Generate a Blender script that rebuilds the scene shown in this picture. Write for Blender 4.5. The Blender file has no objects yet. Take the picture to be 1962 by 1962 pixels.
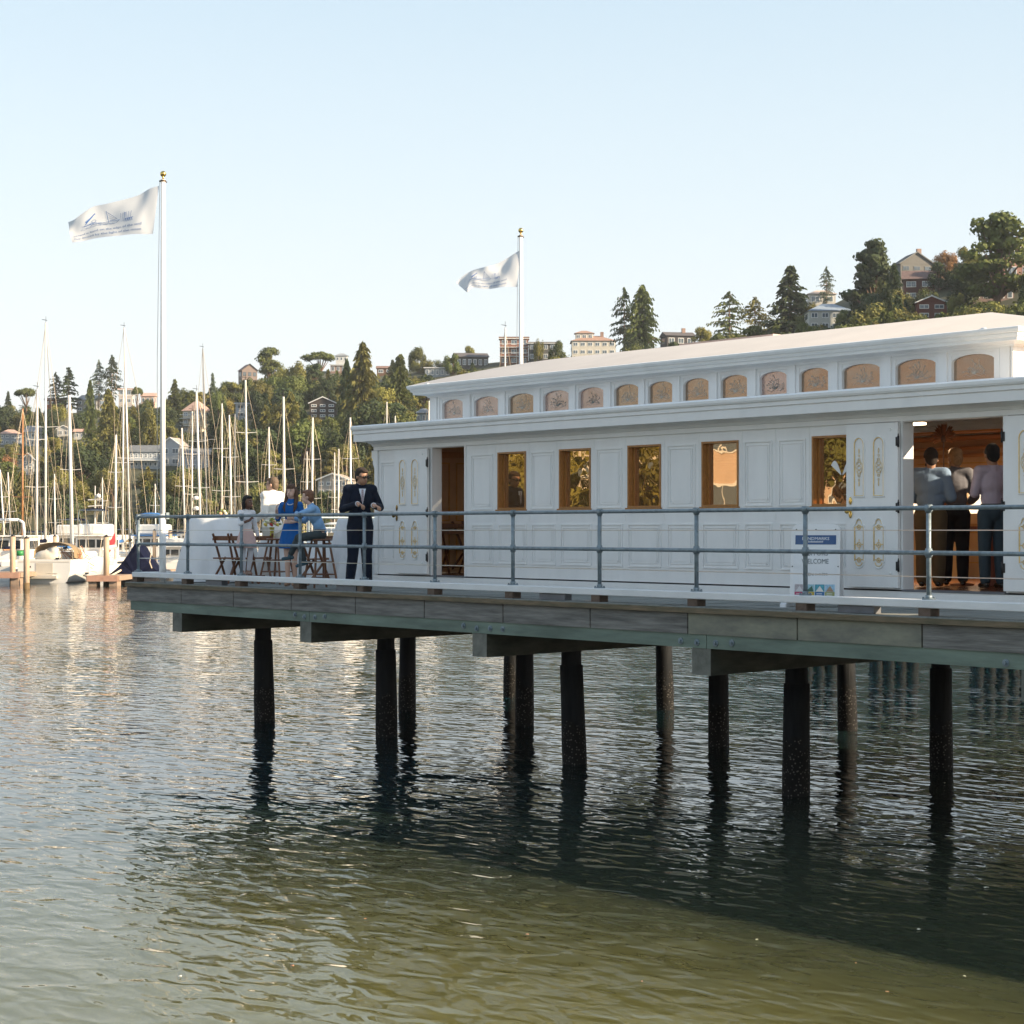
import bpy, bmesh, math, random
from mathutils import Vector, Matrix, Euler, noise
rnd = random.Random(7)
sc = bpy.context.scene
COL = sc.collection
# ------------------------------------------------------------------ camera
F = 3780.0; W0 = 1962.0; EYE = 3.46
VX, VZ = 2994.0, 3780.0
_n = math.hypot(VX, VZ); SA, CA = VX/_n, VZ/_n
PITCH = math.atan((1016-981)/F)
cam = bpy.data.cameras.new('camera'); camo = bpy.data.objects.new('camera', cam); COL.objects.link(camo)
cam.lens = F/W0*36; cam.sensor_width = 36; cam.clip_start = 0.5; cam.clip_end = 20000
camo.location = (0, 0, EYE)
camo.rotation_euler = (math.pi/2+PITCH, 0, math.atan2(CA, SA))
sc.camera = camo
# ------------------------------------------------------------------ light
SUN_AZ = math.radians(31)      # from +x towards +y
SUN_EL = math.radians(24)
w = bpy.data.worlds.new('World'); sc.world = w; w.use_nodes = True
nt = w.node_tree; bg = nt.nodes['Background']
sky = nt.nodes.new('ShaderNodeTexSky'); sky.sky_type = 'NISHITA'; sky.sun_disc = False
sky.sun_elevation = SUN_EL; sky.sun_rotation = math.pi/2-SUN_AZ
sky.air_density = 1.0; sky.dust_density = 3.0; sky.ozone_density = 1.5; sky.altitude = 0
hsv = nt.nodes.new('ShaderNodeHueSaturation'); hsv.inputs['Saturation'].default_value = 0.56
tint = nt.nodes.new('ShaderNodeMix'); tint.data_type = 'RGBA'; tint.blend_type = 'MULTIPLY'; tint.inputs[0].default_value = 1; tint.inputs[7].default_value = (0.985, 1.0, 0.965, 1)
nt.links.new(sky.outputs[0], hsv.inputs['Color']); nt.links.new(hsv.outputs[0], tint.inputs[6]); 
# pale, milky evening sky: creamy towards the horizon, pale blue above
wtc = nt.nodes.new('ShaderNodeTexCoord'); wsp = nt.nodes.new('ShaderNodeSeparateXYZ'); nt.links.new(wtc.outputs['Generated'], wsp.inputs[0])
wr = nt.nodes.new('ShaderNodeValToRGB'); nt.links.new(wsp.outputs['Z'], wr.inputs[0]); els = wr.color_ramp.elements
els[0].position = 0.0; els[0].color = (.985, .97, .93, 1); els[1].position = 1.0; els[1].color = (.32, .45, .64, 1)
for p_, c_ in ((.08, (.90, .945, .955)), (.17, (.73, .84, .905)), (.27, (.57, .73, .85)), (.45, (.47, .63, .79))):
    e_ = els.new(p_); e_.color = (*c_, 1)
wm = nt.nodes.new('ShaderNodeMix'); wm.data_type = 'RGBA'; wm.blend_type = 'MULTIPLY'; wm.inputs[0].default_value = 1; nt.links.new(wr.outputs[0], wm.inputs[6]); wm.inputs[7].default_value = (3.1, 3.1, 3.1, 1)
wx = nt.nodes.new('ShaderNodeMix'); wx.data_type = 'RGBA'; wx.inputs[0].default_value = .8; nt.links.new(tint.outputs[2], wx.inputs[6]); nt.links.new(wm.outputs[2], wx.inputs[7]); nt.links.new(wx.outputs[2], bg.inputs[0]); bg.inputs[1].default_value = 0.15
sd = bpy.data.lights.new('sun', 'SUN'); sd.energy = 4.8; sd.angle = math.radians(0.6); sd.color = (1.0, 0.80, 0.56)
so = bpy.data.objects.new('sun', sd); COL.objects.link(so)
dv = Vector((math.cos(SUN_AZ)*math.cos(SUN_EL), math.sin(SUN_AZ)*math.cos(SUN_EL), math.sin(SUN_EL)))
so.rotation_euler = dv.to_track_quat('Z', 'Y').to_euler()
so.location = (40, 20, 40)
sc.view_settings.view_transform = 'Standard'; sc.view_settings.look = 'None'
sc.view_settings.exposure = 1.20; sc.view_settings.gamma = 1
sc.render.engine = 'CYCLES'
try:
    sc.cycles.max_bounces = 8; sc.cycles.transparent_max_bounces = 12
except Exception: pass
# ------------------------------------------------------------------ camera geometry helpers: pixel of the photo -> place in the world
def ray(px, py):
    X = (px-981)/F; Y = -(py-981)/F; c, s = math.cos(PITCH), math.sin(PITCH)
    Z = c-Y*s; Y2 = s+Y*c
    return Vector((SA*X-CA*Z, CA*X+SA*Z, Y2)), Z
def ony(px, py, y):
    r, _ = ray(px, py); t = y/r.y; return Vector((r.x*t, y, EYE+r.z*t))
def onz(px, py, z):
    r, _ = ray(px, py); t = (z-EYE)/r.z; return Vector((r.x*t, r.y*t, z))
def atz(px, py, Z):
    r, zz = ray(px, py); t = Z/zz; return Vector((r.x*t, r.y*t, EYE+r.z*t))
def flat(px, Z, z=0.0):
    p = atz(px, 1016, Z); return Vector((p.x, p.y, z))
def row(p):   # photo row of a point
    X = SA*p[0]+CA*p[1]; Z = -CA*p[0]+SA*p[1]; Y = p[2]-EYE
    Zc = Z*math.cos(PITCH)+Y*math.sin(PITCH); Yc = -Z*math.sin(PITCH)+Y*math.cos(PITCH)
    return 981-F*Yc/Zc
RIGHT = Vector((SA, CA, 0)); FWD = Vector((-CA, SA, 0))
FACE = math.atan2(CA, SA)      # rotation about z that turns local -Y towards the camera
# ------------------------------------------------------------------ materials
MATS = {}
def mat(name, col, rough=0.6, metal=0.0, var=0.12, scale=3.0, bump=0.0, bscale=20.0, col2=None, spec=0.5, rndv=0.0, emit=None, stretch=None):
    if name in MATS: return MATS[name]
    m = bpy.data.materials.new(name); m.use_nodes = True; t = m.node_tree; b = t.nodes['Principled BSDF']
    b.inputs['Roughness'].default_value = rough; b.inputs['Metallic'].default_value = metal
    b.inputs['Specular IOR Level'].default_value = spec
    tc = t.nodes.new('ShaderNodeTexCoord'); src = tc.outputs['Object']
    if stretch:
        mp = t.nodes.new('ShaderNodeMapping'); mp.inputs['Scale'].default_value = stretch
        t.links.new(src, mp.inputs[0]); src = mp.outputs[0]
    nz = t.nodes.new('ShaderNodeTexNoise'); nz.inputs['Scale'].default_value = scale; nz.inputs['Detail'].default_value = 6
    nz.inputs['Roughness'].default_value = 0.6
    t.links.new(src, nz.inputs['Vector'])
    rp = t.nodes.new('ShaderNodeValToRGB'); rp.color_ramp.elements[0].position = 0.3; rp.color_ramp.elements[1].position = 0.7
    c2 = col2 if col2 else tuple(min(1, c*(1+var)) for c in col)
    c1 = col if col2 else tuple(c*(1-var) for c in col)
    rp.color_ramp.elements[0].color = (*c1, 1); rp.color_ramp.elements[1].color = (*c2, 1)
    t.links.new(nz.outputs['Fac'], rp.inputs[0]); out = rp.outputs[0]
    if rndv:
        oi = t.nodes.new('ShaderNodeObjectInfo'); hs = t.nodes.new('ShaderNodeHueSaturation')
        mr = t.nodes.new('ShaderNodeMapRange'); mr.inputs[3].default_value = 1-rndv; mr.inputs[4].default_value = 1+rndv
        mh = t.nodes.new('ShaderNodeMapRange'); mh.inputs[3].default_value = 0.5-rndv*0.05; mh.inputs[4].default_value = 0.5+rndv*0.05
        t.links.new(oi.outputs['Random'], mr.inputs[0]); t.links.new(oi.outputs['Random'], mh.inputs[0])
        t.links.new(mr.outputs[0], hs.inputs['Value']); t.links.new(mh.outputs[0], hs.inputs['Hue'])
        t.links.new(out, hs.inputs['Color']); out = hs.outputs[0]
    t.links.new(out, b.inputs['Base Color'])
    if bump:
        bn = t.nodes.new('ShaderNodeTexNoise'); bn.inputs['Scale'].default_value = bscale; bn.inputs['Detail'].default_value = 4
        t.links.new(src, bn.inputs['Vector'])
        bp = t.nodes.new('ShaderNodeBump'); bp.inputs['Strength'].default_value = bump; bp.inputs['Distance'].default_value = 0.02
        t.links.new(bn.outputs['Fac'], bp.inputs['Height']); t.links.new(bp.outputs[0], b.inputs['Normal'])
    MATS[name] = m; return m
# ------------------------------------------------------------------ object helpers
def link(o, parent=None):
    COL.objects.link(o)
    if parent is not None: o.parent = parent
    return o
def tag(o, label=None, cat=None, group=None, kind=None):
    if label: o['label'] = label
    if cat: o['category'] = cat
    if group: o['group'] = group
    if kind: o['kind'] = kind
    return o
def empty(name, loc, rz=0, label=None, cat=None, group=None):
    o = bpy.data.objects.new(name, None); o.location = loc; o.rotation_euler = (0, 0, rz); o.empty_display_size = 0.2
    link(o); return tag(o, label, cat, group)
def copy_tree(o, parent=None):
    c = o.copy(); COL.objects.link(c); c.parent = parent
    for ch in o.children: copy_tree(ch, c)
    return c
class MB:
    """collects geometry, builds ONE mesh object"""
    def __init__(s): s.v = []; s.f = []; s.m = []; s.mi = 0; s.sm = []; s.smooth = False
    def add(s, vs, fs):
        b = len(s.v); s.v += [tuple(v) for v in vs]
        for f in fs: s.f.append(tuple(b+i for i in f)); s.m.append(s.mi); s.sm.append(s.smooth)
        return s
    def box(s, x0, y0, z0, x1, y1, z1):
        if x0 > x1: x0, x1 = x1, x0
        if y0 > y1: y0, y1 = y1, y0
        if z0 > z1: z0, z1 = z1, z0
        return s.add([(x0,y0,z0),(x1,y0,z0),(x1,y1,z0),(x0,y1,z0),(x0,y0,z1),(x1,y0,z1),(x1,y1,z1),(x0,y1,z1)],
                     [(0,3,2,1),(4,5,6,7),(0,1,5,4),(1,2,6,5),(2,3,7,6),(3,0,4,7)])
    def bbox(s, x0, y0, z0, x1, y1, z1, b=0.01):
        """box with a chamfer on all vertical and horizontal edges"""
        if x0 > x1: x0, x1 = x1, x0
        if y0 > y1: y0, y1 = y1, y0
        if z0 > z1: z0, z1 = z1, z0
        bm = bmesh.new(); bmesh.ops.create_cube(bm, size=1)
        for v in bm.verts: v.co = ((x0+x1)/2+v.co.x*(x1-x0), (y0+y1)/2+v.co.y*(y1-y0), (z0+z1)/2+v.co.z*(z1-z0))
        bmesh.ops.bevel(bm, geom=list(bm.edges), offset=b, segments=1, affect='EDGES')
        s.bm(bm); return s
    def bm(s, bm, M=None):
        bm.verts.ensure_lookup_table(); bm.verts.index_update()
        s.add([(M @ v.co if M else v.co) for v in bm.verts], [[v.index for v in f.verts] for f in bm.faces]); bm.free(); return s
    def cyl(s, a, b, r, r2=None, n=8, caps=True):
        a = Vector(a); b = Vector(b); r2 = r if r2 is None else r2; d = b-a
        if d.length < 1e-6: return s
        q = d.to_track_quat('Z', 'Y'); vs = []
        for p, rr in ((a, r), (b, r2)):
            for i in range(n):
                t = 2*math.pi*i/n; vs.append(p+q @ Vector((rr*math.cos(t), rr*math.sin(t), 0)))
        fs = [(i, (i+1) % n, n+(i+1) % n, n+i) for i in range(n)]
        if caps: fs += [tuple(range(n-1, -1, -1)), tuple(range(n, 2*n))]
        o = s.smooth; s.smooth = n > 6; s.add(vs, fs); s.smooth = o
        if caps: s.sm[-1] = False; s.sm[-2] = False
        return s
    def tube(s, pts, r, n=6):
        for i in range(len(pts)-1): s.cyl(pts[i], pts[i+1], r if not isinstance(r, (list, tuple)) else r[i], None if not isinstance(r, (list, tuple)) else r[i+1], n, True)
        return s
    def lathe(s, prof, n=16, c=(0,0,0), sx=1, sy=1):
        vs = []; k = len(prof)
        for r, z in prof:
            for i in range(n):
                t = 2*math.pi*i/n; vs.append((c[0]+r*sx*math.cos(t), c[1]+r*sy*math.sin(t), c[2]+z))
        fs = [(j*n+i, j*n+(i+1) % n, (j+1)*n+(i+1) % n, (j+1)*n+i) for j in range(k-1) for i in range(n)]
        o = s.smooth; s.smooth = True; s.add(vs, fs); s.smooth = False
        s.add(vs[:n][::-1], [tuple(range(n))]); s.add(vs[-n:], [tuple(range(n))]); s.smooth = o; return s
    def ell(s, c, r, M=None, seg=12, rings=8):
        bm = bmesh.new(); bmesh.ops.create_uvsphere(bm, u_segments=seg, v_segments=rings, radius=1)
        T = Matrix.Translation(Vector(c)) @ (M.to_4x4() if M else Matrix.Identity(4)) @ Matrix.Diagonal((*r, 1))
        o = s.smooth; s.smooth = True; s.bm(bm, T); s.smooth = o; return s
    def prism(s, poly, y0, y1, ax='y'):
        """poly of (a,z) extruded along ax"""
        n = len(poly)
        f = (lambda a, z, y: (a, y, z)) if ax == 'y' else (lambda a, z, y: (y, a, z))
        vs = [f(a, z, y0) for a, z in poly]+[f(a, z, y1) for a, z in poly]
        fs = [tuple(range(n)), tuple(range(2*n-1, n-1, -1))]+[(i, (i+1) % n, n+(i+1) % n, n+i)[::-1] for i in range(n)]
        return s.add(vs, fs)
    def build(s, name, mats, parent=None, loc=None, fix=True):
        me = bpy.data.meshes.new(name); me.from_pydata(s.v, [], s.f)
        if not isinstance(mats, (list, tuple)): mats = [mats]
        for m in mats: me.materials.append(m)
        if len(mats) > 1: me.polygons.foreach_set('material_index', s.m)
        if any(s.sm): me.polygons.foreach_set('use_smooth', s.sm)
        if fix and len(s.f) < 20000:
            bm = bmesh.new(); bm.from_mesh(me); bmesh.ops.recalc_face_normals(bm, faces=bm.faces); bm.to_mesh(me); bm.free()
        me.update()
        o = bpy.data.objects.new(name, me); link(o, parent)
        if loc is not None: o.location = loc
        return o
def wall_holes(mb, x0, x1, z0, z1, y0, y1, holes):
    """wall slab between y0 and y1 with rectangular holes (hx0,hz0,hx1,hz1)"""
    xs = sorted({x0, x1}|{h[0] for h in holes}|{h[2] for h in holes}); zs = sorted({z0, z1}|{h[1] for h in holes}|{h[3] for h in holes})
    xs = [x for x in xs if x0 <= x <= x1]; zs = [z for z in zs if z0 <= z <= z1]
    def solid(i, j):
        if i < 0 or j < 0 or i >= len(xs)-1 or j >= len(zs)-1: return False
        cx = (xs[i]+xs[i+1])/2; cz = (zs[j]+zs[j+1])/2
        return not any(h[0] < cx < h[2] and h[1] < cz < h[3] for h in holes)
    for i in range(len(xs)-1):
        for j in range(len(zs)-1):
            if not solid(i, j): continue
            a, b, c, d = xs[i], xs[i+1], zs[j], zs[j+1]
            mb.add([(a,y0,c),(b,y0,c),(b,y0,d),(a,y0,d)], [(0,1,2,3)]); mb.add([(a,y1,c),(b,y1,c),(b,y1,d),(a,y1,d)], [(3,2,1,0)])
            if not solid(i-1, j): mb.add([(a,y0,c),(a,y1,c),(a,y1,d),(a,y0,d)], [(3,2,1,0)])
            if not solid(i+1, j): mb.add([(b,y0,c),(b,y1,c),(b,y1,d),(b,y0,d)], [(0,1,2,3)])
            if not solid(i, j-1): mb.add([(a,y0,c),(b,y0,c),(b,y1,c),(a,y1,c)], [(3,2,1,0)])
            if not solid(i, j+1): mb.add([(a,y0,d),(b,y0,d),(b,y1,d),(a,y1,d)], [(0,1,2,3)])
def rings(mb, x0, y0, x1, y1, prof, cap=True):
    """sweep a profile [(out, z)] round a rectangle"""
    vs = []
    for o, z in prof: vs += [(x0-o, y0-o, z), (x1+o, y0-o, z), (x1+o, y1+o, z), (x0-o, y1+o, z)]
    fs = []
    for j in range(len(prof)-1):
        for i in range(4): fs.append((j*4+i, j*4+(i+1) % 4, (j+1)*4+(i+1) % 4, (j+1)*4+i))
    if cap: fs += [(3,2,1,0), tuple(range(len(vs)-4, len(vs)))]
    mb.add(vs, fs)
def blob(name, prims, m, parent, voxel=0.012, smooth=2, sub=None):
    """closed primitives fused into one continuous smooth mesh (voxel remesh)"""
    mb = MB()
    for p in prims:
        if p[0] == 'c':
            _, a, b, ra, rb = p; a = Vector(a); b = Vector(b)
            mb.ell(a, (ra,)*3, None, 12, 8); mb.ell(b, (rb,)*3, None, 12, 8)
            if (b-a).length > 1e-4: mb.cyl(a, b, ra, rb, 12)
        elif p[0] == 'e': mb.ell(p[1], p[2], p[3] if len(p) > 3 else None, 16, 12)
        elif p[0] == 'l': mb.lathe(p[1], 24, p[2], p[3], p[4])
    me = bpy.data.meshes.new(name); me.from_pydata(mb.v, [], mb.f)
    bm = bmesh.new(); bm.from_mesh(me); bmesh.ops.recalc_face_normals(bm, faces=bm.faces); bm.to_mesh(me); bm.free()
    t = bpy.data.objects.new('tmp', me); COL.objects.link(t)
    r = t.modifiers.new('r', 'REMESH'); r.mode = 'VOXEL'; r.voxel_size = voxel
    if smooth:
        s = t.modifiers.new('s', 'SMOOTH'); s.iterations = smooth; s.factor = 0.5
    dg = bpy.context.evaluated_depsgraph_get(); ev = t.evaluated_get(dg)
    nm = bpy.data.meshes.new_from_object(ev); nm.name = name
    bpy.data.objects.remove(t)
    nm.materials.clear(); nm.materials.append(m)
    nm.polygons.foreach_set('use_smooth', [True]*len(nm.polygons))
    o = bpy.data.objects.new(name, nm); return link(o, parent)
def text_geo(s, size=1.0, align='LEFT', font_space=1.0):
    c = bpy.data.curves.new('txt', 'FONT'); c.body = s; c.size = size; c.align_x = align; c.resolution_u = 2; c.space_character = font_space
    o = bpy.data.objects.new('txt', c); COL.objects.link(o)
    dg = bpy.context.evaluated_depsgraph_get(); me = bpy.data.meshes.new_from_object(o.evaluated_get(dg))
    vs = [tuple(v.co) for v in me.vertices]; fs = [tuple(p.vertices) for p in me.polygons]
    bpy.data.objects.remove(o); return vs, fs
# ------------------------------------------------------------------ shared materials
WHITE = mat('white_paint', (0.80, 0.80, 0.79), 0.4, var=0.045, scale=1.6, bump=0.06, bscale=30, stretch=(2.2, 2.2, .7))
WHITE2 = mat('white_roof_membrane', (0.50, 0.465, 0.435), 0.75, var=0.06, scale=1.3, bump=0.05, bscale=8)
GOLD = mat('gold_leaf', (0.75, 0.55, 0.24), 0.4, 0.6, var=0.2, scale=20)
BRASS = mat('brass', (0.72, 0.5, 0.16), 0.22, 1.0, var=0.15, scale=12)
WOODW = mat('varnished_window_wood', (0.34, 0.15, 0.04), 0.3, var=0.35, scale=14, stretch=(6, 6, 1), bump=0.05)
BLACK = mat('black_iron', (0.02, 0.02, 0.022), 0.45, 0.3, var=0.3, scale=30)
GALV = mat('galvanised_pipe', (0.20, 0.25, 0.28), 0.5, 0.35, var=0.28, scale=14, bump=0.1, bscale=60)
CABLE = mat('steel_cable', (0.6, 0.6, 0.58), 0.3, 0.8, var=0.1)
# ================================================================== water, land
def make_water():
    m = bpy.data.materials.new('bay_water'); m.use_nodes = True; t = m.node_tree; N = t.nodes; L = t.links; b = N['Principled BSDF']
    b.inputs['Roughness'].default_value = 0.008; b.inputs['IOR'].default_value = 1.333; b.inputs['Subsurface Weight'].default_value = 1.0; b.inputs['Subsurface Radius'].default_value = (1, 1, .7); b.inputs['Subsurface Scale'].default_value = 0.35; b.inputs['Subsurface Anisotropy'].default_value = 0
    tc = N.new('ShaderNodeTexCoord')
    def nz(scale, detail, sc_=(1,1,1), rough=0.5, rot=0.0, dist=0.0):
        mp = N.new('ShaderNodeMapping'); mp.inputs['Scale'].default_value = sc_; mp.inputs['Rotation'].default_value = (0, 0, rot)
        n = N.new('ShaderNodeTexNoise'); n.inputs['Scale'].default_value = scale; n.inputs['Detail'].default_value = detail
        n.inputs['Roughness'].default_value = rough; n.inputs['Distortion'].default_value = dist
        L.new(tc.outputs['Object'], mp.inputs[0]); L.new(mp.outputs[0], n.inputs['Vector']); return n.outputs['Fac']
    # water colour: cloudy olive sediment plus painted-in sun and shade
    def ma(op, a, bb):
        x = N.new('ShaderNodeMath'); x.operation = op
        for i, s in enumerate((a, bb)):
            if isinstance(s, (int, float)): x.inputs[i].default_value = s
            else: L.new(s, x.inputs[i])
        return x.outputs[0]
    def mrange(v, a0, a1, b0, b1):
        m_ = N.new('ShaderNodeMapRange'); m_.interpolation_type = 'SMOOTHSTEP'
        for k, q in zip((1, 2, 3, 4), (a0, a1, b0, b1)): m_.inputs[k].default_value = q
        L.new(v, m_.inputs[0]); return m_.outputs[0]
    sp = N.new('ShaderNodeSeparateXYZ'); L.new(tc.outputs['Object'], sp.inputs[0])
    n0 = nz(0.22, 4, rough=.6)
    # olive mud shoals towards small y; pier shade is painted in as dark teal
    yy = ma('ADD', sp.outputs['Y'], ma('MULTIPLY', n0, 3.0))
    shoal_and_sun = mrange(yy, 9.5, 16.5, 1.0, 0.0); far = mrange(sp.outputs['X'], -34.0, -13.0, 0.0, 0.32); shoal_and_sun = ma('MAXIMUM', shoal_and_sun, far)  # large x painted paler for the sun patch under the pier
    leftf = mrange(sp.outputs['X'], -27.0, -9.0, 0.12, 1.0); shoal_and_sun = ma('MULTIPLY', shoal_and_sun, leftf)
    mixc = N.new('ShaderNodeMix'); mixc.data_type = 'RGBA'; L.new(shoal_and_sun, mixc.inputs[0]); mixc.inputs[6].default_value = (0.003, 0.017, 0.022, 1); mixc.inputs[7].default_value = (0.118, 0.112, 0.036, 1)
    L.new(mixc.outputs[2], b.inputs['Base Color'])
    rot = -FACE   # ripple crests run across the fetch, roughly square to the line of sight
    a = nz(1.6, 1.0, (0.5, 1.0, 1), 0.5, rot+0.12, 0.6)
    c = nz(4.2, 1.3, (0.5, 1.0, 1), 0.5, rot-0.18, 0.5)
    d = nz(0.42, 2, (0.6, 1, 1), 0.5, rot+0.5, 0.3)
    fine = nz(9.0, 1.5, (0.5, 1.0, 1), 0.5, rot)
    patch = nz(0.05, 2)
    pr = N.new('ShaderNodeMapRange'); pr.inputs[1].default_value = 0.38; pr.inputs[2].default_value = 0.62; pr.inputs[3].default_value = 0.65; pr.inputs[4].default_value = 1.2
    L.new(patch, pr.inputs[0])
    h = ma('ADD', ma('MULTIPLY', a, 0.020), ma('MULTIPLY', c, 0.020)); h = ma('ADD', h, ma('MULTIPLY', fine, 0.0022)); h = ma('MULTIPLY', h, pr.outputs[0]); h = ma('ADD', h, ma('MULTIPLY', d, 0.045))
    bp = N.new('ShaderNodeBump'); bp.inputs['Strength'].default_value = 1.0; bp.inputs['Distance'].default_value = WAVE
    L.new(h, bp.inputs['Height']); L.new(bp.outputs[0], b.inputs['Normal'])
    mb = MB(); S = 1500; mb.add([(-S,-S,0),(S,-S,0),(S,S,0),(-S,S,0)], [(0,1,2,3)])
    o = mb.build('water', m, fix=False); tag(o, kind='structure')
WAVE = 1.0
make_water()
# ---- hill profile: photo row of the bare ridge, ridge distance, shore distance, all as functions of photo column
def interp(x, pts):
    if x <= pts[0][0]: return pts[0][1]
    for (a, va), (b, vb) in zip(pts, pts[1:]):
        if x <= b: return va+(vb-va)*(x-a)/(b-a)
    return pts[-1][1]
def ridge_row(px): return interp(px, [(-1500, 850), (-300, 800), (0, 796), (200, 782), (400, 768), (480, 738), (600, 712), (700, 722), (800, 708), (1000, 694), (1150, 682), (1300, 664), (1400, 652), (1550, 600), (1700, 540), (1800, 508), (1962, 490), (2300, 450), (3200, 480)])
def ridge_Z(px): return interp(px, [(-1500, 700), (0, 640), (600, 610), (1000, 560), (1400, 500), (1700, 430), (1962, 400), (3200, 330)])
def shore_Z(px): return interp(px, [(-1500, 380), (0, 320), (600, 300), (1400, 240), (1962, 190), (3200, 120)])
def hill_z(px, Z):
    zr, zs = ridge_Z(px), shore_Z(px); hr = (1016-ridge_row(px))/F*zr+EYE
    u = (Z-zs)/(zr-zs)
    if u < 0: h = -1.5
    elif u <= 1: h = -1.5+(hr+1.5)*(0.12*min(1, u*8)+0.88*u**1.12)
    else: h = hr-(u-1)*(zr-zs)*0.25
    return h+(1.6*noise.noise(Vector((px*0.01, Z*0.02, 0))) if u > 0.05 else 0)
def ground_at(px, py):
    """point on the hillside seen at a photo pixel (clamped to the ridge)"""
    zs, zr = shore_Z(px), ridge_Z(px); Z = zs
    while Z < zr:
        p = flat(px, Z, hill_z(px, Z))
        if row(p) <= py: return p, Z
        Z += 2.0
    return flat(px, zr, hill_z(px, zr)), zr
def make_hill():
    mb = MB(); cols = list(range(-1500, 3201, 50)); us = [-0.06, -0.01, 0.0, 0.02, 0.06]+[0.1+0.06*i for i in range(16)]+[1.08, 1.3, 1.8, 2.6]
    vs = []
    for px in cols:
        zr, zs = ridge_Z(px), shore_Z(px)
        for u in us:
            Z = zs+u*(zr-zs); h = hill_z(px, Z) if u > 0 else -2
            vs.append(flat(px, Z, h))
    n = len(us); fs = [(i*n+j, (i+1)*n+j, (i+1)*n+j+1, i*n+j+1) for i in range(len(cols)-1) for j in range(n-1)]
    mb.smooth = True; mb.add(vs, fs)
    g = mat('hill_ground', (0.030, 0.038, 0.014), 0.95, col2=(0.075, 0.07, 0.03), scale=0.06, bump=0.6, bscale=0.5)
    tag(mb.build('hillside', g), kind='structure')
make_hill()
# ================================================================== pier
DZ = 2.52; YF = 16.85; XL = -32.55; XR = 8.0; YB = 26.2
deckw = mat('weathered_deck_boards', (0.16, 0.17, 0.155), 0.8, col2=(0.27, 0.28, 0.26), scale=1.2, stretch=(8, 0.6, 8), bump=0.3, bscale=12)
fasc = mat('grey_weathered_fascia', (0.095, 0.092, 0.085), 0.8, col2=(0.25, 0.245, 0.225), scale=4.5, stretch=(0.35, 1, 4), bump=0.5, bscale=14)
fasc2 = mat('lichen_stained_fascia', (0.12, 0.12, 0.11), 0.8, col2=(0.27, 0.27, 0.20), scale=2.6, stretch=(0.7, 1, 2), bump=0.25, bscale=14)
green = mat('green_treated_timber', (0.10, 0.135, 0.11), 0.7, col2=(0.20, 0.265, 0.215), scale=1.8, stretch=(0.5, 1, 3), bump=0.2, bscale=16)
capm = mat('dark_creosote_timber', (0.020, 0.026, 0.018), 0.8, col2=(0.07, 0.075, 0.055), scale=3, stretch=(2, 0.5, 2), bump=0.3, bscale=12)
endg = mat('weathered_end_grain', (0.10, 0.105, 0.085), 0.85, col2=(0.22, 0.22, 0.19), scale=5, bump=0.3, bscale=25)
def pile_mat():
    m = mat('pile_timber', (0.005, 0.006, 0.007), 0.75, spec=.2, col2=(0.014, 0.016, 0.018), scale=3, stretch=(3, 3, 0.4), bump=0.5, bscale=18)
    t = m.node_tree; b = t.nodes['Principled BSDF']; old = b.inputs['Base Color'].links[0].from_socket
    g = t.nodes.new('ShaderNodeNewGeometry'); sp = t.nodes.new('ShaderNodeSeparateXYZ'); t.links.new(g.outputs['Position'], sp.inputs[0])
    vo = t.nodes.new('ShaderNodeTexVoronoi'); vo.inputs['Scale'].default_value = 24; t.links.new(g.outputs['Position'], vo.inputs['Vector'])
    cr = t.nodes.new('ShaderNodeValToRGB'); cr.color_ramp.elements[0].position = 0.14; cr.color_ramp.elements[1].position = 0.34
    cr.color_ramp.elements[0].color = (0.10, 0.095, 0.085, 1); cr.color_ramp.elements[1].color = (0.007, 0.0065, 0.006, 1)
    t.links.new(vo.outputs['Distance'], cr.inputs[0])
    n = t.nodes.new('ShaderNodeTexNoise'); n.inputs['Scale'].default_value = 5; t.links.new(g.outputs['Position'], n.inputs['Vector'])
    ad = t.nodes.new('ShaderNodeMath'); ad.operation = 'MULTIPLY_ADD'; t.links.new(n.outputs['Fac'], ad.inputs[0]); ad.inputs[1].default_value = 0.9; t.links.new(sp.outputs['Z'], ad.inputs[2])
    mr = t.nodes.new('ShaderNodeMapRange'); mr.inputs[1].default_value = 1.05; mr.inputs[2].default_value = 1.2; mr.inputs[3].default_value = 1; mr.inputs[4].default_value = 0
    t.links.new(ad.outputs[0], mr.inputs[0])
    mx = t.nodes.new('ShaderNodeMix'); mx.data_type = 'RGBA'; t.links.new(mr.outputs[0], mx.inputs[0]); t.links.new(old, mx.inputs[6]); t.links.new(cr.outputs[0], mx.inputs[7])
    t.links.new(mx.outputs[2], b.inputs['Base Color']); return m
PILE = pile_mat()
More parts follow.
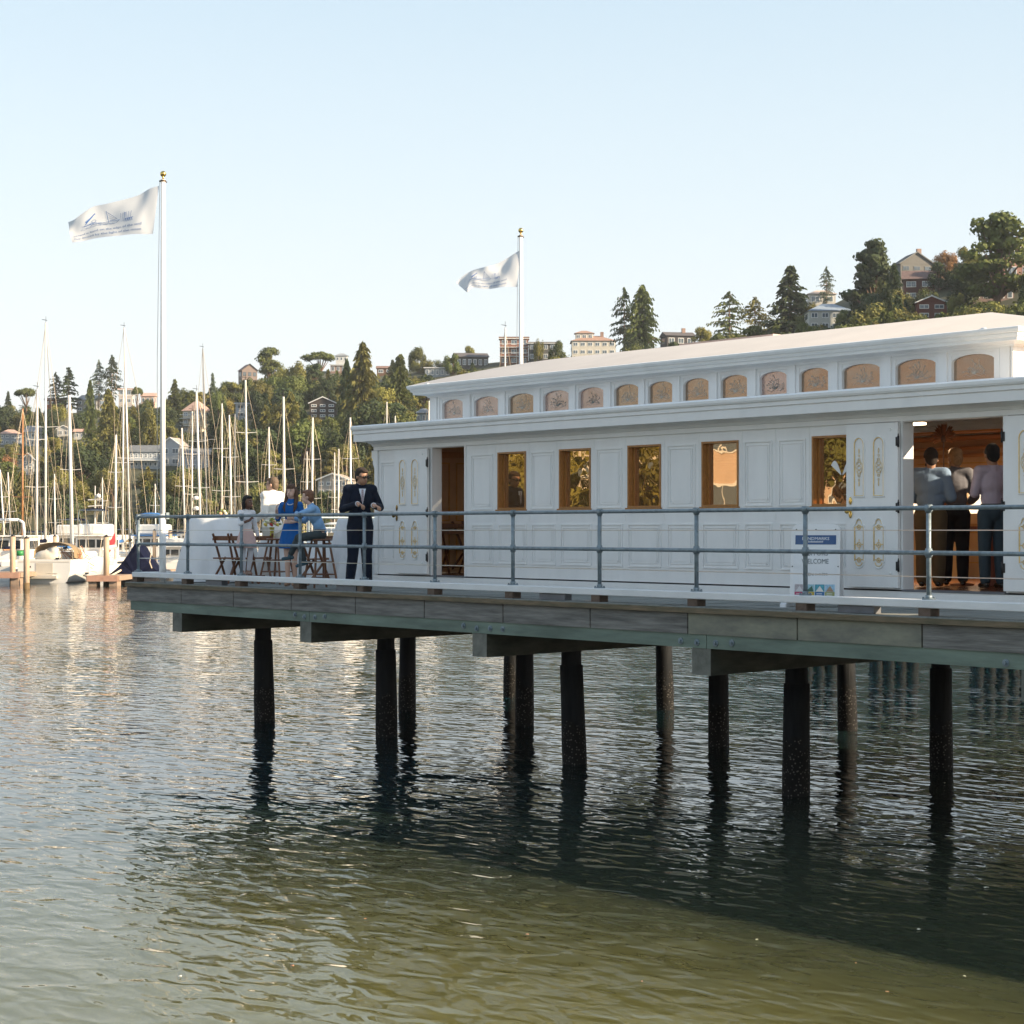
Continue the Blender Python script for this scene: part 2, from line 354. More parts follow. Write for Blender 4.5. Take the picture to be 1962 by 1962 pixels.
def pier():
    r = empty('pier', ((XL+XR)/2, (YF+YB)/2, 0), 0, 'long weathered timber pier on dark piles carrying the white cabin', 'pier')
    inv = -Vector(r.location)
    def B(mb, name, m, loc=True):
        o = mb.build(name, m, r); o.location = inv; return o
    # deck boards run across the pier; thin gaps between them
    mb = MB(); x = XL
    while x < XR:
        w_ = 0.286; dz = rnd.uniform(-0.003, 0.003); mb.box(x, YF-0.05+rnd.uniform(-.008, .008), DZ-0.045+dz, x+w_-0.006, YB, DZ+dz); x += w_
    B(mb, 'deck_boards', deckw)
    mb = MB(); mb.box(XL+.02, YF-0.078, DZ-0.075, XR, YF-0.056, DZ-0.012); B(mb, 'edge_nosing', mat('mossy_brown_edge', (.09, .085, .05), .85, col2=(.22, .16, .10), scale=5, stretch=(.5, 1, 3), bump=.4))
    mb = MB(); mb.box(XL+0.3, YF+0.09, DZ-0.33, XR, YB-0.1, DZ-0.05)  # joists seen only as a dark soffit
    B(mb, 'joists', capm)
    # grey fascia boards, one per bay, with open joints (seams measured from the photograph)
    seams = [XL+0.1]+[ony(p, 1150, YF).x for p in (350, 450, 561, 684, 816, 967, 1134, 1321, 1531, 1770)]
    x = seams[-1]
    while x < XR: x += 1.82; seams.append(x)
    for i, (a, b) in enumerate(zip(seams, seams[1:])):
        mb = MB(); mb.box(a+0.012, YF-0.03, DZ-0.335, b-0.012, YF+0.03, DZ-0.078+rnd.uniform(-.004, .002))
        B(mb, 'fascia_board', fasc2 if i in (8, 9) else fasc)
    mb = MB(); mb.box(XL, YF-0.02, DZ-0.32, XL+0.09, YB, DZ-0.06); B(mb, 'end_fascia', fasc)
    # green stringer, spliced
    sp = [XL+0.12]+[ony(p, 1215, YF).x for p in (594, 1355)]+[XR]
    for a, b in zip(sp, sp[1:]):
        mb = MB(); mb.box(a+0.006, YF-0.012, DZ-0.505, b-0.006, YF+0.08, DZ-0.337); o = B(mb, 'stringer', green)
    bp = [567, 585, 605, 624, 890, 915, 941, 965, 1306, 1337, 1373, 1404, 1929]
    for p in bp:
        x = ony(p, 1100+p*0.09, YF).x; z = DZ-0.425+rnd.uniform(-.02, .02)
        mb = MB(); mb.cyl((x, YF-0.012, z), (x, YF-0.024, z), 0.042, n=16); mb.cyl((x, YF-0.024, z), (x, YF-0.045, z), 0.022, n=6); B(mb, 'bolt', GALV)
    # cap beams, running slightly askew to the pier
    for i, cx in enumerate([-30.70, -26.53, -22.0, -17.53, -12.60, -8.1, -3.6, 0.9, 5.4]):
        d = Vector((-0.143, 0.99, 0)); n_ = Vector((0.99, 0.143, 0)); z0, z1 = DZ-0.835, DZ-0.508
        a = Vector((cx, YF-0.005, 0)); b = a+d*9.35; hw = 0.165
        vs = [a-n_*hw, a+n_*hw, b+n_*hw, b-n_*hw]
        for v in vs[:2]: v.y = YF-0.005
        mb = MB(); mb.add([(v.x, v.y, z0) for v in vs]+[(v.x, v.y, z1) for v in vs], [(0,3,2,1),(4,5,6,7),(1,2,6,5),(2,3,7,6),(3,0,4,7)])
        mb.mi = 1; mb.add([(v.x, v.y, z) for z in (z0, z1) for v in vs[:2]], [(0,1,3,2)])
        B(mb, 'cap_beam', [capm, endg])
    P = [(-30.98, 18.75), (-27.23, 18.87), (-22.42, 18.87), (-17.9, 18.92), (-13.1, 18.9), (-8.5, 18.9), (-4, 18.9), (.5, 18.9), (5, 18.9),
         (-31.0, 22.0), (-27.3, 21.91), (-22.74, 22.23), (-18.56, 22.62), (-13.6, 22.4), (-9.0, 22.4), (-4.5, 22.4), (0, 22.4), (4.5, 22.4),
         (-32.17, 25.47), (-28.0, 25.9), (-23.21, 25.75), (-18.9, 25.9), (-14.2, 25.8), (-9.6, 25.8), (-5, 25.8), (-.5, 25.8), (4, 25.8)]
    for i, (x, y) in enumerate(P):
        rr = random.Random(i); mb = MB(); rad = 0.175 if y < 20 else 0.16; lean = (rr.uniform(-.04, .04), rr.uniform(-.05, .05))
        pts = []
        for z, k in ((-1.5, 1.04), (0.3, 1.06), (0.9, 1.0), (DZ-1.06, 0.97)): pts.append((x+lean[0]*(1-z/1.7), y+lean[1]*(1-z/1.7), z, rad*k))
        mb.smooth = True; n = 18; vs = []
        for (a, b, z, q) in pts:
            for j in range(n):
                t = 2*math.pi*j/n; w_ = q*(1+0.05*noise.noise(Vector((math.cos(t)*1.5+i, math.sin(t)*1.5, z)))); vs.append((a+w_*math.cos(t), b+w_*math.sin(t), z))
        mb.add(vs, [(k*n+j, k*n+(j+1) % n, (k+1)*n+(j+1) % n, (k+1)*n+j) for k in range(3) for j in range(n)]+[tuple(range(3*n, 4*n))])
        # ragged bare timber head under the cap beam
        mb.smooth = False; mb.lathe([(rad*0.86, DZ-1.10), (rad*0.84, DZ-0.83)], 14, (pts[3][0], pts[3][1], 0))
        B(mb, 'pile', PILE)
pier()
# ---- railing
toe = mat('white_toe_timber', (0.72, 0.73, 0.73), 0.5, var=0.08, scale=3, stretch=(0.6, 2, 2), bump=0.1)
blk = mat('brown_timber_block', (0.07, 0.045, 0.03), 0.8, col2=(0.16, 0.11, 0.08), scale=8, bump=0.3)
drn = mat('grey_scupper_metal', (0.13, 0.135, 0.15), 0.5, var=0.2, scale=6)
def railing():
    r = empty('pier_railing', (-20, 17, DZ), 0, 'grey pipe railing with steel cables and a white toe timber round the pier edge', 'railing')
    inv = -Vector(r.location)
    def B(mb, name, m):
        o = mb.build(name, m, r); o.location = inv; return o
    YR = 17.0; X0 = -32.44; TZ = 3.705; MZ = 3.212; TB = 2.70
    posts = [X0+1.833*i for i in range(21)]
    def post(x, y):
        mb = MB(); mb.cyl((x, y, TB-.0), (x, y, TZ), 0.027, n=10); mb.cyl((x, y, TB), (x, y, TB+0.012), 0.075, n=12)
        mb.cyl((x, y, TB), (x, y, TB+.05), 0.038, n=10)
        for z in (TZ, MZ): mb.cyl((x, y, z-0.05), (x, y, z+(0.05 if z == MZ else 0.036)), 0.037, n=10); mb.cyl((x-.04, y, z), (x+.04, y, z), 0.037, n=10)
        for a in (0.8, 2.4, 3.9, 5.5): mb.cyl((x+.058*math.cos(a), y+.058*math.sin(a), TB+.012), (x+.058*math.cos(a), y+.058*math.sin(a), TB+.03), 0.012, n=6)
        B(mb, 'post', GALV)
    for x in posts: post(x, YR)
    ys = [YR+1.83*i for i in range(1, 5)]
    for y in ys: post(X0, y)
    post(X0, YB-0.25)
    for x in posts[1:10]: post(x, YB-0.25)
    YE = YB-0.25; XE = posts[-1]
    for z, nm in ((TZ, 'top_rail'), (MZ, 'middle_rail')):
        mb = MB(); mb.cyl((X0, YR, z), (XE, YR, z), 0.026, n=10); B(mb, nm, GALV)
        mb = MB(); mb.cyl((X0, YR, z), (X0, YE, z), 0.026, n=10); B(mb, nm, GALV)
        mb = MB(); mb.cyl((X0, YE, z), (XE-18, YE, z), 0.026, n=10); B(mb, nm, GALV)
    for z in (3.46, 2.95):
        mb = MB(); mb.cyl((X0, YR, z), (XE, YR, z), 0.006, n=5); B(mb, 'cable', CABLE)
        mb = MB(); mb.cyl((X0, YR, z), (X0, YE, z), 0.006, n=5); B(mb, 'cable', CABLE)
    mb = MB(); mb.bbox(X0-.08, YR-.09, TB-.09, XE, YR+.09, TB, .008); B(mb, 'toe_timber', toe)
    mb = MB(); mb.bbox(X0-.08, YR+.095, TB-.09, X0+.1, YE+.1, TB, .008); B(mb, 'toe_timber', toe)
    mb = MB(); mb.bbox(X0+.105, YE-.09, TB-.09, XE-18, YE+.09, TB, .008); B(mb, 'toe_timber', toe)
    for x in posts:
        mb = MB(); mb.box(x-.085, YR-.075, DZ+.001, x+.085, YR+.075, TB-.091); B(mb, 'spacer_block', blk)
    for y in ys: mb = MB(); mb.box(X0-.07, y-.09, DZ+.001, X0+.08, y+.09, TB-.091); B(mb, 'spacer_block', blk)
    for px in (1063, 1645, 414, 668):
        x = ony(px, 1145, 17.0).x; mb = MB(); mb.box(x-.27, YR-.05, DZ+.003, x+.27, YR+.07, DZ+.085); B(mb, 'scupper_box', drn)
railing()

def debris():
    m = [mat('floating_leaf_pale', (.62, .58, .46), .7, var=.2), mat('floating_leaf_brown', (.34, .17, .08), .7, var=.2)]
    rr = random.Random(12); pts = [(1592, 1505+1), (1545, 1522), (835, 1550), (1300, 1440), (1810, 1500), (1880, 1560), (1935, 1530), (1700, 1900), (1848, 1870), (1640, 1845), (1450, 1800), (1010, 1790), (1890, 1700), (560, 1850), (345, 1870), (1230, 1880), (1760, 1780), (700, 1760)]
    for i, (px, py) in enumerate(pts):
        q = onz(px, py, .012); s_ = rr.uniform(.012, .03); mb = MB(); n = 7; a0 = rr.uniform(0, 6)
        ring = [(s_*(1+.3*math.cos(2*a+a0))*math.cos(a+a0), s_*.6*math.sin(a+a0), .004*math.sin(3*a)) for a in [2*math.pi*k/n for k in range(n)]]
        mb.add([(0, 0, .006)]+ring, [(0, 1+k, 1+(k+1) % n) for k in range(n)])
        o = mb.build('floating_leaf', m[i % 2], None, q, fix=False); o.rotation_euler = (0, 0, rr.uniform(0, 6)); tag(o, ['small pale scrap floating on the near water', 'small brown leaf floating on the near water'][i % 2], 'leaf', 'scraps floating on the near water')
debris()

def dark_piles():
    for px, w_, lab in ((1568, .8, 'narrow cluster of dark piles standing in the water behind the pier, leftmost of three'), (1712, 1.2, 'cluster of dark piles standing in the water behind the pier, middle of three'), (1928, 1.7, 'wide cluster of dark piles standing in the water behind the pier, rightmost of three')):
        r = empty('pile_cluster', flat(px, 55, 0), 0, lab, 'piles', 'pile clusters behind the pier'); n = int(w_/.33)+1
        for i in range(n):
            for j in range(2): mb = MB(); x, y = (i-(n-1)/2)*.33, (j-.5)*.34; q = RIGHT*x+FWD*y; mb.cyl(q+Vector((0, 0, -1)), q+Vector((0, 0, 2.1+.1*((i+j) % 2))), .165, n=10); mb.build('pile', PILE, r)
dark_piles()
# ================================================================== white cabin
CX0, CX1, CY0, CY1 = -27.42, -12.3, 18.8, 24.8; FL = 2.73
def glass_mat(name, tint, gloss, refl=0.5, rough=0.02, bump=0.0, back=(0.2, 0.12, 0.06), trans=0.5):
    m = bpy.data.materials.new(name); m.use_nodes = True; t = m.node_tree; N = t.nodes; L = t.links
    N.remove(N['Principled BSDF']); out = N['Material Output']
    g = N.new('ShaderNodeBsdfGlossy'); g.inputs['Color'].default_value = (*gloss, 1); g.inputs['Roughness'].default_value = rough
    tr = N.new('ShaderNodeBsdfTransparent'); tr.inputs['Color'].default_value = (*tint, 1)
    df = N.new('ShaderNodeBsdfDiffuse'); df.inputs['Color'].default_value = (*back, 1)
    a = N.new('ShaderNodeMixShader'); a.inputs[0].default_value = trans; L.new(df.outputs[0], a.inputs[1]); L.new(tr.outputs[0], a.inputs[2])
    b = N.new('ShaderNodeMixShader'); b.inputs[0].default_value = refl; L.new(a.outputs[0], b.inputs[1]); L.new(g.outputs[0], b.inputs[2])
    if bump:
        n = N.new('ShaderNodeTexNoise'); n.inputs['Scale'].default_value = 2.2; n.inputs['Detail'].default_value = 2
        tc = N.new('ShaderNodeTexCoord'); L.new(tc.outputs['Object'], n.inputs['Vector'])
        bp = N.new('ShaderNodeBump'); bp.inputs['Strength'].default_value = 1; bp.inputs['Distance'].default_value = bump
        L.new(n.outputs['Fac'], bp.inputs['Height']); L.new(bp.outputs[0], g.inputs['Normal'])
    L.new(b.outputs[0], out.inputs['Surface']); return m
AMBER = glass_mat('old_amber_glass', (0.75, 0.5, 0.28), (0.78, 0.60, 0.41), 0.52, 0.006, 0.0012, (0.30, 0.18, 0.08), 0.6)
ETCH = glass_mat('etched_clerestory_glass', (0.6, 0.42, 0.28), (0.66, 0.55, 0.45), 0.45, 0.22, 0.01, (0.21, 0.14, 0.09), 0.3)
ETCHP = glass_mat('etched_pink_glass', (0.8, 0.65, 0.55), (0.72, 0.62, 0.58), 0.45, 0.25, 0.01, (0.42, 0.29, 0.25), 0.25)
FROST = mat('etch_lines', (0.62, 0.60, 0.55), 0.7, var=0.1)
FROSTD = mat('etch_lines_grey', (0.22, 0.25, 0.24), 0.7, var=0.1)
INT = mat('cabin_interior_wood', (0.50, 0.27, 0.11), 0.5, var=0.2, scale=2)
INTD = mat('cabin_floor_wood', (0.20, 0.08, 0.035), 0.25, var=0.3, scale=3, stretch=(1, 8, 1))
INTC = mat('cabin_interior_cream', (0.62, 0.42, 0.23), 0.5, var=0.1)
LINE = mat('amber_interior_gilding', (0.60, 0.36, 0.12), 0.35, 0.5, var=0.2)
def frost_pane():
    m = bpy.data.materials.new('frosted_white_pane'); m.use_nodes = True; t = m.node_tree; N = t.nodes; L = t.links
    N.remove(N['Principled BSDF']); a = N.new('ShaderNodeBsdfTranslucent'); a.inputs[0].default_value = (0.95, 0.93, 0.9, 1)
    b = N.new('ShaderNodeBsdfTransparent'); b.inputs[0].default_value = (0.95, 0.94, 0.92, 1)
    x = N.new('ShaderNodeMixShader'); x.inputs[0].default_value = 0.45; L.new(a.outputs[0], x.inputs[1]); L.new(b.outputs[0], x.inputs[2])
    L.new(x.outputs[0], N['Material Output'].inputs['Surface']); return m
FPANE = frost_pane()
def cabin():
    r = empty('white_cabin', ((CX0+CX1)/2, (CY0+CY1)/2, DZ), 0, 'long white panelled wooden cabin with arched clerestory windows and open doors, standing on the pier', 'cabin')
    inv = -Vector(r.location)
    def B(mb, name, m, par=None):
        o = mb.build(name, m, par or r)
        if par is None: o.location = inv
        return o
    Y = CY0; T = 0.17
    wins = [(-24.09, 3.78, -23.39, 4.665), (-22.60, 3.78, -21.88, 4.665), (-21.07, 3.78, -20.37, 4.67), (-19.55, 3.78, -18.84, 4.67), (-17.51, 3.77, -16.80, 4.67)]
    doors = [(-25.80, FL, -24.93, 4.79), (-15.99, FL, -14.44, 4.79)]
    mb = MB(); wall_holes(mb, CX0, CX1, FL, 4.95, Y, Y+T, wins+doors); B(mb, 'front_wall', WHITE)
    mb = MB(); mb.box(CX0, Y+T+.002, FL, CX0+.15, CY1, 4.95); mb.box(CX1-.15, Y+T+.002, FL, CX1, CY1, 4.95); B(mb, 'end_wall', WHITE)
    # back wall with tall arched openings
    bw = []
    for px in (1868, 1897, 1757, 1700, 1640, 1560): 
        x = ony(px, 900, CY1-.15).x; bw.append((x-.16, 3.72, x+.16, 4.42))
    bw += [(-17.05, 3.72, -16.75, 4.42)] if False else []
    bw = sorted(bw); mb = MB(); wall_holes(mb, CX0+.152, CX1-.152, FL, 4.95, CY1-.15, CY1, bw); B(mb, 'back_wall', INTC)
    for h in bw:
        mb = MB(); xc = (h[0]+h[2])/2; rw = .16
        pts = [(h[0], h[1])]+[(h[2], h[1])]+[(xc+rw*math.cos(a), h[3]-.12+.12*math.sin(a)) for a in [math.pi*i/10 for i in range(11)]]
        mb.prism(pts, CY1-.10, CY1-.095); o = B(mb, 'arched_pane', FPANE)
        mb = MB()   # dark spandrel round the arch
        arc = [(xc+rw*math.cos(a), h[3]-.12+.12*math.sin(a)) for a in [math.pi*i/10 for i in range(11)]]
        for (a, b) in zip(arc, arc[1:]): mb.add([(a[0], CY1-.12, a[1]), (b[0], CY1-.12, b[1]), (b[0], CY1-.12, h[3]+.001), (a[0], CY1-.12, h[3]+.001)], [(0,1,2,3)])
        B(mb, 'arch_spandrel', INTD)
    # interior: floor, ceiling, lining, cornice mouldings
    mb = MB(); mb.box(CX0+.15, Y+T, FL-.05, CX1-.15, CY1-.15, FL-.003); B(mb, 'floor', INTD)
    mb = MB(); mb.box(CX0+.155, Y+T+.004, FL, CX0+.17, CY1-.155, 4.93); B(mb, 'inner_lining', INTC); mb = MB(); mb.box(CX1-.17, Y+T+.004, FL, CX1-.155, CY1-.155, 4.93); B(mb, 'inner_lining', INT)
    mb = MB()
    for z, d, h in ((4.60, .05, .05), (4.72, .10, .04), (4.86, .16, .06)): mb.box(CX0+.18, CY1-.152-d, z, CX1-.18, CY1-.152, z+h)
    mb.box(CX0+.18, CY1-.19, 3.50, CX1-.18, CY1-.152, 3.56); B(mb, 'inner_cornice', INT)
    mb = MB()
    x = CX0+.5
    while x < CX1-.6: mb.box(x, CY1-.167, 2.95, x+.62, CY1-.152, 2.965); mb.box(x, CY1-.167, 3.42, x+.62, CY1-.152, 3.435); mb.box(x, CY1-.167, 2.966, x+.015, CY1-.152, 3.419); mb.box(x+.605, CY1-.167, 2.966, x+.62, CY1-.152, 3.419); mb.box(x, CY1-.167, 4.50, x+.62, CY1-.152, 4.515); x += .78
    B(mb, 'inner_panelling', LINE)
    mb = MB(); mb.box(CX0+.15, Y+T, 4.955, CX1-.15, Y+.70, 4.985); mb.box(CX0+.15, CY1-.70, 4.955, CX1-.15, CY1-.15, 4.985); mb.box(CX0+.15, Y+.702, 4.955, CX0+.72, CY1-.702, 4.985); mb.box(-14.75, Y+.702, 4.955, CX1-.15, CY1-.702, 4.985); B(mb, 'inner_ceiling', INT)
    mb = MB()
    for ya in (19.15, 19.75, 20.35, 20.95, 21.55, 22.15, 22.75, 23.35):
        for z0, z1 in ((3.62, 4.62), (2.92, 3.48)):
            X = CX0+.171
            for a, b, c, d in ((ya, z0, ya+.46, z0+.02), (ya, z1-.02, ya+.46, z1), (ya, z0+.021, ya+.02, z1-.021), (ya+.44, z0+.021, ya+.46, z1-.021)): mb.box(X, a, b, X+.014, c, d)
    B(mb, 'end_gilding', LINE)
    mb = MB(); mb.box(CX0+.171, 19.0, 4.70, CX0+.26, CY1-.16, 4.80); mb.box(CX0+.171, 19.0, 3.52, CX0+.22, CY1-.16, 3.58); B(mb, 'end_cornice', INT)
    for ya in (19.66, 20.86, 22.06): mb = MB(); mb.bbox(CX0+.171, ya, FL, CX0+.23, ya+.07, 4.69, .006); B(mb, 'end_pilaster', INTD)
    # partition seen through the left door, gilded panels
    mb = MB(); mb.box(-26.9, 21.2, FL, -23.9, 21.26, 4.93); B(mb, 'partition', INTC)
    mb = MB()
    for xa in (-26.6, -26.1, -25.6, -25.1, -24.6):
        for z0, z1 in ((3.6, 4.6), (2.9, 3.45)):
            for a, b, c, d in ((xa, z0, xa+.36, z0+.015), (xa, z1-.015, xa+.36, z1), (xa, z0+.016, xa+.015, z1-.016), (xa+.345, z0+.016, xa+.36, z1-.016)): mb.box(a, 21.185, b, c, 21.198, d)
    B(mb, 'partition_gilding', LINE)
    # base skirt; a black strip paints the shade in the gap above
    mb = MB(); mb.box(CX0-.02, Y-.035, DZ+.002, CX1+.02, Y+.12, FL-.022); mb.box(CX0-.02, Y+.122, DZ+.002, CX0+.12, CY1, FL-.022); B(mb, 'skirting', WHITE)
    mb = MB(); mb.box(CX0+.01, Y+.03, FL-.022, CX1-.01, Y+.14, FL-.001); B(mb, 'gap_shade_strip', BLACK)
    mb = MB(); mb.prism([(CX0-.022, DZ+.01), (CX0-.10, DZ+.01), (CX0-.09, DZ+.05), (CX0-.045, DZ+.12), (CX0-.022, DZ+.2)], Y-.03, Y+.10); B(mb, 'curved_foot', WHITE)
    # corner pilaster + bracket
    mb = MB(); mb.bbox(CX0-.012, Y-.03, FL, CX0+.085, Y-.001, 4.80, .008); B(mb, 'corner_post', WHITE)
    mb = MB(); mb.prism([(CX0-.001, 4.30), (CX0-.02, 4.40), (CX0-.05, 4.50), (CX0-.09, 4.58), (CX0-.10, 4.66), (CX0-.13, 4.68), (CX0-.13, 4.80), (CX0-.001, 4.80)], Y+.0, Y+.09); B(mb, 'eave_bracket', WHITE)
    # panel mouldings
    tall = [(-24.77, -24.21), (-23.26, -22.72), (-21.75, -21.19), (-20.24, -19.68), (-18.73, -18.22), (-18.10, -17.62)]
    low = [(-24.75, -24.21), (-24.07, -23.38), (-23.25, -22.69), (-22.56, -21.87), (-21.75, -21.18), (-21.06, -20.37), (-20.23, -19.69), (-19.53, -18.85), (-18.72, -18.22), (-18.08, -17.62), (-17.5, -16.9)]
    def ringbox(mb, x0, z0, x1, z1, wd, y0, y1, rc=0.0):
        """raised frame with rounded inner lower corners"""
        mb.box(x0, y0, z0, x1, y1, z0+wd); mb.box(x0, y0, z1-wd, x1, y1, z1); mb.box(x0, y0, z0+wd, x0+wd, y1, z1-wd); mb.box(x1-wd, y0, z0+wd, x1, y1, z1-wd)
    def panel(x0, z0, x1, z1):
        mb = MB(); ringbox(mb, x0, z0, x1, z1, .018, Y-.014, Y-.0005); ringbox(mb, x0+.05, z0+.05, x1-.05, z1-.05, .012, Y-.009, Y-.0005)
        # rounded lower corners of the inner bead
        for sx, xc in ((1, x0+.062), (-1, x1-.062)):
            pts = [(xc+sx*.07*(1-math.cos(a)), z0+.062+.07*(1-math.sin(a))) for a in [math.pi/2*i/5 for i in range(6)]]
            mb.tube([(p[0], Y-.004, p[1]) for p in pts], .006, 5)
        # sunken field drawn as a thin raised plate
        mb.box(x0+.085, Y-.006, z0+.085, x1-.085, Y-.0005, z1-.085)
        B(mb, 'wall_panel', WHITE)
    for a, b in tall: panel(a, 3.78, b, 4.645)
    for a, b in low: panel(a, 2.94, b, 3.55)
    panel(-27.26, 3.78, -26.78, 4.60); panel(-27.26, 2.94, -26.82, 3.55)
    for x in (-24.15, -23.32, -22.66, -21.81, -21.13, -20.3, -19.61, -18.78, -18.16, -17.56): mb = MB(); mb.box(x-.006, Y-.004, 3.60, x+.006, Y-.0006, 4.79); B(mb, 'wall_batten', WHITE)
    # frieze + lower eave + flat roof
    mb = MB(); rings(mb, CX0, CY0, CX1, CY1, [(0.0, 4.80), (.03, 4.80), (.03, 4.862), (.045, 4.868), (.06, 4.90), (.11, 4.935), (.15, 4.946), (.25, 4.948)], cap=False); B(mb, 'frieze', WHITE)
    mb = MB(); rings(mb, CX0, CY0, CX1, CY1, [(.251, 4.946), (.272, 4.946), (.272, 5.06), (.262, 5.064), (.262, 5.07), (.285, 5.074), (.285, 5.118), (.278, 5.122), (.278, 5.128), (.30, 5.134), (.31, 5.16), (.31, 5.195), (.285, 5.215), (-.60, 5.24)], cap=False); B(mb, 'lower_eave', WHITE)
    # doors
    def leaf(x0, x1, hinge):
        s = 1 if hinge == 'right' else -1
        W = x1-x0; mb = MB(); yb = Y-.028; yf = yb-.05; z0 = FL+.02; z1 = 4.80-.012
        mb.bbox(x0, yf, z0, x1, yb, z1, .004); d = B(mb, 'door_leaf', WHITE); C = lambda mb_, n_, m_: (mb_.build(n_, m_, d))
        for k, (fa, fb) in enumerate(((.155, .36), (.53, .745))):
            if s < 0: fa, fb = 1-fb, 1-fa
            a, b = x0+fa*W, x0+fb*W; xc = (a+b)/2; hw = (b-a)/2
            # upper arched panel
            zt = 4.62; zb = 3.88
            arc = [(xc+hw*math.cos(t), zt-hw+hw*math.sin(t)) for t in [math.pi*i/12 for i in range(13)]]
            path = [(a, yf-.003, zb)]+[(p[0], yf-.003, p[1]) for p in arc[::-1]]+[(b, yf-.003, zb), (a, yf-.003, zb)]
            mb = MB(); mb.tube(path, .011, 6); C(mb, 'arched_moulding', WHITE)
            q = .86; path = [(xc+(p[0]-xc)*q, yf-.006, (zt+zb)/2+(p[2]-(zt+zb)/2)*.975) for p in path]
            mb = MB(); mb.tube(path, .0065, 5)
            # filigree
            zc = 4.24
            for dz, rx, rz in ((.21, .008, .03), (.15, .014, .014), (.10, .02, .016), (.05, .03, .02), (0, .036, .022), (-.05, .03, .018), (-.10, .02, .014), (-.15, .013, .013), (-.20, .007, .03)):
                ring = [(xc+rx*math.cos(t), yf-.004, zc+dz+rz*math.sin(t)) for t in [2*math.pi*i/8 for i in range(9)]]
                mb.tube(ring, .0035, 4)
            for sg in (-1, 1):
                mb.tube([(xc+sg*.01, yf-.004, zc+.1), (xc+sg*.045, yf-.004, zc+.05), (xc+sg*.055, yf-.004, zc), (xc+sg*.04, yf-.004, zc-.05), (xc+sg*.01, yf-.004, zc-.1)], .003, 4)
            C(mb, 'gilded_ornament', GOLD)
            # lower panel
            zt, zb = 3.60, 3.02
            arc = [(xc+hw*.62*math.cos(t), zt-.05+hw*.7*math.sin(t)) for t in [math.pi*i/10 for i in range(11)]]
            arc2 = [(xc+hw*.8*math.cos(t), zb+.03-hw*.7*math.sin(t)) for t in [math.pi*i/10 for i in range(11)]]
            path = [(p[0], yf-.003, p[1]) for p in arc]+[(a, yf-.003, zt-.09)]+[(a, yf-.003, zb+.05)]+[(p[0], yf-.003, p[1]) for p in arc2[::-1]]+[(b, yf-.003, zb+.05), (b, yf-.003, zt-.09), (arc[0][0], yf-.003, arc[0][1])]
            mb = MB(); mb.tube(path, .010, 6); C(mb, 'arched_moulding', WHITE)
            mb = MB(); mb.tube([(a+.016, yf-.006, zt-.10), (a+.016, yf-.006, zb+.06)], .0075, 5); mb.tube([(b-.016, yf-.006, zt-.10), (b-.016, yf-.006, zb+.06)], .004, 5)
            mb.tube([(xc+hw*.5*math.cos(t), yf-.006, zt-.06+hw*.6*math.sin(t)) for t in [math.pi*i/8 for i in range(9)]], .005, 5)
            mb.tube([(xc+hw*.62*math.cos(t), yf-.006, zb+.04-hw*.5*math.sin(t)) for t in [math.pi*i/8 for i in range(9)]], .005, 5)
            for zc, R_ in ((zt-.10, .028), (3.28, .032), (zb+.07, .028)):
                mb.lathe([(R_, -.0), (R_*.5, .0)], 10, (xc, yf, zc)) if False else None
                mb.tube([(xc+R_*math.cos(t), yf-.005, zc+R_*math.sin(t)) for t in [2*math.pi*i/10 for i in range(11)]], .0055, 5)
                mb.ell((xc, yf-.004, zc), (.013, .007, .013), None, 8, 6)
                for sg in (-1, 1): mb.ell((xc+sg*(R_+.02), yf-.003, zc+.004), (.016, .004, .007), None, 8, 6)
                for dz in (-.055, .055):
                    if zc == 3.28: mb.ell((xc, yf-.003, zc+dz), (.008, .004, .016), None, 8, 6)
            C(mb, 'gilded_ornament', GOLD)
        xh = x1 if s > 0 else x0; xo = x0 if s > 0 else x1
        for z in (4.55, 3.74, 3.02): mb = MB(); mb.cyl((xh+s*.012, yf-.004, z-.07), (xh+s*.012, yf-.004, z+.07), .013, n=8); mb.box(xh-s*.03, yf-.006, z-.055, xh+s*.02, yf-.0015, z+.055); mb.cyl((xh+s*.012, yf-.004, z+.07), (xh+s*.012, yf-.004, z+.095), .007, n=6); C(mb, 'hinge', BLACK)
        mb = MB(); xk = xo+s*.075; mb.ell((xk, yf-.006, 3.83), (.027, .01, .05), None, 10, 8); mb.ell((xk, yf-.006, 3.66), (.027, .01, .05), None, 10, 8)
        mb.cyl((xk, yf, 3.70), (xk, yf-.05, 3.70), .012, n=8); mb.ell((xk-s*.005, yf-.065, 3.70), (.034, .026, .034), None, 12, 8); C(mb, 'door_knob', BRASS if s > 0 and x0 > -20 else mat('dark_brass', (0.25, 0.17, 0.06), 0.3, 1.0))
        for z in (4.70, 2.93): mb = MB(); mb.ell((x0+.86*W, yf-.003, z), (.016, .012, .016), None, 8, 6); C(mb, 'door_stud', WHITE)
    leaf(-26.77, -25.85, 'right'); leaf(-16.86, -16.02, 'right'); leaf(-14.44, -13.58, 'left')
    for (a, z0, b, z1) in doors:
        mb = MB(); mb.box(a-.035, Y-.02, z0, a-.001, Y-.0015, z1+.02); mb.box(b+.001, Y-.02, z0, b+.03, Y-.0015, z1+.02)
        mb.box(a, Y+T+.001, z0, a+.001, Y+T+.01, z1); B(mb, 'door_casing', WHITE)
        mb = MB(); mb.box(a, Y-.045, FL-.02, b, Y+T, FL+.004); B(mb, 'threshold', drn)
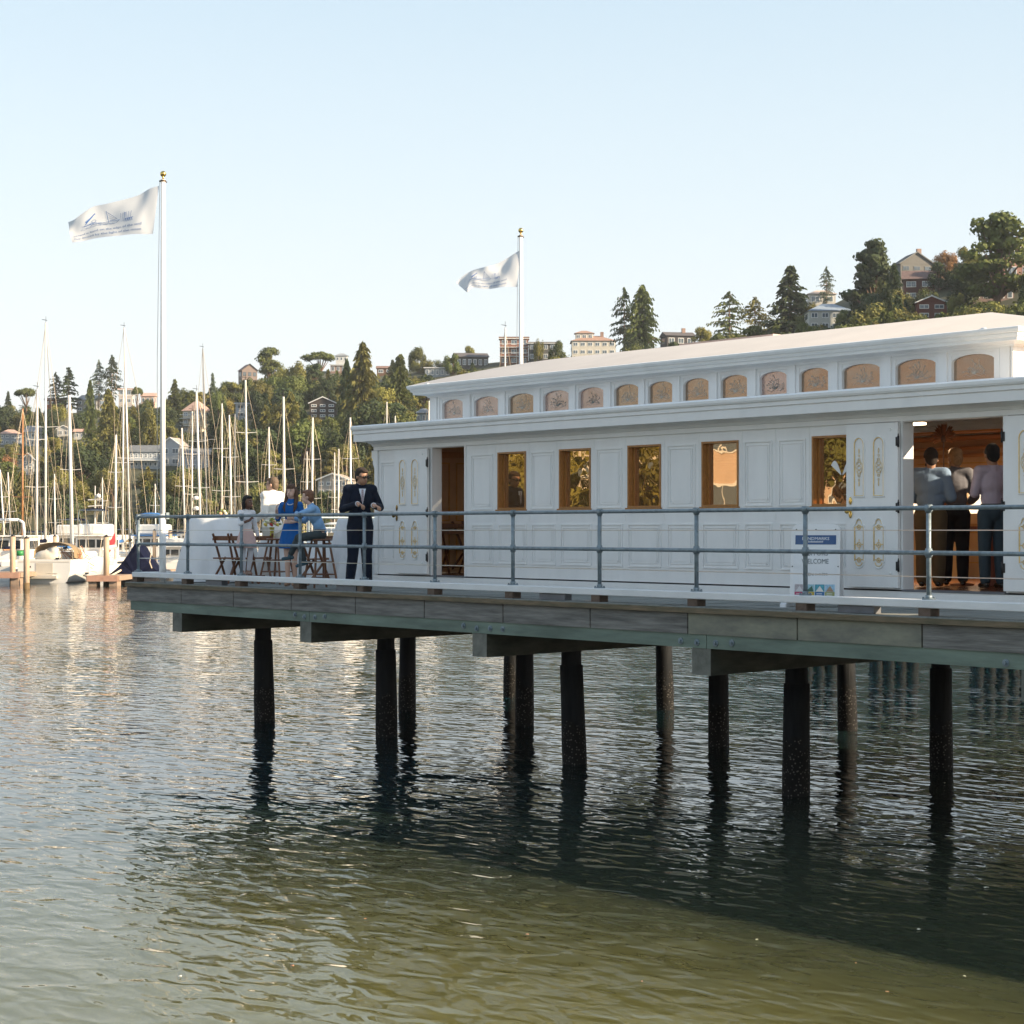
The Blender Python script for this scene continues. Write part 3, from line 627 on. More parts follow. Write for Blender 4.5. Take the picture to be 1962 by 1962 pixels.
    # main windows
    for i, (a, z0, b, z1) in enumerate(wins):
        mb = MB(); t = .028
        mb.box(a, Y-.012, z1-t, b, Y+.13, z1-.001); mb.box(a+.001, Y-.012, z0+t, a+t, Y+.13, z1-t-.001); mb.box(b-t, Y-.012, z0+t, b-.001, Y+.13, z1-t-.001); mb.box(a, Y-.012, z0+.001, b, Y+.13, z0+t-.001)
        mb.box(a-.02, Y-.035, z0-.03, b+.02, Y-.0015, z0-.001)
        mb.box(a+t+.001, Y+.075, z0+t, a+t+.03, Y+.12, z1-t); mb.box(b-t-.03, Y+.075, z0+t, b-t-.001, Y+.12, z1-t)
        f = B(mb, 'window', WOODW)
        mb = MB(); mb.add([(a+t, Y+.09, z0+t), (b-t, Y+.09, z0+t), (b-t, Y+.09, z1-t), (a+t, Y+.09, z1-t)], [(0,1,2,3)]); mb.build('pane', AMBER, f, fix=False)
        if i == 4:
            xc = b-.28; zc = z0+.50; mb = MB()
            for sg in (-1, 1):
                st = [(xc+sg*.012, zc-.12 if sg > 0 else zc-.09)]; 
                l1 = [(xc+sg*(.012+.17*u), zc-.09+.17*math.sin(u*2.4)*(1 if sg > 0 else .9)) for u in [k/8 for k in range(9)]]
                l2 = [(xc+sg*(.012+.17*u), zc-.09+.10*u*u) for u in [k/8 for k in range(8, 0, -1)]]
                pts = st+l1+l2; n = len(pts)
                for j in range(8): 
                    u0, u1 = j/8, (j+1)/8
                    f1 = lambda u: zc-.09+.17*math.sin(u*2.4); f2 = lambda u: zc-.11+.13*u
                    mb.add([(xc+sg*(.012+.17*u0), Y+.087, f2(u0)), (xc+sg*(.012+.17*u1), Y+.087, f2(u1)), (xc+sg*(.012+.17*u1), Y+.087, f1(u1)), (xc+sg*(.012+.17*u0), Y+.087, f1(u0))], [(0,1,2,3)])
            mb.build('leaf_decal', mat('decal_white', (.8, .8, .78), .5), f, fix=False)
    # lower body roof is closed by the clerestory
    K0, K1, KY0, KY1 = -26.76, -14.84, 19.45, 24.15
    cw = [(-26.43, -25.86), (-25.56, -24.92), (-24.66, -24.02), (-23.78, -23.16), (-22.93, -22.35), (-22.11, -21.57), (-21.36, -20.84), (-20.61, -20.09), (-19.85, -19.33), (-19.09, -18.58), (-18.35, -17.83), (-17.59, -16.94), (-16.68, -16.03), (-15.78, -15.13)]
    ZB, ZT = 5.295, 5.635
    mb = MB(); wall_holes(mb, K0, K1, 5.22, 5.73, KY0, KY0+.08, [(a, ZB, b, ZT) for a, b in cw]); B(mb, 'clerestory_wall', WHITE)
    mb = MB(); wall_holes(mb, K0, K1, 5.22, 5.73, KY1-.08, KY1, [(a, ZB, b, ZT) for a, b in cw]); B(mb, 'clerestory_wall', WHITE)
    mb = MB(); mb.box(K0, KY0+.082, 5.22, K0+.08, KY1-.082, 5.73); mb.box(K1-.08, KY0+.082, 5.22, K1, KY1-.082, 5.73)
    for yy in (19.8, 20.7, 21.6, 22.5, 23.4): mb.box(K1+.001, yy, 5.3, K1+.012, yy+.5, 5.32); mb.box(K1+.001, yy, 5.58, K1+.012, yy+.5, 5.6)
    B(mb, 'clerestory_end', WHITE)
    pil = [(K0, cw[0][0]-.06)]+[(cw[i][1]+.055, cw[i+1][0]-.055) for i in range(13)]+[(cw[13][1]+.06, K1)]
    for a, b in pil:
        mb = MB(); m_ = (a+b)/2; hw = min(.07, (b-a)/2-.002); mb.box(m_-hw, KY0-.022, 5.24, m_+hw, KY0-.0015, 5.70)
        if b-a > .16: mb.box(a, KY0-.012, 5.24, m_-hw-.012, KY0-.0012, 5.70); mb.box(m_+hw+.012, KY0-.012, 5.24, b, KY0-.0012, 5.70)
        B(mb, 'pilaster', WHITE)
    for i, (a, b) in enumerate(cw):
        for side, yy in ((0, KY0), (1, KY1-.08)):
            xc = (a+b)/2; hw = (b-a)/2; rise = .085
            arc = [(xc+hw*math.cos(t), ZT-.012-rise+rise*math.sin(t)) for t in [math.pi*k/12 for k in range(13)]]
            mb = MB(); y0, y1 = (yy+.012, yy+.06)
            for (p, q) in zip(arc, arc[1:]):
                mb.add([(p[0], y0, p[1]), (q[0], y0, q[1]), (q[0], y0, ZT-.0005), (p[0], y0, ZT-.0005)], [(0,1,2,3)])
                mb.add([(p[0], y0, p[1]), (q[0], y0, q[1]), (q[0], y1, q[1]), (p[0], y1, p[1])], [(0,1,2,3)])
            mb.box(a, y0-.03, ZB-.0+.001, b, y1, ZB+.014); f = B(mb, 'clerestory_window', WHITE)
            mb = MB(); ym = yy+.05; mb.add([(a+.001, ym, ZB+.012), (b-.001, ym, ZB+.012), (b-.001, ym, ZT-.01), (a+.001, ym, ZT-.01)], [(0,1,2,3)])
            mb.build('pane', ETCHP if i in (0, 1, 3, 4, 9) else ETCH, f, fix=False)
            if side == 0:
                rr = random.Random(i+3); mb = MB(); zc = ZB+.09
                for k in range(13):
                    t = math.pi*(k+.5)/13; L_ = rr.uniform(.07, .17)*(1 if abs(t-1.57) > .3 else 1.25)
                    p0 = (xc, ym-.004, zc); pts = []
                    for u in (0, .35, .7, 1): pts.append((xc+1.25*L_*u*math.cos(t+.25*math.sin(6*u)), ym-.004, zc+L_*u*math.sin(t+.25*math.sin(6*u))))
                    mb.tube(pts, .0018, 4); mb.tube([(pts[-1][0]+.011*math.cos(q), ym-.004, pts[-1][2]+.011*math.sin(q)) for q in [2*math.pi*z_/6 for z_ in range(7)]], .0017, 4)
                for sg in (-1, 1): mb.tube([(xc, ym-.004, zc-.01), (xc+sg*.08, ym-.004, zc-.03), (xc+sg*.14, ym-.004, zc-.005), (xc+sg*.17, ym-.004, zc-.03)], .0018, 4)
                mb.build('etched_motif', FROSTD if i in (3, 4, 9) else FROST, f)
    # upper eave and turtle-back roof
    mb = MB(); rings(mb, K0, KY0, K1, KY1, [(-.02, 5.675), (.03, 5.675), (.04, 5.70), (.09, 5.722), (.20, 5.726), (.21, 5.726), (.215, 5.765), (.235, 5.772), (.25, 5.80), (.25, 5.815), (.275, 5.822), (.29, 5.85), (.29, 5.875), (.26, 5.885)], cap=False); B(mb, 'upper_eave', WHITE)
    hw = (KY1-KY0)/2+.26; prof = []
    for k in range(19):
        u = k/18; prof.append((.26-u*hw*.999, 5.885+.51*(math.sin(math.pi/2*min(1, u))**.92)*(0.86+.14*u)))
    mb = MB(); mb.smooth = True; rings(mb, K0, KY0, K1, KY1, prof, cap=False); B(mb, 'roof', WHITE2)
    xa, xb = ony(1318, 650, 22.6).x, ony(1498, 650, 22.6).x
    mb = MB(); mb.box(xa, 22.4, 6.25, xb, 23.1, 6.54); B(mb, 'roof_hatch', mat('pinkish_hatch', (.55, .40, .34), .7, var=.1))
    for px in (818, 1884): x = ony(px, 740, 19.2).x; mb = MB(); mb.ell((x, 19.21, 5.885), (.05, .03, .02), None, 8, 6); B(mb, 'gutter_bracket', WHITE)
cabin()

def _roof_laps():
    t = WHITE2.node_tree; b = t.nodes['Principled BSDF']; old = b.inputs['Normal'].links[0].from_node
    tc = t.nodes.new('ShaderNodeTexCoord'); wv = t.nodes.new('ShaderNodeTexWave'); wv.wave_type = 'BANDS'; wv.bands_direction = 'X'; wv.inputs['Scale'].default_value = .32; wv.inputs['Distortion'].default_value = .15; wv.wave_profile = 'SAW'
    t.links.new(tc.outputs['Object'], wv.inputs['Vector']); bp = t.nodes.new('ShaderNodeBump'); bp.inputs['Strength'].default_value = .5; bp.inputs['Distance'].default_value = .012
    t.links.new(wv.outputs['Fac'], bp.inputs['Height']); t.links.new(old.outputs[0], bp.inputs['Normal']); t.links.new(bp.outputs[0], b.inputs['Normal'])
_roof_laps()
# lit ceiling lamp seen at the top left of the double doorway
def ceiling_lamp():
    p = ony(1757, 812, 21.6); r = empty('ceiling_lamp', (p.x, 21.6, p.z), 0, 'bright strip lamp high inside the cabin at the top left of the double doorway', 'lamp')
    em = bpy.data.materials.new('lamp_glow'); em.use_nodes = True; b = em.node_tree.nodes['Principled BSDF']; b.inputs['Emission Color'].default_value = (1, .82, .55, 1); b.inputs['Emission Strength'].default_value = 2.5
    mb = MB(); mb.bbox(-.13, -.05, -.02, .13, .05, .015, .006); mb.build('diffuser', em, r)
    mb = MB(); mb.bbox(-.15, -.07, .016, .15, .07, .045, .006); mb.build('housing', BRASS, r)
    mb = MB(); mb.cyl((0, 0, .05), (0, 0, 4.955-p.z if p.z < 4.9 else .3), .012, n=6); mb.build('stem', BRASS, r)
    l = bpy.data.lights.new('lamp_light', 'AREA'); l.energy = 42; l.size = .4; l.color = (1, .68, .38); lo = bpy.data.objects.new('lamp_light', l); link(lo, r); lo.location = (0, 0, -.06)
ceiling_lamp()
# added pavilion outside the frame, put there to shade the water
def pavilion():
    x0, x1, y0, y1 = -8.6, 7.4, 19.0, 25.2; r = empty('shade_pavilion', ((x0+x1)/2, (y0+y1)/2, DZ), 0, 'added unseen pavilion beyond the right edge, placed to shade the water', 'building'); inv = -Vector(r.location)
    def B(mb, n, m): o = mb.build(n, m, r); o.location = inv; return o
    wn = [(x0+1+2*i, 3.7, x0+1.9+2*i, 4.7) for i in range(7)]
    mb = MB(); wall_holes(mb, x0, x1, DZ, 5.15, y0, y0+.15, wn); B(mb, 'front_wall', WHITE)
    mb = MB(); mb.box(x0, y0+.152, DZ, x0+.15, y1, 5.15); mb.box(x1-.15, y0+.152, DZ, x1, y1, 5.15); mb.box(x0+.152, y1-.15, DZ, x1-.152, y1, 5.15); B(mb, 'walls', WHITE)
    for a, b, c, d in wn: mb = MB(); mb.box(a, y0+.05, b, c, y0+.08, d); B(mb, 'window', AMBER)
    mb = MB(); rings(mb, x0, y0, x1, y1, [(.0, 5.151), (.35, 5.17), (.35, 5.36), (-2.9, 5.9)]); B(mb, 'roof', WHITE2)
pavilion()
# ================================================================== flags, furniture, sign on the pier
CLOTH = mat('white_table_linen', (0.74, 0.75, 0.76), 0.8, var=0.04, scale=4, bump=0.15, bscale=6)
CWOOD = mat('stained_folding_wood', (0.15, 0.060, 0.025), 0.4, var=0.3, scale=10, stretch=(3, 3, .6))
FLAGM = mat('white_flag_cloth', (0.78, 0.80, 0.83), 0.8, var=0.03)
def _flag_translucent():
    t = FLAGM.node_tree; b = t.nodes['Principled BSDF']; out = t.nodes['Material Output']
    tr = t.nodes.new('ShaderNodeBsdfTranslucent'); tr.inputs[0].default_value = (.80, .82, .86, 1); mx = t.nodes.new('ShaderNodeMixShader'); mx.inputs[0].default_value = .5
    t.links.new(b.outputs[0], mx.inputs[1]); t.links.new(tr.outputs[0], mx.inputs[2]); t.links.new(mx.outputs[0], out.inputs['Surface'])
_flag_translucent()
INK = mat('flag_blue_ink', (0.04, 0.14, 0.40), 0.8, var=0.1); INKL = mat('flag_pale_ink', (0.14, 0.22, 0.40), 0.8, var=0.1)
def flagpole(loc, h, label, lean=0.0):
    r = empty('flagpole', loc, 0, label, 'flagpole')
    mb = MB(); mb.cyl((0, 0, 0), (lean, 0, h-.12), .052, .040, 16); mb.build('pole', mat('white_pole_paint', (.8, .79, .77), .35, var=.04), r)
    mb = MB(); mb.cyl((0, 0, 0), (0, 0, 1.22), .060, n=16); mb.build('sleeve', WHITE, r)
    mb = MB(); mb.ell((lean, 0, h-.02), (.055,)*3, None, 16, 12); mb.cyl((lean, 0, h-.12), (lean, 0, h-.06), .02, n=8); mb.build('gold_ball', BRASS, r)
    mb = MB(); d = RIGHT; mb.cyl((lean, 0, h-.16), (lean, 0, h-.13), .05, n=10)
    p = Vector((lean, 0, h-.15)); mb.cyl(p-d*.0, p-d*.07, .016, n=6); mb.cyl(p, p+d*.07+Vector((0,0,-.02)), .012, n=6); mb.build('truck', mat('bronze_fitting', (.16, .11, .07), .4, .7), r)
    mb = MB(); q = d*-.10; mb.tube([p-d*.06, q+Vector((lean*.6, 0, h*.55)), q+Vector((0, 0, 1.3)), Vector((-.05, 0, 1.25))], .005, 4); mb.build('halyard', mat('pale_rope', (.6, .58, .52), .8), r)
    mb = MB(); c = Vector((0, 0, 1.2))+d*.08; mb.box(c.x-.03, c.y-.03, 1.14, c.x+.03, c.y+.03, 1.26); mb.build('cleat', GALV, r)
def flag(pole_px, Z, top, bot, label, folds, seedv, text_u0=.22):
    """cloth pinned to the pole: top and bottom edges are curves in the plane of the wind, with real folds in depth"""
    def curve(pts, u):
        n = len(pts)-1; x = u*n; i = min(n-1, int(x)); f = x-i
        p = [pts[max(0, i-1)], pts[i], pts[i+1], pts[min(n, i+2)]]
        return [0.5*((2*p[1][k])+(-p[0][k]+p[2][k])*f+(2*p[0][k]-5*p[1][k]+4*p[2][k]-p[3][k])*f*f+(-p[0][k]+3*p[1][k]-3*p[2][k]+p[3][k])*f**3) for k in (0, 1)]
    base = flat(pole_px, Z, 0)
    def P(u, v, off=0.0):
        a, b = curve(bot, u), curve(top, u); px = a[0]+(b[0]-a[0])*v; py = a[1]+(b[1]-a[1])*v
        dep = 0
        for (fu, fv, am, ph) in folds: dep += am*math.sin(fu*u*6.283+fv*v*6.283+ph)
        dep *= min(1, u*5+.12)
        q = atz(px, py, Z); q = q+FWD*(dep-off); return q-Vector((base.x, base.y, 0))
    mb = MB(); nu, nv = 64, 32; mb.smooth = True
    mb.add([P(i/nu, j/nv) for i in range(nu+1) for j in range(nv+1)], [(i*(nv+1)+j, (i+1)*(nv+1)+j, (i+1)*(nv+1)+j+1, i*(nv+1)+j+1) for i in range(nu) for j in range(nv)])
    o = mb.build('flag', FLAGM, None, base, fix=False); tag(o, label, 'flag', 'white printed flags on the pier')
    L_, Hh = 1.6, 0.9
    def put(vs, fs, x0, y0, m, name):
        mb = MB()
        for sgn in (1, -1):   # printed through: visible on both faces
            pts = [P(1-(x0+v[0])/L_, (y0+v[1])/Hh, .006*sgn) for v in vs]; mb.add(pts, [f if sgn > 0 else f[::-1] for f in fs])
        mb.build(name, m, o, fix=False)
    for s, y in (('and hand in hand on the edge of the sand', .20), ('They danced by the light of the moon', .085)):
        vs, fs = text_geo(s, .072, 'LEFT', 1.0); wd = max(v[0] for v in vs); k = 1.22/wd; vs = [(v[0]*k, v[1]*1.15) for v in vs]
        put(vs, fs, .10, y, INKL, 'flag_lettering')
    # line drawing: a little boat with a striped sail, waves and shore reeds
    def stroke(pts, w_=.007):
        vs, fs = [], []
        for (a, b) in zip(pts, pts[1:]):
            a = Vector(a); b = Vector(b); d = (b-a); 
            if d.length < 1e-5: continue
            n = Vector((-d.y, d.x)).normalized()*w_/2; i = len(vs); vs += [tuple(a-n), tuple(b-n), tuple(b+n), tuple(a+n)]; fs.append((i, i+1, i+2, i+3))
        return vs, fs
    rr = random.Random(seedv); V, Fc = [], []
    def addst(pts, w_=.007):
        vs, fs = stroke(pts, w_); b = len(V); V.extend(vs); Fc.extend([tuple(b+i for i in f) for f in fs])
    for k in range(9): x = .30+rr.uniform(-.03, .25); y = .33+.03*k/2+rr.uniform(0, .03); addst([(x+.02*i, y+.008*math.sin(i*1.3+k)) for i in range(10)], .006)
    addst([(.62, .40), (.66, .36), (.90, .36), (.96, .42), (.62, .40)], .009); addst([(.78, .40), (.78, .72)], .008); addst([(.78, .70), (.92, .46), (.80, .44)], .006)
    for k in range(5): addst([(.80, .46+.045*k), (.90-.02*k, .47+.045*k)], .005)
    for k in range(8): x = .98+.02*k; addst([(x, .36), (x+.01*math.sin(k), .5+.03*math.sin(k*2)), (x+.02*math.sin(k), .58)], .005)
    addst([(.56+.035*math.cos(a), .50+.035*math.sin(a)) for a in [i*.5 for i in range(13)]], .008)
    for k in range(4): addst([(1.06+.03*k, .34), (1.05+.03*k, .42), (1.075+.03*k, .41)], .012)
    put(V, Fc, 0, 0, INKL, 'flag_drawing')
    V.clear(); Fc.clear()
    for k in range(9): addst([(.42+.012*k, .50+.012*k), (.45+.018*k, .54+.02*k), (.43+.02*k, .58+.012*k)], .017)
    for k in range(4): addst([(.34+.04*k, .44), (.40+.05*k, .455), (.45+.05*k, .44)], .008)
    put(V, Fc, 0, 0, INK, 'flag_drawing')
    return o
fp1 = flat(311.5, 35.6, DZ); flagpole(fp1, 7.40, 'tall white flagpole with gold ball on the left corner of the pier')
flag(311.5, 35.6, [(305, 356), (285, 362), (262, 374), (232, 383), (203, 391), (180, 396), (158, 410), (143, 421), (130, 425)],
     [(293, 448), (278, 449), (258, 449), (236, 451), (215, 453), (190, 455), (168, 459), (150, 463), (139, 465)],
     'white flag with blue drawing flying from the tall near flagpole', [(1.15, .55, .040, 2.4), (2.6, -.7, .012, 2), (5, 1.2, .004, 1)], 1)
fp2 = flat(999, 42.3, DZ); flagpole(fp2, 7.40, 'white flagpole behind the cabin roof, with a gold ball', lean=-.02)
flag(999, 42.3, [(998, 478), (980, 489), (962, 500), (945, 508), (930, 512), (915, 515), (900, 520), (886, 529), (874, 541)],
     [(991, 550), (976, 549), (960, 551), (944, 553), (927, 553), (913, 551), (904, 551), (897, 560), (893, 559)],
     'smaller white flag flying behind the cabin roof, fly end curled', [(1.5, .6, .055, 2.6), (3.0, -.8, .014, .5), (5.0, 1.3, .006, 1)], 5)
def cloth_table(px, Z, rtop, rbot, h, label, cat='table', square=False, seed=1):
    r = empty('linen_table', flat(px, Z, DZ), FACE, label, cat)
    mb = MB(); mb.lathe([(rtop*.93, h-.05), (rtop*.95, h-.02), (rtop*.95, h-.008)], 24, (0, 0, 0)); mb.cyl((0, 0, .03), (0, 0, h-.05), .04, n=10); mb.build('table_frame', CWOOD, r)
    mb = MB(); n = 96; vs = []; prof = [0, .02, .06, .15, .3, .5, .7, .85, 1.0]
    vs.append((0, 0, h))
    mb.smooth = True
    for t_ in prof:
        for i in range(n):
            a = 2*math.pi*i/n; fold = math.sin(a*9+seed)+.5*math.sin(a*17+seed*2)+.3*math.sin(a*5+seed)
            rr_ = rtop+(rbot-rtop)*t_**.8+.045*fold*t_**.7
            vs.append((rr_*math.cos(a), rr_*math.sin(a), h-.002-t_*(h-.015)))
    fs = [(0, 1+i, 1+(i+1) % n) for i in range(n)]+[(1+k*n+i, 1+(k+1)*n+i, 1+(k+1)*n+(i+1) % n, 1+k*n+(i+1) % n) for k in range(len(prof)-1) for i in range(n)]
    mb.add(vs, fs); c = mb.build('tablecloth', CLOTH, None, r.location.copy()); c.rotation_euler = r.rotation_euler
    tag(c, label.replace('table under', 'floor-length cloth over').replace('round bar-height', 'the bar-height').replace('low round', 'the low round')+' table' if False else 'white floor-length cloth hanging over the '+label, 'tablecloth')
    return r
ta = cloth_table(418, 36.2, .50, .80, 1.16, 'bar-height table standing left of the girl in the cardigan', seed=1)
tb = cloth_table(540, 35.6, .38, .46, .80, 'low round table between the white-jacketed man and the boy', seed=2)
tc_ = cloth_table(634, 37.2, .42, .55, .80, 'low table with glassware behind the sitting boy', seed=3)
td = cloth_table(690, 34.2, .38, .55, 1.14, 'bar-height table standing behind the man in the navy suit', seed=4)
def bouquet(px, Z, z, sc_, cols, label, vase=True, cat='flowers'):
    r = empty('flower_bouquet', flat(px, Z, z), FACE, label, cat); rr = random.Random(int(px))
    leaf = mat('bouquet_leaves', (.16, .24, .05), .7, var=.3, scale=10)
    z0 = 0
    if vase:
        mb = MB(); mb.lathe([(.045*sc_, 0), (.05*sc_, .01), (.035*sc_, .10*sc_), (.05*sc_, .2*sc_)], 14); mb.build('vase', mat('yellow_green_vase', (.38, .34, .05), .25), r); z0 = .2*sc_
    mb = MB()
    for i in range(70):
        a = rr.uniform(0, 6.28); b = rr.uniform(.1, 1.3); R_ = rr.uniform(.08, .19)*sc_; c = Vector((R_*math.sin(b)*math.cos(a), R_*math.sin(b)*math.sin(a), z0+R_*math.cos(b)))
        d = Vector((rr.uniform(-1, 1), rr.uniform(-1, 1), rr.uniform(-.2, 1))).normalized()*.05*sc_; s_ = d.cross(Vector((rr.uniform(-1,1), rr.uniform(-1,1), 1))).normalized()*.018*sc_
        mb.add([c-d*.6, c+s_, c+d, c-s_], [(0,1,2,3)])
    mb.build('foliage', leaf, r)
    for k, col in enumerate(cols):
        a = rr.uniform(0, 6.28); b = rr.uniform(0, 1.25); R_ = .15*sc_; c = Vector((R_*math.sin(b)*math.cos(a), R_*math.sin(b)*math.sin(a), z0+R_*math.cos(b)*1.0+.01))
        if k < 5: c = Vector(((-.11+.055*k)*sc_, -.10*sc_, z0+(.06+.05*(k % 2))*sc_))
        mb = MB(); q = (.034)*sc_
        for t in range(3): mb.ell(c+Vector((0, 0, -.3*q*t)), (q*(1-.12*t)*(1+.25*t), q*(1+.13*t), q*.55), Euler((.3*t, .2, t)).to_matrix(), 8, 6)
        mb.build('blossom', mat('petal_%d%d%d' % tuple(int(x*100) for x in col), col, .7, var=.15, scale=25), r)
PEACH, RED, CREAM, YEL, PINK = (.75, .42, .22), (.55, .06, .05), (.75, .68, .5), (.65, .50, .10), (.7, .35, .3)
bouquet(429, 36.1, DZ+1.165, .85, [CREAM, PEACH, RED, CREAM, PEACH, YEL, CREAM, RED], 'loose peach and red flowers on the tall white table at left', False)
bouquet(521, 35.2, DZ+.805, .95, [YEL, CREAM, RED, PEACH, YEL, CREAM, PINK, YEL, CREAM], 'yellow and cream bouquet in a yellow-green vase on the low middle table')
GLASSW = mat('clear_glassware', (.75, .78, .8), .08, spec=.8, var=.02)
for i, px in enumerate((624, 631, 639)):
    mb = MB(); mb.lathe([(.03, 0), (.028, .004), (.005, .01), (.005, .07), (.032, .11), (.036, .17)], 12); o = mb.build('drinking_glass', GLASSW, None, flat(px, 37.0+.1*i, DZ+.806))
    tag(o, ['left wine glass on the low table behind the boy', 'middle wine glass on the low table behind the boy', 'right wine glass on the low table behind the boy'][i], 'glass')
mb = MB(); mb.bbox(-.16, -.1, 0, .16, .1, .09, .01); o = mb.build('wooden_tray', mat('pale_tray_wood', (.62, .42, .22), .6), None, flat(645, 36.9, DZ+.806)); tag(o, 'pale wooden tray at the right edge of the low table', 'tray')
def folding_chair(loc, rz, label):
    r = empty('folding_chair', loc, rz, label, 'chair', 'dark wooden folding chairs')
    for sx in (-1, 1):
        x = .20*sx
        mb = MB(); mb.cyl((x, -.24, 0), (x, .16, .88), .022, n=6); mb.box(x-.012, .12, .76, x+.012, .16, .80); mb.build('back_leg', CWOOD, r)
        mb = MB(); mb.cyl((x*.86, .24, 0), (x*.86, -.16, .46), .021, n=6); mb.build('front_leg', CWOOD, r)
    mb = MB(); mb.box(-.20, .09, .76, .20, .115, .84); mb.build('top_slat', CWOOD, r)
    mb = MB(); mb.box(-.19, .055, .66, .19, .08, .72); mb.build('back_slat', CWOOD, r)
    mb = MB()
    mb.box(-.19, -.20, .435, .19, .17, .46); mb.build('seat', CWOOD, r)
    mb = MB(); mb.cyl((-.17, .16, .10), (.17, .16, .10), .011, n=6); mb.build('stretcher', CWOOD, r)
    mb = MB(); mb.cyl((-.20, -.18, .13), (.20, -.18, .13), .011, n=6); mb.build('stretcher', CWOOD, r)
    return r
fc = folding_chair(flat(436, 34.9, DZ), FACE+math.radians(150), 'leftmost dark folding chair, its back to the big white table')
for px, Z, a, lab in ((464, 34.6, 165, 'dark folding chair right behind the girl standing on the rail'), (497, 35.0, 200, 'dark folding chair between the girl and the bouquet table'), (600, 33.8, 130, 'folding chair with crossed legs under the sitting boy'), (642, 34.6, 185, 'squarer dark chair between the boy and the navy-suited man')):
    c = copy_tree(fc); c.location = flat(px, Z, DZ); c.rotation_euler = (0, 0, FACE+math.radians(a)); c['label'] = lab
p = ony(872, 1016, 20.1); c = copy_tree(fc); c.location = (p.x, 20.1, FL); c.rotation_euler = (0, 0, math.radians(75)); c['label'] = 'folded wooden chair just inside the left cabin door'
p = ony(886, 1016, 20.6); c = copy_tree(fc); c.location = (p.x+.25, 20.5, FL); c.rotation_euler = (0, 0, math.radians(110)); c['label'] = 'second wooden chair further inside the left cabin door'
def bar_stool(loc, rz, label, h=.80):
    r = empty('bar_stool', loc, rz, label, 'stool', 'splay-legged wooden bar stools')
    mb = MB(); mb.lathe([(.15, h-.035), (.185, h-.03), (.19, h-.012), (.175, h)], 20); mb.build('seat', CWOOD, r)
    for sx in (-1, 1):
        for sy in (-1, 1): mb = MB(); mb.cyl((sx*.11, sy*.10, h-.03), (sx*.21, sy*.24, 0), .019, n=6); mb.build('leg', CWOOD, r)
    for z, k in ((.22, .73), (.42, .5)):
        a, b = .11+.10*k, .10+.14*k
        for p_, q_ in (((-a, -b), (a, -b)), ((-a, b), (a, b)), ((-a, -b), (-a, b)), ((a, -b), (a, b))):
            mb = MB(); mb.cyl((*p_, z), (*q_, z), .012, n=6); mb.build('rung', CWOOD, r)
    return r
bs = bar_stool(flat(614, 32.3, DZ), FACE+.5, 'bar stool with splayed legs that the boy in the blue shirt sits on')
c = copy_tree(bs); c.location = flat(531, 34.4, DZ); c.rotation_euler = (0, 0, FACE+1.0); c['label'] = 'empty bar stool beside the woman in the blue dress'
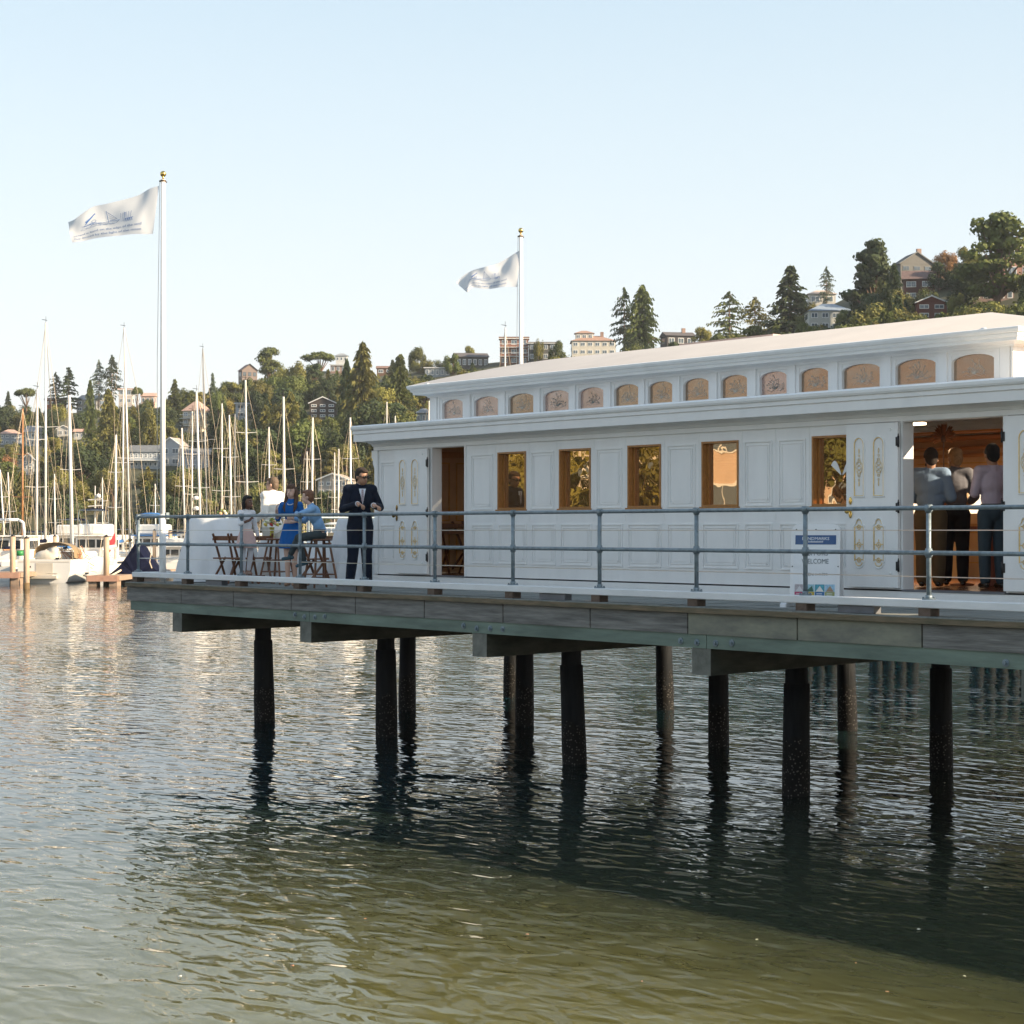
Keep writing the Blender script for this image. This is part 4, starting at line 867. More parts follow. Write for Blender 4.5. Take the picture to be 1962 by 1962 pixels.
# ---- sandwich board
def sandwich_board():
    p = ony(1565, 1016, 17.95); r = empty('sandwich_board', (p.x, 17.95, DZ), math.radians(33), 'white plastic sandwich board reading visitors welcome, standing behind the railing', 'sign')
    pl = mat('white_moulded_plastic', (.78, .79, .80), .25, var=.03)
    hw, H_ = .305, 1.03
    for s, nm in ((-1, 'front_panel'), (1, 'rear_panel')):
        pts = [(-hw, .06), (hw, .06), (hw-.005, H_-.10)]+[(hw-.10+.095*math.cos(a), H_-.10+.095*math.sin(a)) for a in [math.pi/2*k/5 for k in range(1, 6)]]+[(-.12, H_-.005)]+[(-hw+.10-.095*math.sin(a), H_-.10+.095*math.cos(a)) for a in [math.pi/2*k/5 for k in range(0, 6)]]
        mb = MB(); mb.prism(pts, -.02, .02); f = mb.build(nm, pl, r); f.location = (0, s*.17, 0); f.rotation_euler = (s*.14, 0, 0)
        if s < 0: fr = f
    def on(mb, m, nm): return mb.build(nm, m, fr, fix=False)
    def rect(x0, z0, x1, z1, y=-.0225): mb = MB(); mb.add([(x0,y,z0),(x1,y,z0),(x1,y,z1),(x0,y,z1)], [(0,1,2,3)]); return mb
    on(rect(-.265, .11, .265, .93), mat('sign_paper', (.76, .78, .80), .12, var=.01), 'poster')
    on(rect(-.25, .77, .25, .885, -.0245), mat('sign_navy', (.03, .085, .22), .2, var=.1), 'banner')
    def txt(s, size, z, m, wd=None, xc=0.0, nm='sign_lettering', y=-.0265, sx=1.0):
        vs, fs = text_geo(s, size, 'CENTER'); k = 1.0
        if wd: k = wd/(max(v[0] for v in vs)-min(v[0] for v in vs))
        mb = MB(); mb.add([(xc+v[0]*k, y, z+v[1]) for v in vs], fs); on(mb, m, nm)
    wt = mat('sign_white_ink', (.8, .82, .85), .4); gy = mat('sign_grey_ink', (.08, .11, .13), .5)
    txt('LANDMARKS', .052, .826, wt, .33)
    mb = MB()
    for k in range(16): x = -.09+.0115*k; mb.add([(x,-.0265,.795),(x+.007,-.0265,.795),(x+.009,-.0265,.795+(.016 if k % 3 else .024)),(x+.003,-.0265,.795+(.014 if k % 3 else .022))], [(0,1,2,3)])
    on(mb, wt, 'script_line')
    txt('VISITORS', .085, .635, gy, .31); txt('WELCOME', .085, .535, gy, .33); txt('OPEN 1-4 PM', .052, .385, gy, .30)
    tiles = [((.42, .38, .40), (.42, .04, .12)), ((.30, .50, .58), (.52, .38, .04)), ((.06, .32, .42), (.03, .14, .33)), ((.30, .50, .66), (.30, .33, .13))]
    for i, (a, b) in enumerate(tiles):
        x = -.245+.124*i; on(rect(x, .19, x+.118, .28, -.0245), mat('tile_top_%d' % i, a, .4, var=.3, scale=40), 'picture_tile'); on(rect(x, .125, x+.118, .188, -.0245), mat('tile_low_%d' % i, b, .4), 'picture_caption')
        mb = MB(); mb.add([(x+.01,-.0262,.192),(x+.108,-.0262,.192),(x+(.06 if i != 1 else .09),-.0262,.262)], [(0,1,2)]); on(mb, mat('tile_hill_%d' % i, [(.6,.6,.62),(.05,.14,.10),(.72,.70,.66),(.36,.25,.16)][i], .5), 'picture_tile')
        mb = MB()
        for k in range(2): mb.add([(x+.02,-.0262,.165-.018*k),(x+.09,-.0262,.165-.018*k),(x+.09,-.0262,.170-.018*k),(x+.02,-.0262,.170-.018*k)], [(0,1,2,3)])
        on(mb, wt, 'caption_line')
    for x in (-.24, 0, .24): mb = MB(); mb.ell((x, -.021, .955), (.009, .004, .009), None, 8, 6); on(mb, BLACK, 'screw')
    for x in (-.28, .28): mb = MB(); mb.ell((x, -.021, .5), (.008, .004, .008), None, 8, 6); on(mb, BLACK, 'screw')
    for sx in (-1, 1): mb = MB(); mb.prism([(-.28, 0), (.28, 0), (.27, .04), (.12, .075), (.09, .11), (.03, .135), (-.03, .135), (-.09, .11), (-.12, .075), (-.27, .04)], sx*.37-.035, sx*.37+.035, 'x'); mb.build('foot', pl, r)
sandwich_board()
# ---- things inside the cabin
def palm_fan():
    p = ony(1808, 838, 23.0); r = empty('palm_leaf_fan', p, 0, 'round spray of dried palm leaf above the two men inside the cabin', 'ornament')
    m = mat('dried_palm', (.16, .07, .03), .7, var=.3); rr = random.Random(3)
    for k in range(46):
        a = math.radians(-28+236*k/45); L_ = .21*rr.uniform(.85, 1.1); c, s = math.cos(a), math.sin(a); w_ = .011
        mb = MB(); y = rr.uniform(-.03, .03); mb.cyl((0, 0, -.02), (c*L_*.75, y, s*L_*.75), .006, .016, 4); mb.cyl((c*L_*.75, y, s*L_*.75), (c*L_, y*1.3, s*L_), .016, .001, 4); mb.build('frond', m, r)
    mb = MB(); mb.ell((0, 0, -.02), (.05, .03, .06), None, 10, 8); mb.cyl((0, .0, -.05), (0, 0, -.55), .012, n=6); mb.build('stem', mat('dark_stem', (.04, .02, .012), .7), r)
    mb = MB(); mb.lathe([(.10, -1.42), (.13, -1.2), (.08, -.75), (.05, -.5)], 16); mb.build('urn', mat('bronze_urn', (.10, .05, .02), .35, .5), r)
palm_fan()
def bar_counter():
    p = ony(1924, 1016, 21.2); r = empty('bar_counter', (p.x+.35, 21.2, FL), 0, 'waist-high bar draped in brown cloth at the right inside the doorway', 'counter')
    mb = MB(); mb.bbox(-.42, -.35, 0, .55, .35, .86, .01); mb.build('skirt', mat('brown_drape', (.16, .05, .035), .8, var=.3, scale=5, stretch=(9, 9, .5), bump=.4, bscale=8), r)
    mb = MB(); mb.bbox(-.46, -.39, .862, .6, .39, .90, .008); mb.build('counter_top', mat('counter_wood', (.14, .06, .03), .3), r)
bar_counter()
p = ony(1852, 980, 21.6)
bouquet(1843, 26.2, FL+.78, .7, [RED, RED, (.45, .12, .05), RED, PEACH, RED], 'dark red flowers behind the two men inside the cabin', True)
mb = MB(); mb.lathe([(.16, 0), (.16, .02), (.03, .04), (.03, .70), (.22, .73), (.22, .78)], 18); o = mb.build('pedestal_table', mat('pedestal_wood', (.22, .09, .04), .4), None, flat(1843, 26.2, FL)); tag(o, 'small round pedestal table holding dark red flowers inside the cabin', 'table')
# ================================================================== people
def rotm(yaw, pitch=0, roll=0): return Euler((pitch, roll, yaw)).to_matrix()
def skin(name, col): return mat('skin_'+name, col, .5, var=.06, scale=12, bump=.03)
SKIN_L = skin('light', (.52, .31, .22)); SKIN_P = skin('pale', (.62, .40, .31)); SKIN_D = skin('dark', (.14, .065, .04)); SKIN_T = skin('tan', (.40, .22, .14))
def person(px, loc, ang, h, label, sk, pose=None, build=1.0, hair=None, fem=False, head=(0, 0), hs=1.06):
    J = dict(pelvis=(0, 0, .96), waist=(0, 0, 1.12), chest=(0, 0, 1.31), neck=(0, .01, 1.495), headc=(0, -.02, 1.655),
             lsh=(.175, 0, 1.455), rsh=(-.175, 0, 1.455), lel=(.225, .03, 1.16), rel=(-.225, .03, 1.16), lwr=(.235, -.05, .93), rwr=(-.235, -.05, .93),
             lhip=(.09, 0, .92), rhip=(-.09, 0, .92), lkn=(.10, -.02, .50), rkn=(-.10, -.02, .50), lan=(.105, .01, .09), ran=(-.105, .01, .09))
    if pose: J.update(pose)
    k = h/1.8; J = {a: Vector(b)*k for a, b in J.items()}; b_ = build*k
    V = Vector
    def torso(inf):
        sh = .88 if fem else 1.0
        return [('e', J['pelvis'], ((.150+inf)*b_, (.105+inf)*b_, (.12+inf)*k)), ('e', J['waist'], ((.128*(.92 if fem else 1.03)+inf)*b_, (.09+inf)*b_, (.13+inf)*k)),
                ('e', J['chest'], ((.162*sh+inf)*b_, (.108+inf)*b_, (.165+inf)*k)), ('c', J['lsh'], J['rsh'], (.056+inf)*b_, (.056+inf)*b_),
                ('c', J['pelvis'], J['waist'], (.10+inf)*b_, (.09+inf)*b_), ('c', J['waist'], J['chest'], (.09+inf)*b_, (.10+inf)*b_), ('c', J['chest'], J['neck'], (.085+inf)*b_, (.055+inf)*k)]
    HM = rotm(*head)
    kh = k*hs
    def hp(v): return J['headc']+HM @ (V(v)*kh)
    prims = torso(0)+[('c', J['neck']-V((0, 0, .03*k)), hp((0, .02, -.07)), .054*kh, .050*kh),
        ('e', hp((0, .012, .02)), (.074*kh, .093*kh, .095*kh), HM), ('e', hp((0, -.025, -.045)), (.058*kh, .062*kh, .068*kh), HM), ('e', hp((0, -.05, -.082)), (.030*kh, .028*kh, .024*kh), HM),
        ('c', hp((0, -.078, .008)), hp((0, -.100, -.026)), .009*kh, .014*kh), ('e', hp((0, -.080, -.058)), (.024*kh, .012*kh, .011*kh), HM),
        ('e', hp((.075, .015, -.012)), (.010*kh, .019*kh, .030*kh), HM), ('e', hp((-.075, .015, -.012)), (.010*kh, .019*kh, .030*kh), HM)]
    def arm(s, inf=0, to=1.0):
        sh, el, wr = J[s+'sh'], J[s+'el'], J[s+'wr']; o = [('c', sh, el, (.050+inf)*b_, (.039+inf)*b_)]
        if to > 1: o.append(('c', el, el+(wr-el)*(to-1), (.038+inf)*b_, (.030+inf*1.1)*b_))
        return o
    def leg(s, inf=0, to=2.0):
        hip, kn, an = J[s+'hip'], J[s+'kn'], J[s+'an']
        if to <= 1: return [('c', hip, hip+(kn-hip)*to, (.085+inf)*b_, (.06+inf)*b_)]
        return [('c', hip, kn, (.085+inf)*b_, (.056+inf)*b_), ('c', kn, kn+(an-kn)*(to-1)*.45, (.055+inf)*b_, (.053+inf)*b_), ('c', kn+(an-kn)*(to-1)*.4, kn+(an-kn)*(to-1), (.054+inf)*b_, (.036+inf*1.3)*b_)]
    for s in 'lr':
        prims += arm(s, 0, 2.0)+leg(s)
        an = J[s+'an']; kn = J[s+'kn']; fd = J.get(s+'foot', V((0, -1, 0))).normalized()
        prims += [('c', an+V((0, 0, -.03*k))-fd*.03*k, an+fd*.13*k-V((0, 0, .05*k)), .034*k, .024*k)]
        # hand: palm, four unequal bent fingers, thumb from the side
        wr, el = J[s+'wr'], J[s+'el']; d = J.get(s+'hand', wr-el).normalized(); side = 1 if s == 'l' else -1
        up = V((side*1.0, 0, 0)); palmn = J.get(s+'palm', V((-side, 0, 0))); palmn = (palmn-d*palmn.dot(d)).normalized(); lat = d.cross(palmn).normalized()
        c = wr+d*.045*k; prims.append(('c', wr, wr+d*.03*k, .026*k, .028*k))
        for q in (-.028, -.010, .010, .028): prims.append(('c', wr+d*.02*k+lat*q*.7*k, wr+d*.088*k+lat*q*k, .015*k, .0115*k))
        for q, L_ in ((-.030, .060), (-.010, .074), (.010, .080), (.030, .070)):
            a = wr+d*.088*k+lat*q*k; curl = J.get(s+'curl', V((.7, 0, 0))).x; m1 = a+(d*math.cos(curl*.5)+palmn*math.sin(curl*.5))*L_*.5*k; m2 = m1+(d*math.cos(curl*1.6)+palmn*math.sin(curl*1.6))*L_*.5*k
            prims += [('c', a, m1, .0105*k, .0098*k), ('c', m1, m2, .0098*k, .0085*k)]
        th = -1 if (lat.dot(V((0, -1, .3))) < 0) else 1
        a = wr+d*.025*k+lat*th*.028*k; m1 = a+(d*.7+lat*th*.6+palmn*.3).normalized()*.04*k; m2 = m1+(d*.9+palmn*.5).normalized()*.03*k
        prims += [('c', a, m1, .013*k, .011*k), ('c', m1, m2, .011*k, .009*k)]
    body = blob('person', prims, sk, None, voxel=.0085*k if k > .8 else .0072, smooth=3)
    body.location = loc; body.rotation_euler = (0, 0, FACE+math.radians(ang)); tag(body, label, 'person', 'wedding guests on and in the pier cabin')
    # eyes and mouth
    wh = mat('eye_white', (.6, .58, .55), .3); dk = mat('eye_dark', (.02, .015, .012), .2); lip = mat('lip', (.36, .12, .10), .5)
    for sx in (-1, 1):
        mb = MB(); mb.ell(hp((sx*.030, -.078, .010)), (.0115*kh, .007*kh, .006*kh), HM, 8, 6); mb.mi = 1; mb.ell(hp((sx*.030, -.0825, .010)), (.0055*kh, .004*kh, .0055*kh), HM, 8, 6); mb.build('eye', [wh, dk], body)
        mb = MB(); mb.tube([hp((sx*.045, -.078, .024)), hp((sx*.030, -.087, .029)), hp((sx*.015, -.086, .025))], .0035*kh, 5); mb.build('eyebrow', hair[1] if hair else dk, body)
    mb = MB(); mb.ell(hp((0, -.091, -.058)), (.019*kh, .006*kh, .005*kh), HM, 8, 6); mb.build('mouth', lip, body)
    if hair:
        kind, hm = hair; hpz = [('e', hp((0, .030, .040)), (.081*kh, .090*kh, .088*kh), HM), ('e', hp((0, .055, -.01)), (.074*kh, .062*kh, .080*kh), HM), ('e', hp((0, -.035, .083)), (.060*kh, .052*kh, .030*kh), HM)]
        if kind == 'long':
            hpz += [('e', hp((0, -.040, .066)), (.066*kh, .046*kh, .040*kh), HM)]
            for sx in (-1, 1):
                hpz += [('c', hp((sx*.072, .02, .02)), hp((sx*.088, .02, -.12)), .030*kh, .036*kh), ('c', hp((sx*.088, .02, -.12)), hp((sx*.095, -.05, -.26)), .038*kh, .030*kh), ('c', hp((sx*.095, -.05, -.26)), hp((sx*.080, -.075, -.33)), .030*kh, .012*kh), ('c', hp((sx*.05, .07, .0)), hp((sx*.05, .07, -.30)), .05*kh, .03*kh)]
        if kind == 'bob':
            hpz += [('c', hp((.075, .02, .0)), hp((.080, .02, -.10)), .026*kh, .026*kh), ('c', hp((-.075, .02, .0)), hp((-.080, .02, -.10)), .026*kh, .026*kh), ('c', hp((0, .08, -.02)), hp((0, .08, -.12)), .06*kh, .055*kh)]
        if kind == 'short' or kind == 'beard':
            hpz += [('e', hp((0, .065, -.045)), (.058*kh, .04*kh, .05*kh), HM), ('e', hp((.070, .012, .03)), (.012*kh, .03*kh, .04*kh), HM), ('e', hp((-.070, .012, .03)), (.012*kh, .03*kh, .04*kh), HM)]
        blob('hair', hpz, hm, body, voxel=.008, smooth=1)
        if kind == 'beard': blob('beard', [('e', hp((0, -.045, -.085)), (.050*kh, .048*kh, .042*kh), HM), ('e', hp((0, -.02, -.06)), (.066*kh, .045*kh, .04*kh), HM)], hm, body, voxel=.008, smooth=1)
    return body, J, k, b_, torso, arm, leg, hp, HM, hs
def shoes(P, m, inf=.012):
    body, J, k, b_, torso, arm, leg, hp, HM = P[:9]; kh = k*P[9]
    for s in 'lr':
        an = J[s+'an']; fd = J.get(s+'foot', Vector((0, -1, 0))).normalized()
        blob('shoe', [('c', an+Vector((0, 0, -.045*k))-fd*.04*k, an+fd*.14*k-Vector((0, 0, .055*k)), .040*k, .034*k), ('c', an, an-Vector((0, 0, .04*k)), .044*k, .042*k)], m, body, voxel=.009, smooth=1)
def fab(name, col, **kw): return mat('cloth_'+name, col, .85, var=.10, scale=6, bump=.8, bscale=7, spec=.2, **kw)
def wrow(px, y, row_, floorz):
    q = ony(px, 1016, y); Z = -CA*q.x+SA*q.y; h = EYE+(1016-row_)*Z/F-floorz
    return Vector((q.x, y, floorz)), h
HAIRB = mat('hair_brown', (.09, .045, .025), .8, var=.3, scale=30, bump=.3, bscale=60); HAIRK = mat('hair_black', (.009, .008, .008), .85, var=.3, scale=30); HAIRG = mat('hair_sandy', (.12, .08, .05), .7, var=.3, scale=30, bump=.3, bscale=60)
HAIRR = mat('hair_auburn', (.15, .06, .025), .5, var=.3, scale=30, bump=.3, bscale=60); HAIRD = mat('hair_dark', (.022, .013, .009), .85, var=.3, scale=30, bump=.3)
# --- man in navy suit leaning at the railing
loc, h = wrow(690, 17.36, 893, DZ)
dx = lambda wx, wy, wz, loc, ang, k: None
def to_local(pt, loc, ang, k):
    a = -(FACE+math.radians(ang)); d = Vector(pt)-loc; c, s = math.cos(a), math.sin(a); return (((d.x*c-d.y*s))/k, (d.x*s+d.y*c)/k, d.z/k)
A = 18; k = h/1.8
rh = to_local(ony(695, 972, 17.05), loc, A, k); lh = to_local(ony(728, 975, 17.05), loc, A, k)
P = person(690, loc, A, h, 'man in navy three-piece suit and sunglasses leaning on the rail by the cabin corner', SKIN_T,
   dict(rel=(-.27, -.03, 1.17), rwr=(rh[0]-.05, rh[1]+.10, rh[2]+.05), rhand=(.6, -.9, -.25), rpalm=(0, -.2, -1), rcurl=(.9, 0, 0), lel=(.30, .0, 1.20), lwr=(lh[0]-.06, lh[1]+.13, lh[2]+.05), lhand=(.5, -.8, -.2), lpalm=(0, -.2, -1), lcurl=(.8, 0, 0),
        rkn=(-.12, -.05, .50), ran=(-.15, .03, .09), lkn=(.09, -.03, .50), lan=(.12, .02, .09), headc=(.02, -.045, 1.645)), 1.06, ('short', HAIRD), head=(.42, .22))
body, J, k, b_, torso, arm, leg, hp, HM = P[:9]; kh = k*P[9]
NAVY = fab('navy', (.007, .012, .026)); SHIRT = fab('white_shirt', (.68, .72, .80)); CHAR = fab('charcoal', (.025, .03, .035))
jk = torso(.024)+arm('l', .016, 1.93)+arm('r', .016, 1.93)+[('c', J['pelvis']+Vector((.09, 0, -.06))*k, J['waist']+Vector((.07, 0, 0))*k, .105*b_, .09*b_), ('c', J['pelvis']+Vector((-.09, 0, -.06))*k, J['waist']+Vector((-.07, 0, 0))*k, .105*b_, .09*b_), ('c', J['lsh']*.93+J['rsh']*.07, J['rsh']*.93+J['lsh']*.07, .070*b_, .070*b_)]
blob('jacket', jk, NAVY, body, .013, 3)
blob('trousers', [('e', J['pelvis'], (.165*b_, .12*b_, .12*k))]+leg('l', .020, 1.97)+leg('r', .020, 1.97), NAVY, body, .013, 3); shoes(P, mat('black_leather', (.015, .013, .012), .25))
def front(P, ydepth, pts, m, name, y2=.012):
    body, J, k, b_, *_ = P; mb = MB(); mb.prism([(x*k, z*k) for x, z in pts], -ydepth*k, -(ydepth+y2)*k); return mb.build(name, m, body)
front(P, .128, [(-.05, 1.47), (.05, 1.47), (.006, 1.25), (-.006, 1.25)], SHIRT, 'shirt_front'); front(P, .141, [(-.013, 1.46), (.013, 1.46), (.020, 1.30), (0, 1.27), (-.020, 1.30)], mat('striped_tie', (.20, .08, .10), .5, col2=(.5, .5, .55), scale=30, stretch=(1, 1, 3)), 'tie', .006)
front(P, .134, [(-.055, 1.40), (-.035, 1.40), (.003, 1.24), (.003, 1.0), (-.03, 1.0)], NAVY, 'lapel'); front(P, .134, [(.055, 1.40), (.035, 1.40), (.006, 1.24), (.006, 1.0), (.03, 1.0)], NAVY, 'lapel')
blob('shirt_collar', [('c', J['neck']+Vector((0, -.01, -.01))*k, J['neck']+Vector((0, -.015, .035))*k, .060*k, .054*k)], SHIRT, body, .008, 1)
for s in 'lr': d = (J[s+'wr']-J[s+'el']).normalized(); mb = MB(); mb.cyl(J[s+'wr']-d*.03*k, J[s+'wr']+d*.005*k, .040*k, .039*k, 12); mb.build('shirt_cuff', SHIRT, body)
mb = MB()
for sx in (-1, 1): mb.ell(hp((sx*.031, -.092, .010)), (.026*kh, .008*kh, .019*kh), HM, 12, 8)
mb.tube([hp((-.008, -.098, .014)), hp((.008, -.098, .014))], .004*k, 5)
for sx in (-1, 1): mb.tube([hp((sx*.052, -.088, .014)), hp((sx*.078, -.04, .012)), hp((sx*.080, .015, .008))], .0045*kh, 5)
mb.build('sunglasses', mat('sunglass_black', (.01, .009, .009), .12), body)
# --- boy on the stool
loc = flat(612, 32.3, DZ); hB = 1.52; kB = hB/1.8; A = -82
hand = to_local(ony(556, 986, 17.03), loc, A, kB)
seat = .80/kB
P = person(612, loc, A, hB, 'boy in a light blue shirt sitting on a bar stool, arm stretched along the rail', SKIN_P,
   dict(pelvis=(0, .02, seat+.10), waist=(0, -.02, seat+.27), chest=(0, -.10, seat+.47), neck=(0, -.17, seat+.64), headc=(0, -.23, seat+.81), lsh=(.16, -.14, seat+.58), rsh=(-.16, -.14, seat+.58),
        lel=(hand[0]*.55+.1, -.42, seat+.46), lwr=(hand[0], hand[1]+.12, hand[2]+.03), lhand=(0, -.6, -.75), lpalm=(-.2, .6, -.6), rel=(-.22, -.28, seat+.34), rwr=(-.14, -.50, seat+.40), rhand=(.3, -1, 0),
        lhip=(.09, -.02, seat+.07), rhip=(-.09, -.02, seat+.07), lkn=(.13, -.42, seat+.02), rkn=(-.11, -.40, seat+.03), lan=(.13, -.30, seat-.43), ran=(-.10, -.56, seat-.32), lfoot=(0, -.9, -.25), rfoot=(0, -.95, -.1)), .98, ('short', HAIRR), head=(-.35, .05), hs=1.18)
body, J, k, b_, torso, arm, leg, hp, HM = P[:9]; kh = k*P[9]
LB = fab('light_blue', (.24, .42, .66)); SLATE = fab('slate', (.055, .07, .075))
tor = torso(.022)
blob('shirt', tor[1:4]+tor[5:]+[('c', J['pelvis']+Vector((0, 0, .05))*k, J['waist'], .125*b_, .115*b_)]+arm('l', .015, 1.85)+arm('r', .015, 1.85)+[('c', J['neck'], J['neck']+Vector((0, -.01, .02))*k, .066*k, .060*k)], LB, body, .012, 3)
blob('trousers', [('e', J['pelvis']-Vector((0, 0, .03*k)), (.165*b_, .13*b_, .105*k))]+leg('l', .018, 1.9)+leg('r', .018, 1.9), SLATE, body, .012, 3)
mb = MB(); mb.lathe([(.150*b_, -.015), (.150*b_, .02)], 20, J['pelvis']+Vector((0, -.01, .06))*k, 1, .80); mb.build('belt', BLACK, body); shoes(P, mat('teal_sneaker', (.03, .08, .11), .6))
# --- woman in blue dress
loc = flat(553, 33.1, DZ)+Vector((0, .05, 0)); _, h = wrow(553, loc.y, 926, DZ)
P = person(553, loc, -8, h, 'young woman with long wavy brown hair in a bright blue knee-length dress', SKIN_P,
   dict(rel=(-.24, .0, 1.18), rwr=(-.21, -.20, 1.30), rhand=(.1, -.3, 1), lel=(.21, -.02, 1.17), lwr=(.08, -.20, 1.12), lhand=(-.8, -.5, .1), lsh=(.155, 0, 1.42), rsh=(-.155, 0, 1.42), lan=(.06, .05, .09), ran=(-.05, -.03, .09), lkn=(.07, -.03, .5), rkn=(-.06, -.03, .5)), .90, ('long', HAIRB), fem=True, head=(-.15, .02))
body, J, k, b_, torso, arm, leg, hp, HM = P[:9]; kh = k*P[9]
BLUE = fab('cobalt', (.012, .11, .36))
blob('dress', torso(.014)[1:]+[('l', [(.118*k, 1.12*k), (.15*k, 1.03*k), (.185*k, .90*k), (.215*k, .76*k), (.225*k, .66*k)], (0, 0, 0), 1, .82)]+arm('l', .018, .62)+arm('r', .018, .62), BLUE, body, .012, 3)
mb = MB(); mb.tube([Vector((.055*math.cos(a)*k, (-.02-.085*math.sin(a))*k, (1.455-.035*math.sin(a))*k)) for a in [math.pi*i/10 for i in range(11)]], .010*k, 6); mb.build('necklace', mat('pale_necklace', (.6, .62, .65), .3, .3), body)
shoes(P, mat('tan_sandal', (.38, .22, .14), .6))
# --- girl in white cardigan standing on the toe timber
loc = ony(484, 1016, 17.30); loc = Vector((loc.x, 17.18, 2.702)); hG = 1.33; kG = hG/1.8; A = 35
P = person(484, loc, A, hG, 'girl in white cardigan and blush skirt standing up on the toe timber behind the rail', SKIN_D,
   dict(rel=(-.27, -.22, 1.17), rwr=(-.06, -.30, 1.26), rhand=(.6, -.1, .9), lel=(.24, .03, 1.13), lwr=(.27, -.05, .89), lsh=(.155, 0, 1.42), rsh=(-.155, 0, 1.42), neck=(0, -.0, 1.48), headc=(.02, -.04, 1.665), lan=(.07, .04, .09), ran=(-.10, -.02, .09)), .95, ('bob', HAIRK), fem=True, head=(.30, .0), hs=1.30)
body, J, k, b_, torso, arm, leg, hp, HM = P[:9]; kh = k*P[9]
blob('cardigan', torso(.022)[1:]+arm('l', .016, 1.9)+arm('r', .016, 1.25), fab('white_knit', (.72, .72, .74)), body, .010, 2)
blob('skirt', [('l', [(.13*k, 1.06*k), (.17*k, .98*k), (.215*k, .84*k), (.245*k, .68*k), (.25*k, .62*k)], (0, 0, 0), 1, .85)], fab('blush', (.66, .46, .42)), body, .011, 1)
blob('leggings', leg('l', .010, 1.9)+leg('r', .010, 1.9), fab('white_leggings', (.66, .66, .70)), body, .010, 2); shoes(P, mat('bronze_shoe', (.30, .17, .12), .4))
mb = MB(); mb.tube([hp((.084*math.cos(a), .03, .03+.098*math.sin(a))) for a in [math.pi*i/10 for i in range(11)]], .008*k, 6); mb.build('headband', HAIRK, body)
# --- man in white jacket, back to us
loc = flat(522, 36.0, DZ); _, h = wrow(522, loc.y, 912, DZ)
P = person(522, loc, -128, h, 'sandy-haired man in a white jacket and glasses turned away to the left', SKIN_L, dict(lwr=(.18, -.24, 1.05), rwr=(-.18, -.24, 1.05)), 1.10, ('short', HAIRG), head=(.35, .05))
body, J, k, b_, torso, arm, leg, hp, HM = P[:9]; kh = k*P[9]
WJ = fab('white_jacket', (.78, .75, .70)); blob('jacket', torso(.028)+arm('l', .018, 1.95)+arm('r', .018, 1.95)+[('e', J['pelvis'], (.19*b_, .14*b_, .16*k)), ('c', J['lsh'], J['rsh'], .078*b_, .078*b_)], WJ, body, .013, 3)
blob('trousers', [('e', J['pelvis'], (.16*b_, .12*b_, .12*k))]+leg('l', .02, 1.97)+leg('r', .02, 1.97), fab('stone', (.45, .42, .36)), body, .013, 3); shoes(P, mat('brown_leather', (.10, .05, .03), .4))
mb = MB()
for sx in (-1, 1): mb.tube([hp((sx*(.032+.022*math.cos(a)), -.094, .010+.016*math.sin(a))) for a in [2*math.pi*i/10 for i in range(11)]], .003*kh, 4); mb.tube([hp((sx*.054, -.088, .014)), hp((sx*.08, .0, .01))], .003*kh, 4)
mb.build('glasses', BLACK, body)
# --- three men inside the cabin, seen from behind through the double doors
for px, y, rw, A, lab, top, low, hr, bl, hd, ps in (
  (1783, 20.0, 858, 155, 'broad dark-haired man in blue-grey shirt and khaki trousers inside the doorway', (.20, .29, .42), (.11, .08, .045), ('beard', HAIRD), 1.22, (.35, .25), dict(lel=(.29, -.02, 1.16), lwr=(.16, -.28, 1.12), rel=(-.27, 0, 1.16), rwr=(-.15, -.25, 1.10))),
  (1829, 20.75, 857, 165, 'blond bearded man in grey shirt and black trousers, middle of the three indoors', (.16, .16, .18), (.012, .012, .014), ('beard', mat('hair_blond', (.32, .18, .07), .5, var=.3, scale=30)), 1.08, (.5, .1), dict(lel=(.28, -.02, 1.16), lwr=(.18, -.26, 1.05), rel=(-.26, 0, 1.16), rwr=(-.15, -.25, 1.05))),
  (1902, 20.1, 850, 190, 'man in pale pink shirt and slate trousers at the right of the cabin doorway', (.52, .45, .54), (.045, .07, .09), ('short', HAIRK), 1.0, (-.15, .25), dict(rel=(-.25, .03, 1.17), rwr=(-.20, -.23, 1.25), lel=(.24, 0, 1.18), lwr=(.10, -.28, 1.2)))):
    loc, h = wrow(px, y, rw, FL)
    P = person(px, loc, A, h, lab, SKIN_T, ps, bl, hr, head=hd, hs=1.15); body, J, k, b_, torso, arm, leg, hp, HM = P[:9]; kh = k*P[9]
    tor = torso(.022)
    blob('shirt', tor[1:4]+tor[5:]+[('c', J['pelvis']+Vector((0, 0, .07))*k, J['waist'], .115*b_, .112*b_)]+arm('l', .020, 1.5)+arm('r', .020, 1.5)+[('c', J['neck'], J['neck']+Vector((0, 0, .03))*k, .066*k, .060*k)], fab('shirt_%d' % px, top), body, .013, 3)
    blob('trousers', [('e', J['pelvis']-Vector((0, 0, .03*k)), (.160*b_, .12*b_, .12*k))]+leg('l', .024, 1.97)+leg('r', .024, 1.97), fab('trousers_%d' % px, low), body, .013, 3); shoes(P, mat('black_leather', (.015, .013, .012), .25))
    mb = MB(); mb.lathe([(.152*b_, -.018), (.152*b_, .018)], 20, J['pelvis']+Vector((0, 0, .075))*k, 1, .78); mb.build('belt', BLACK, body)
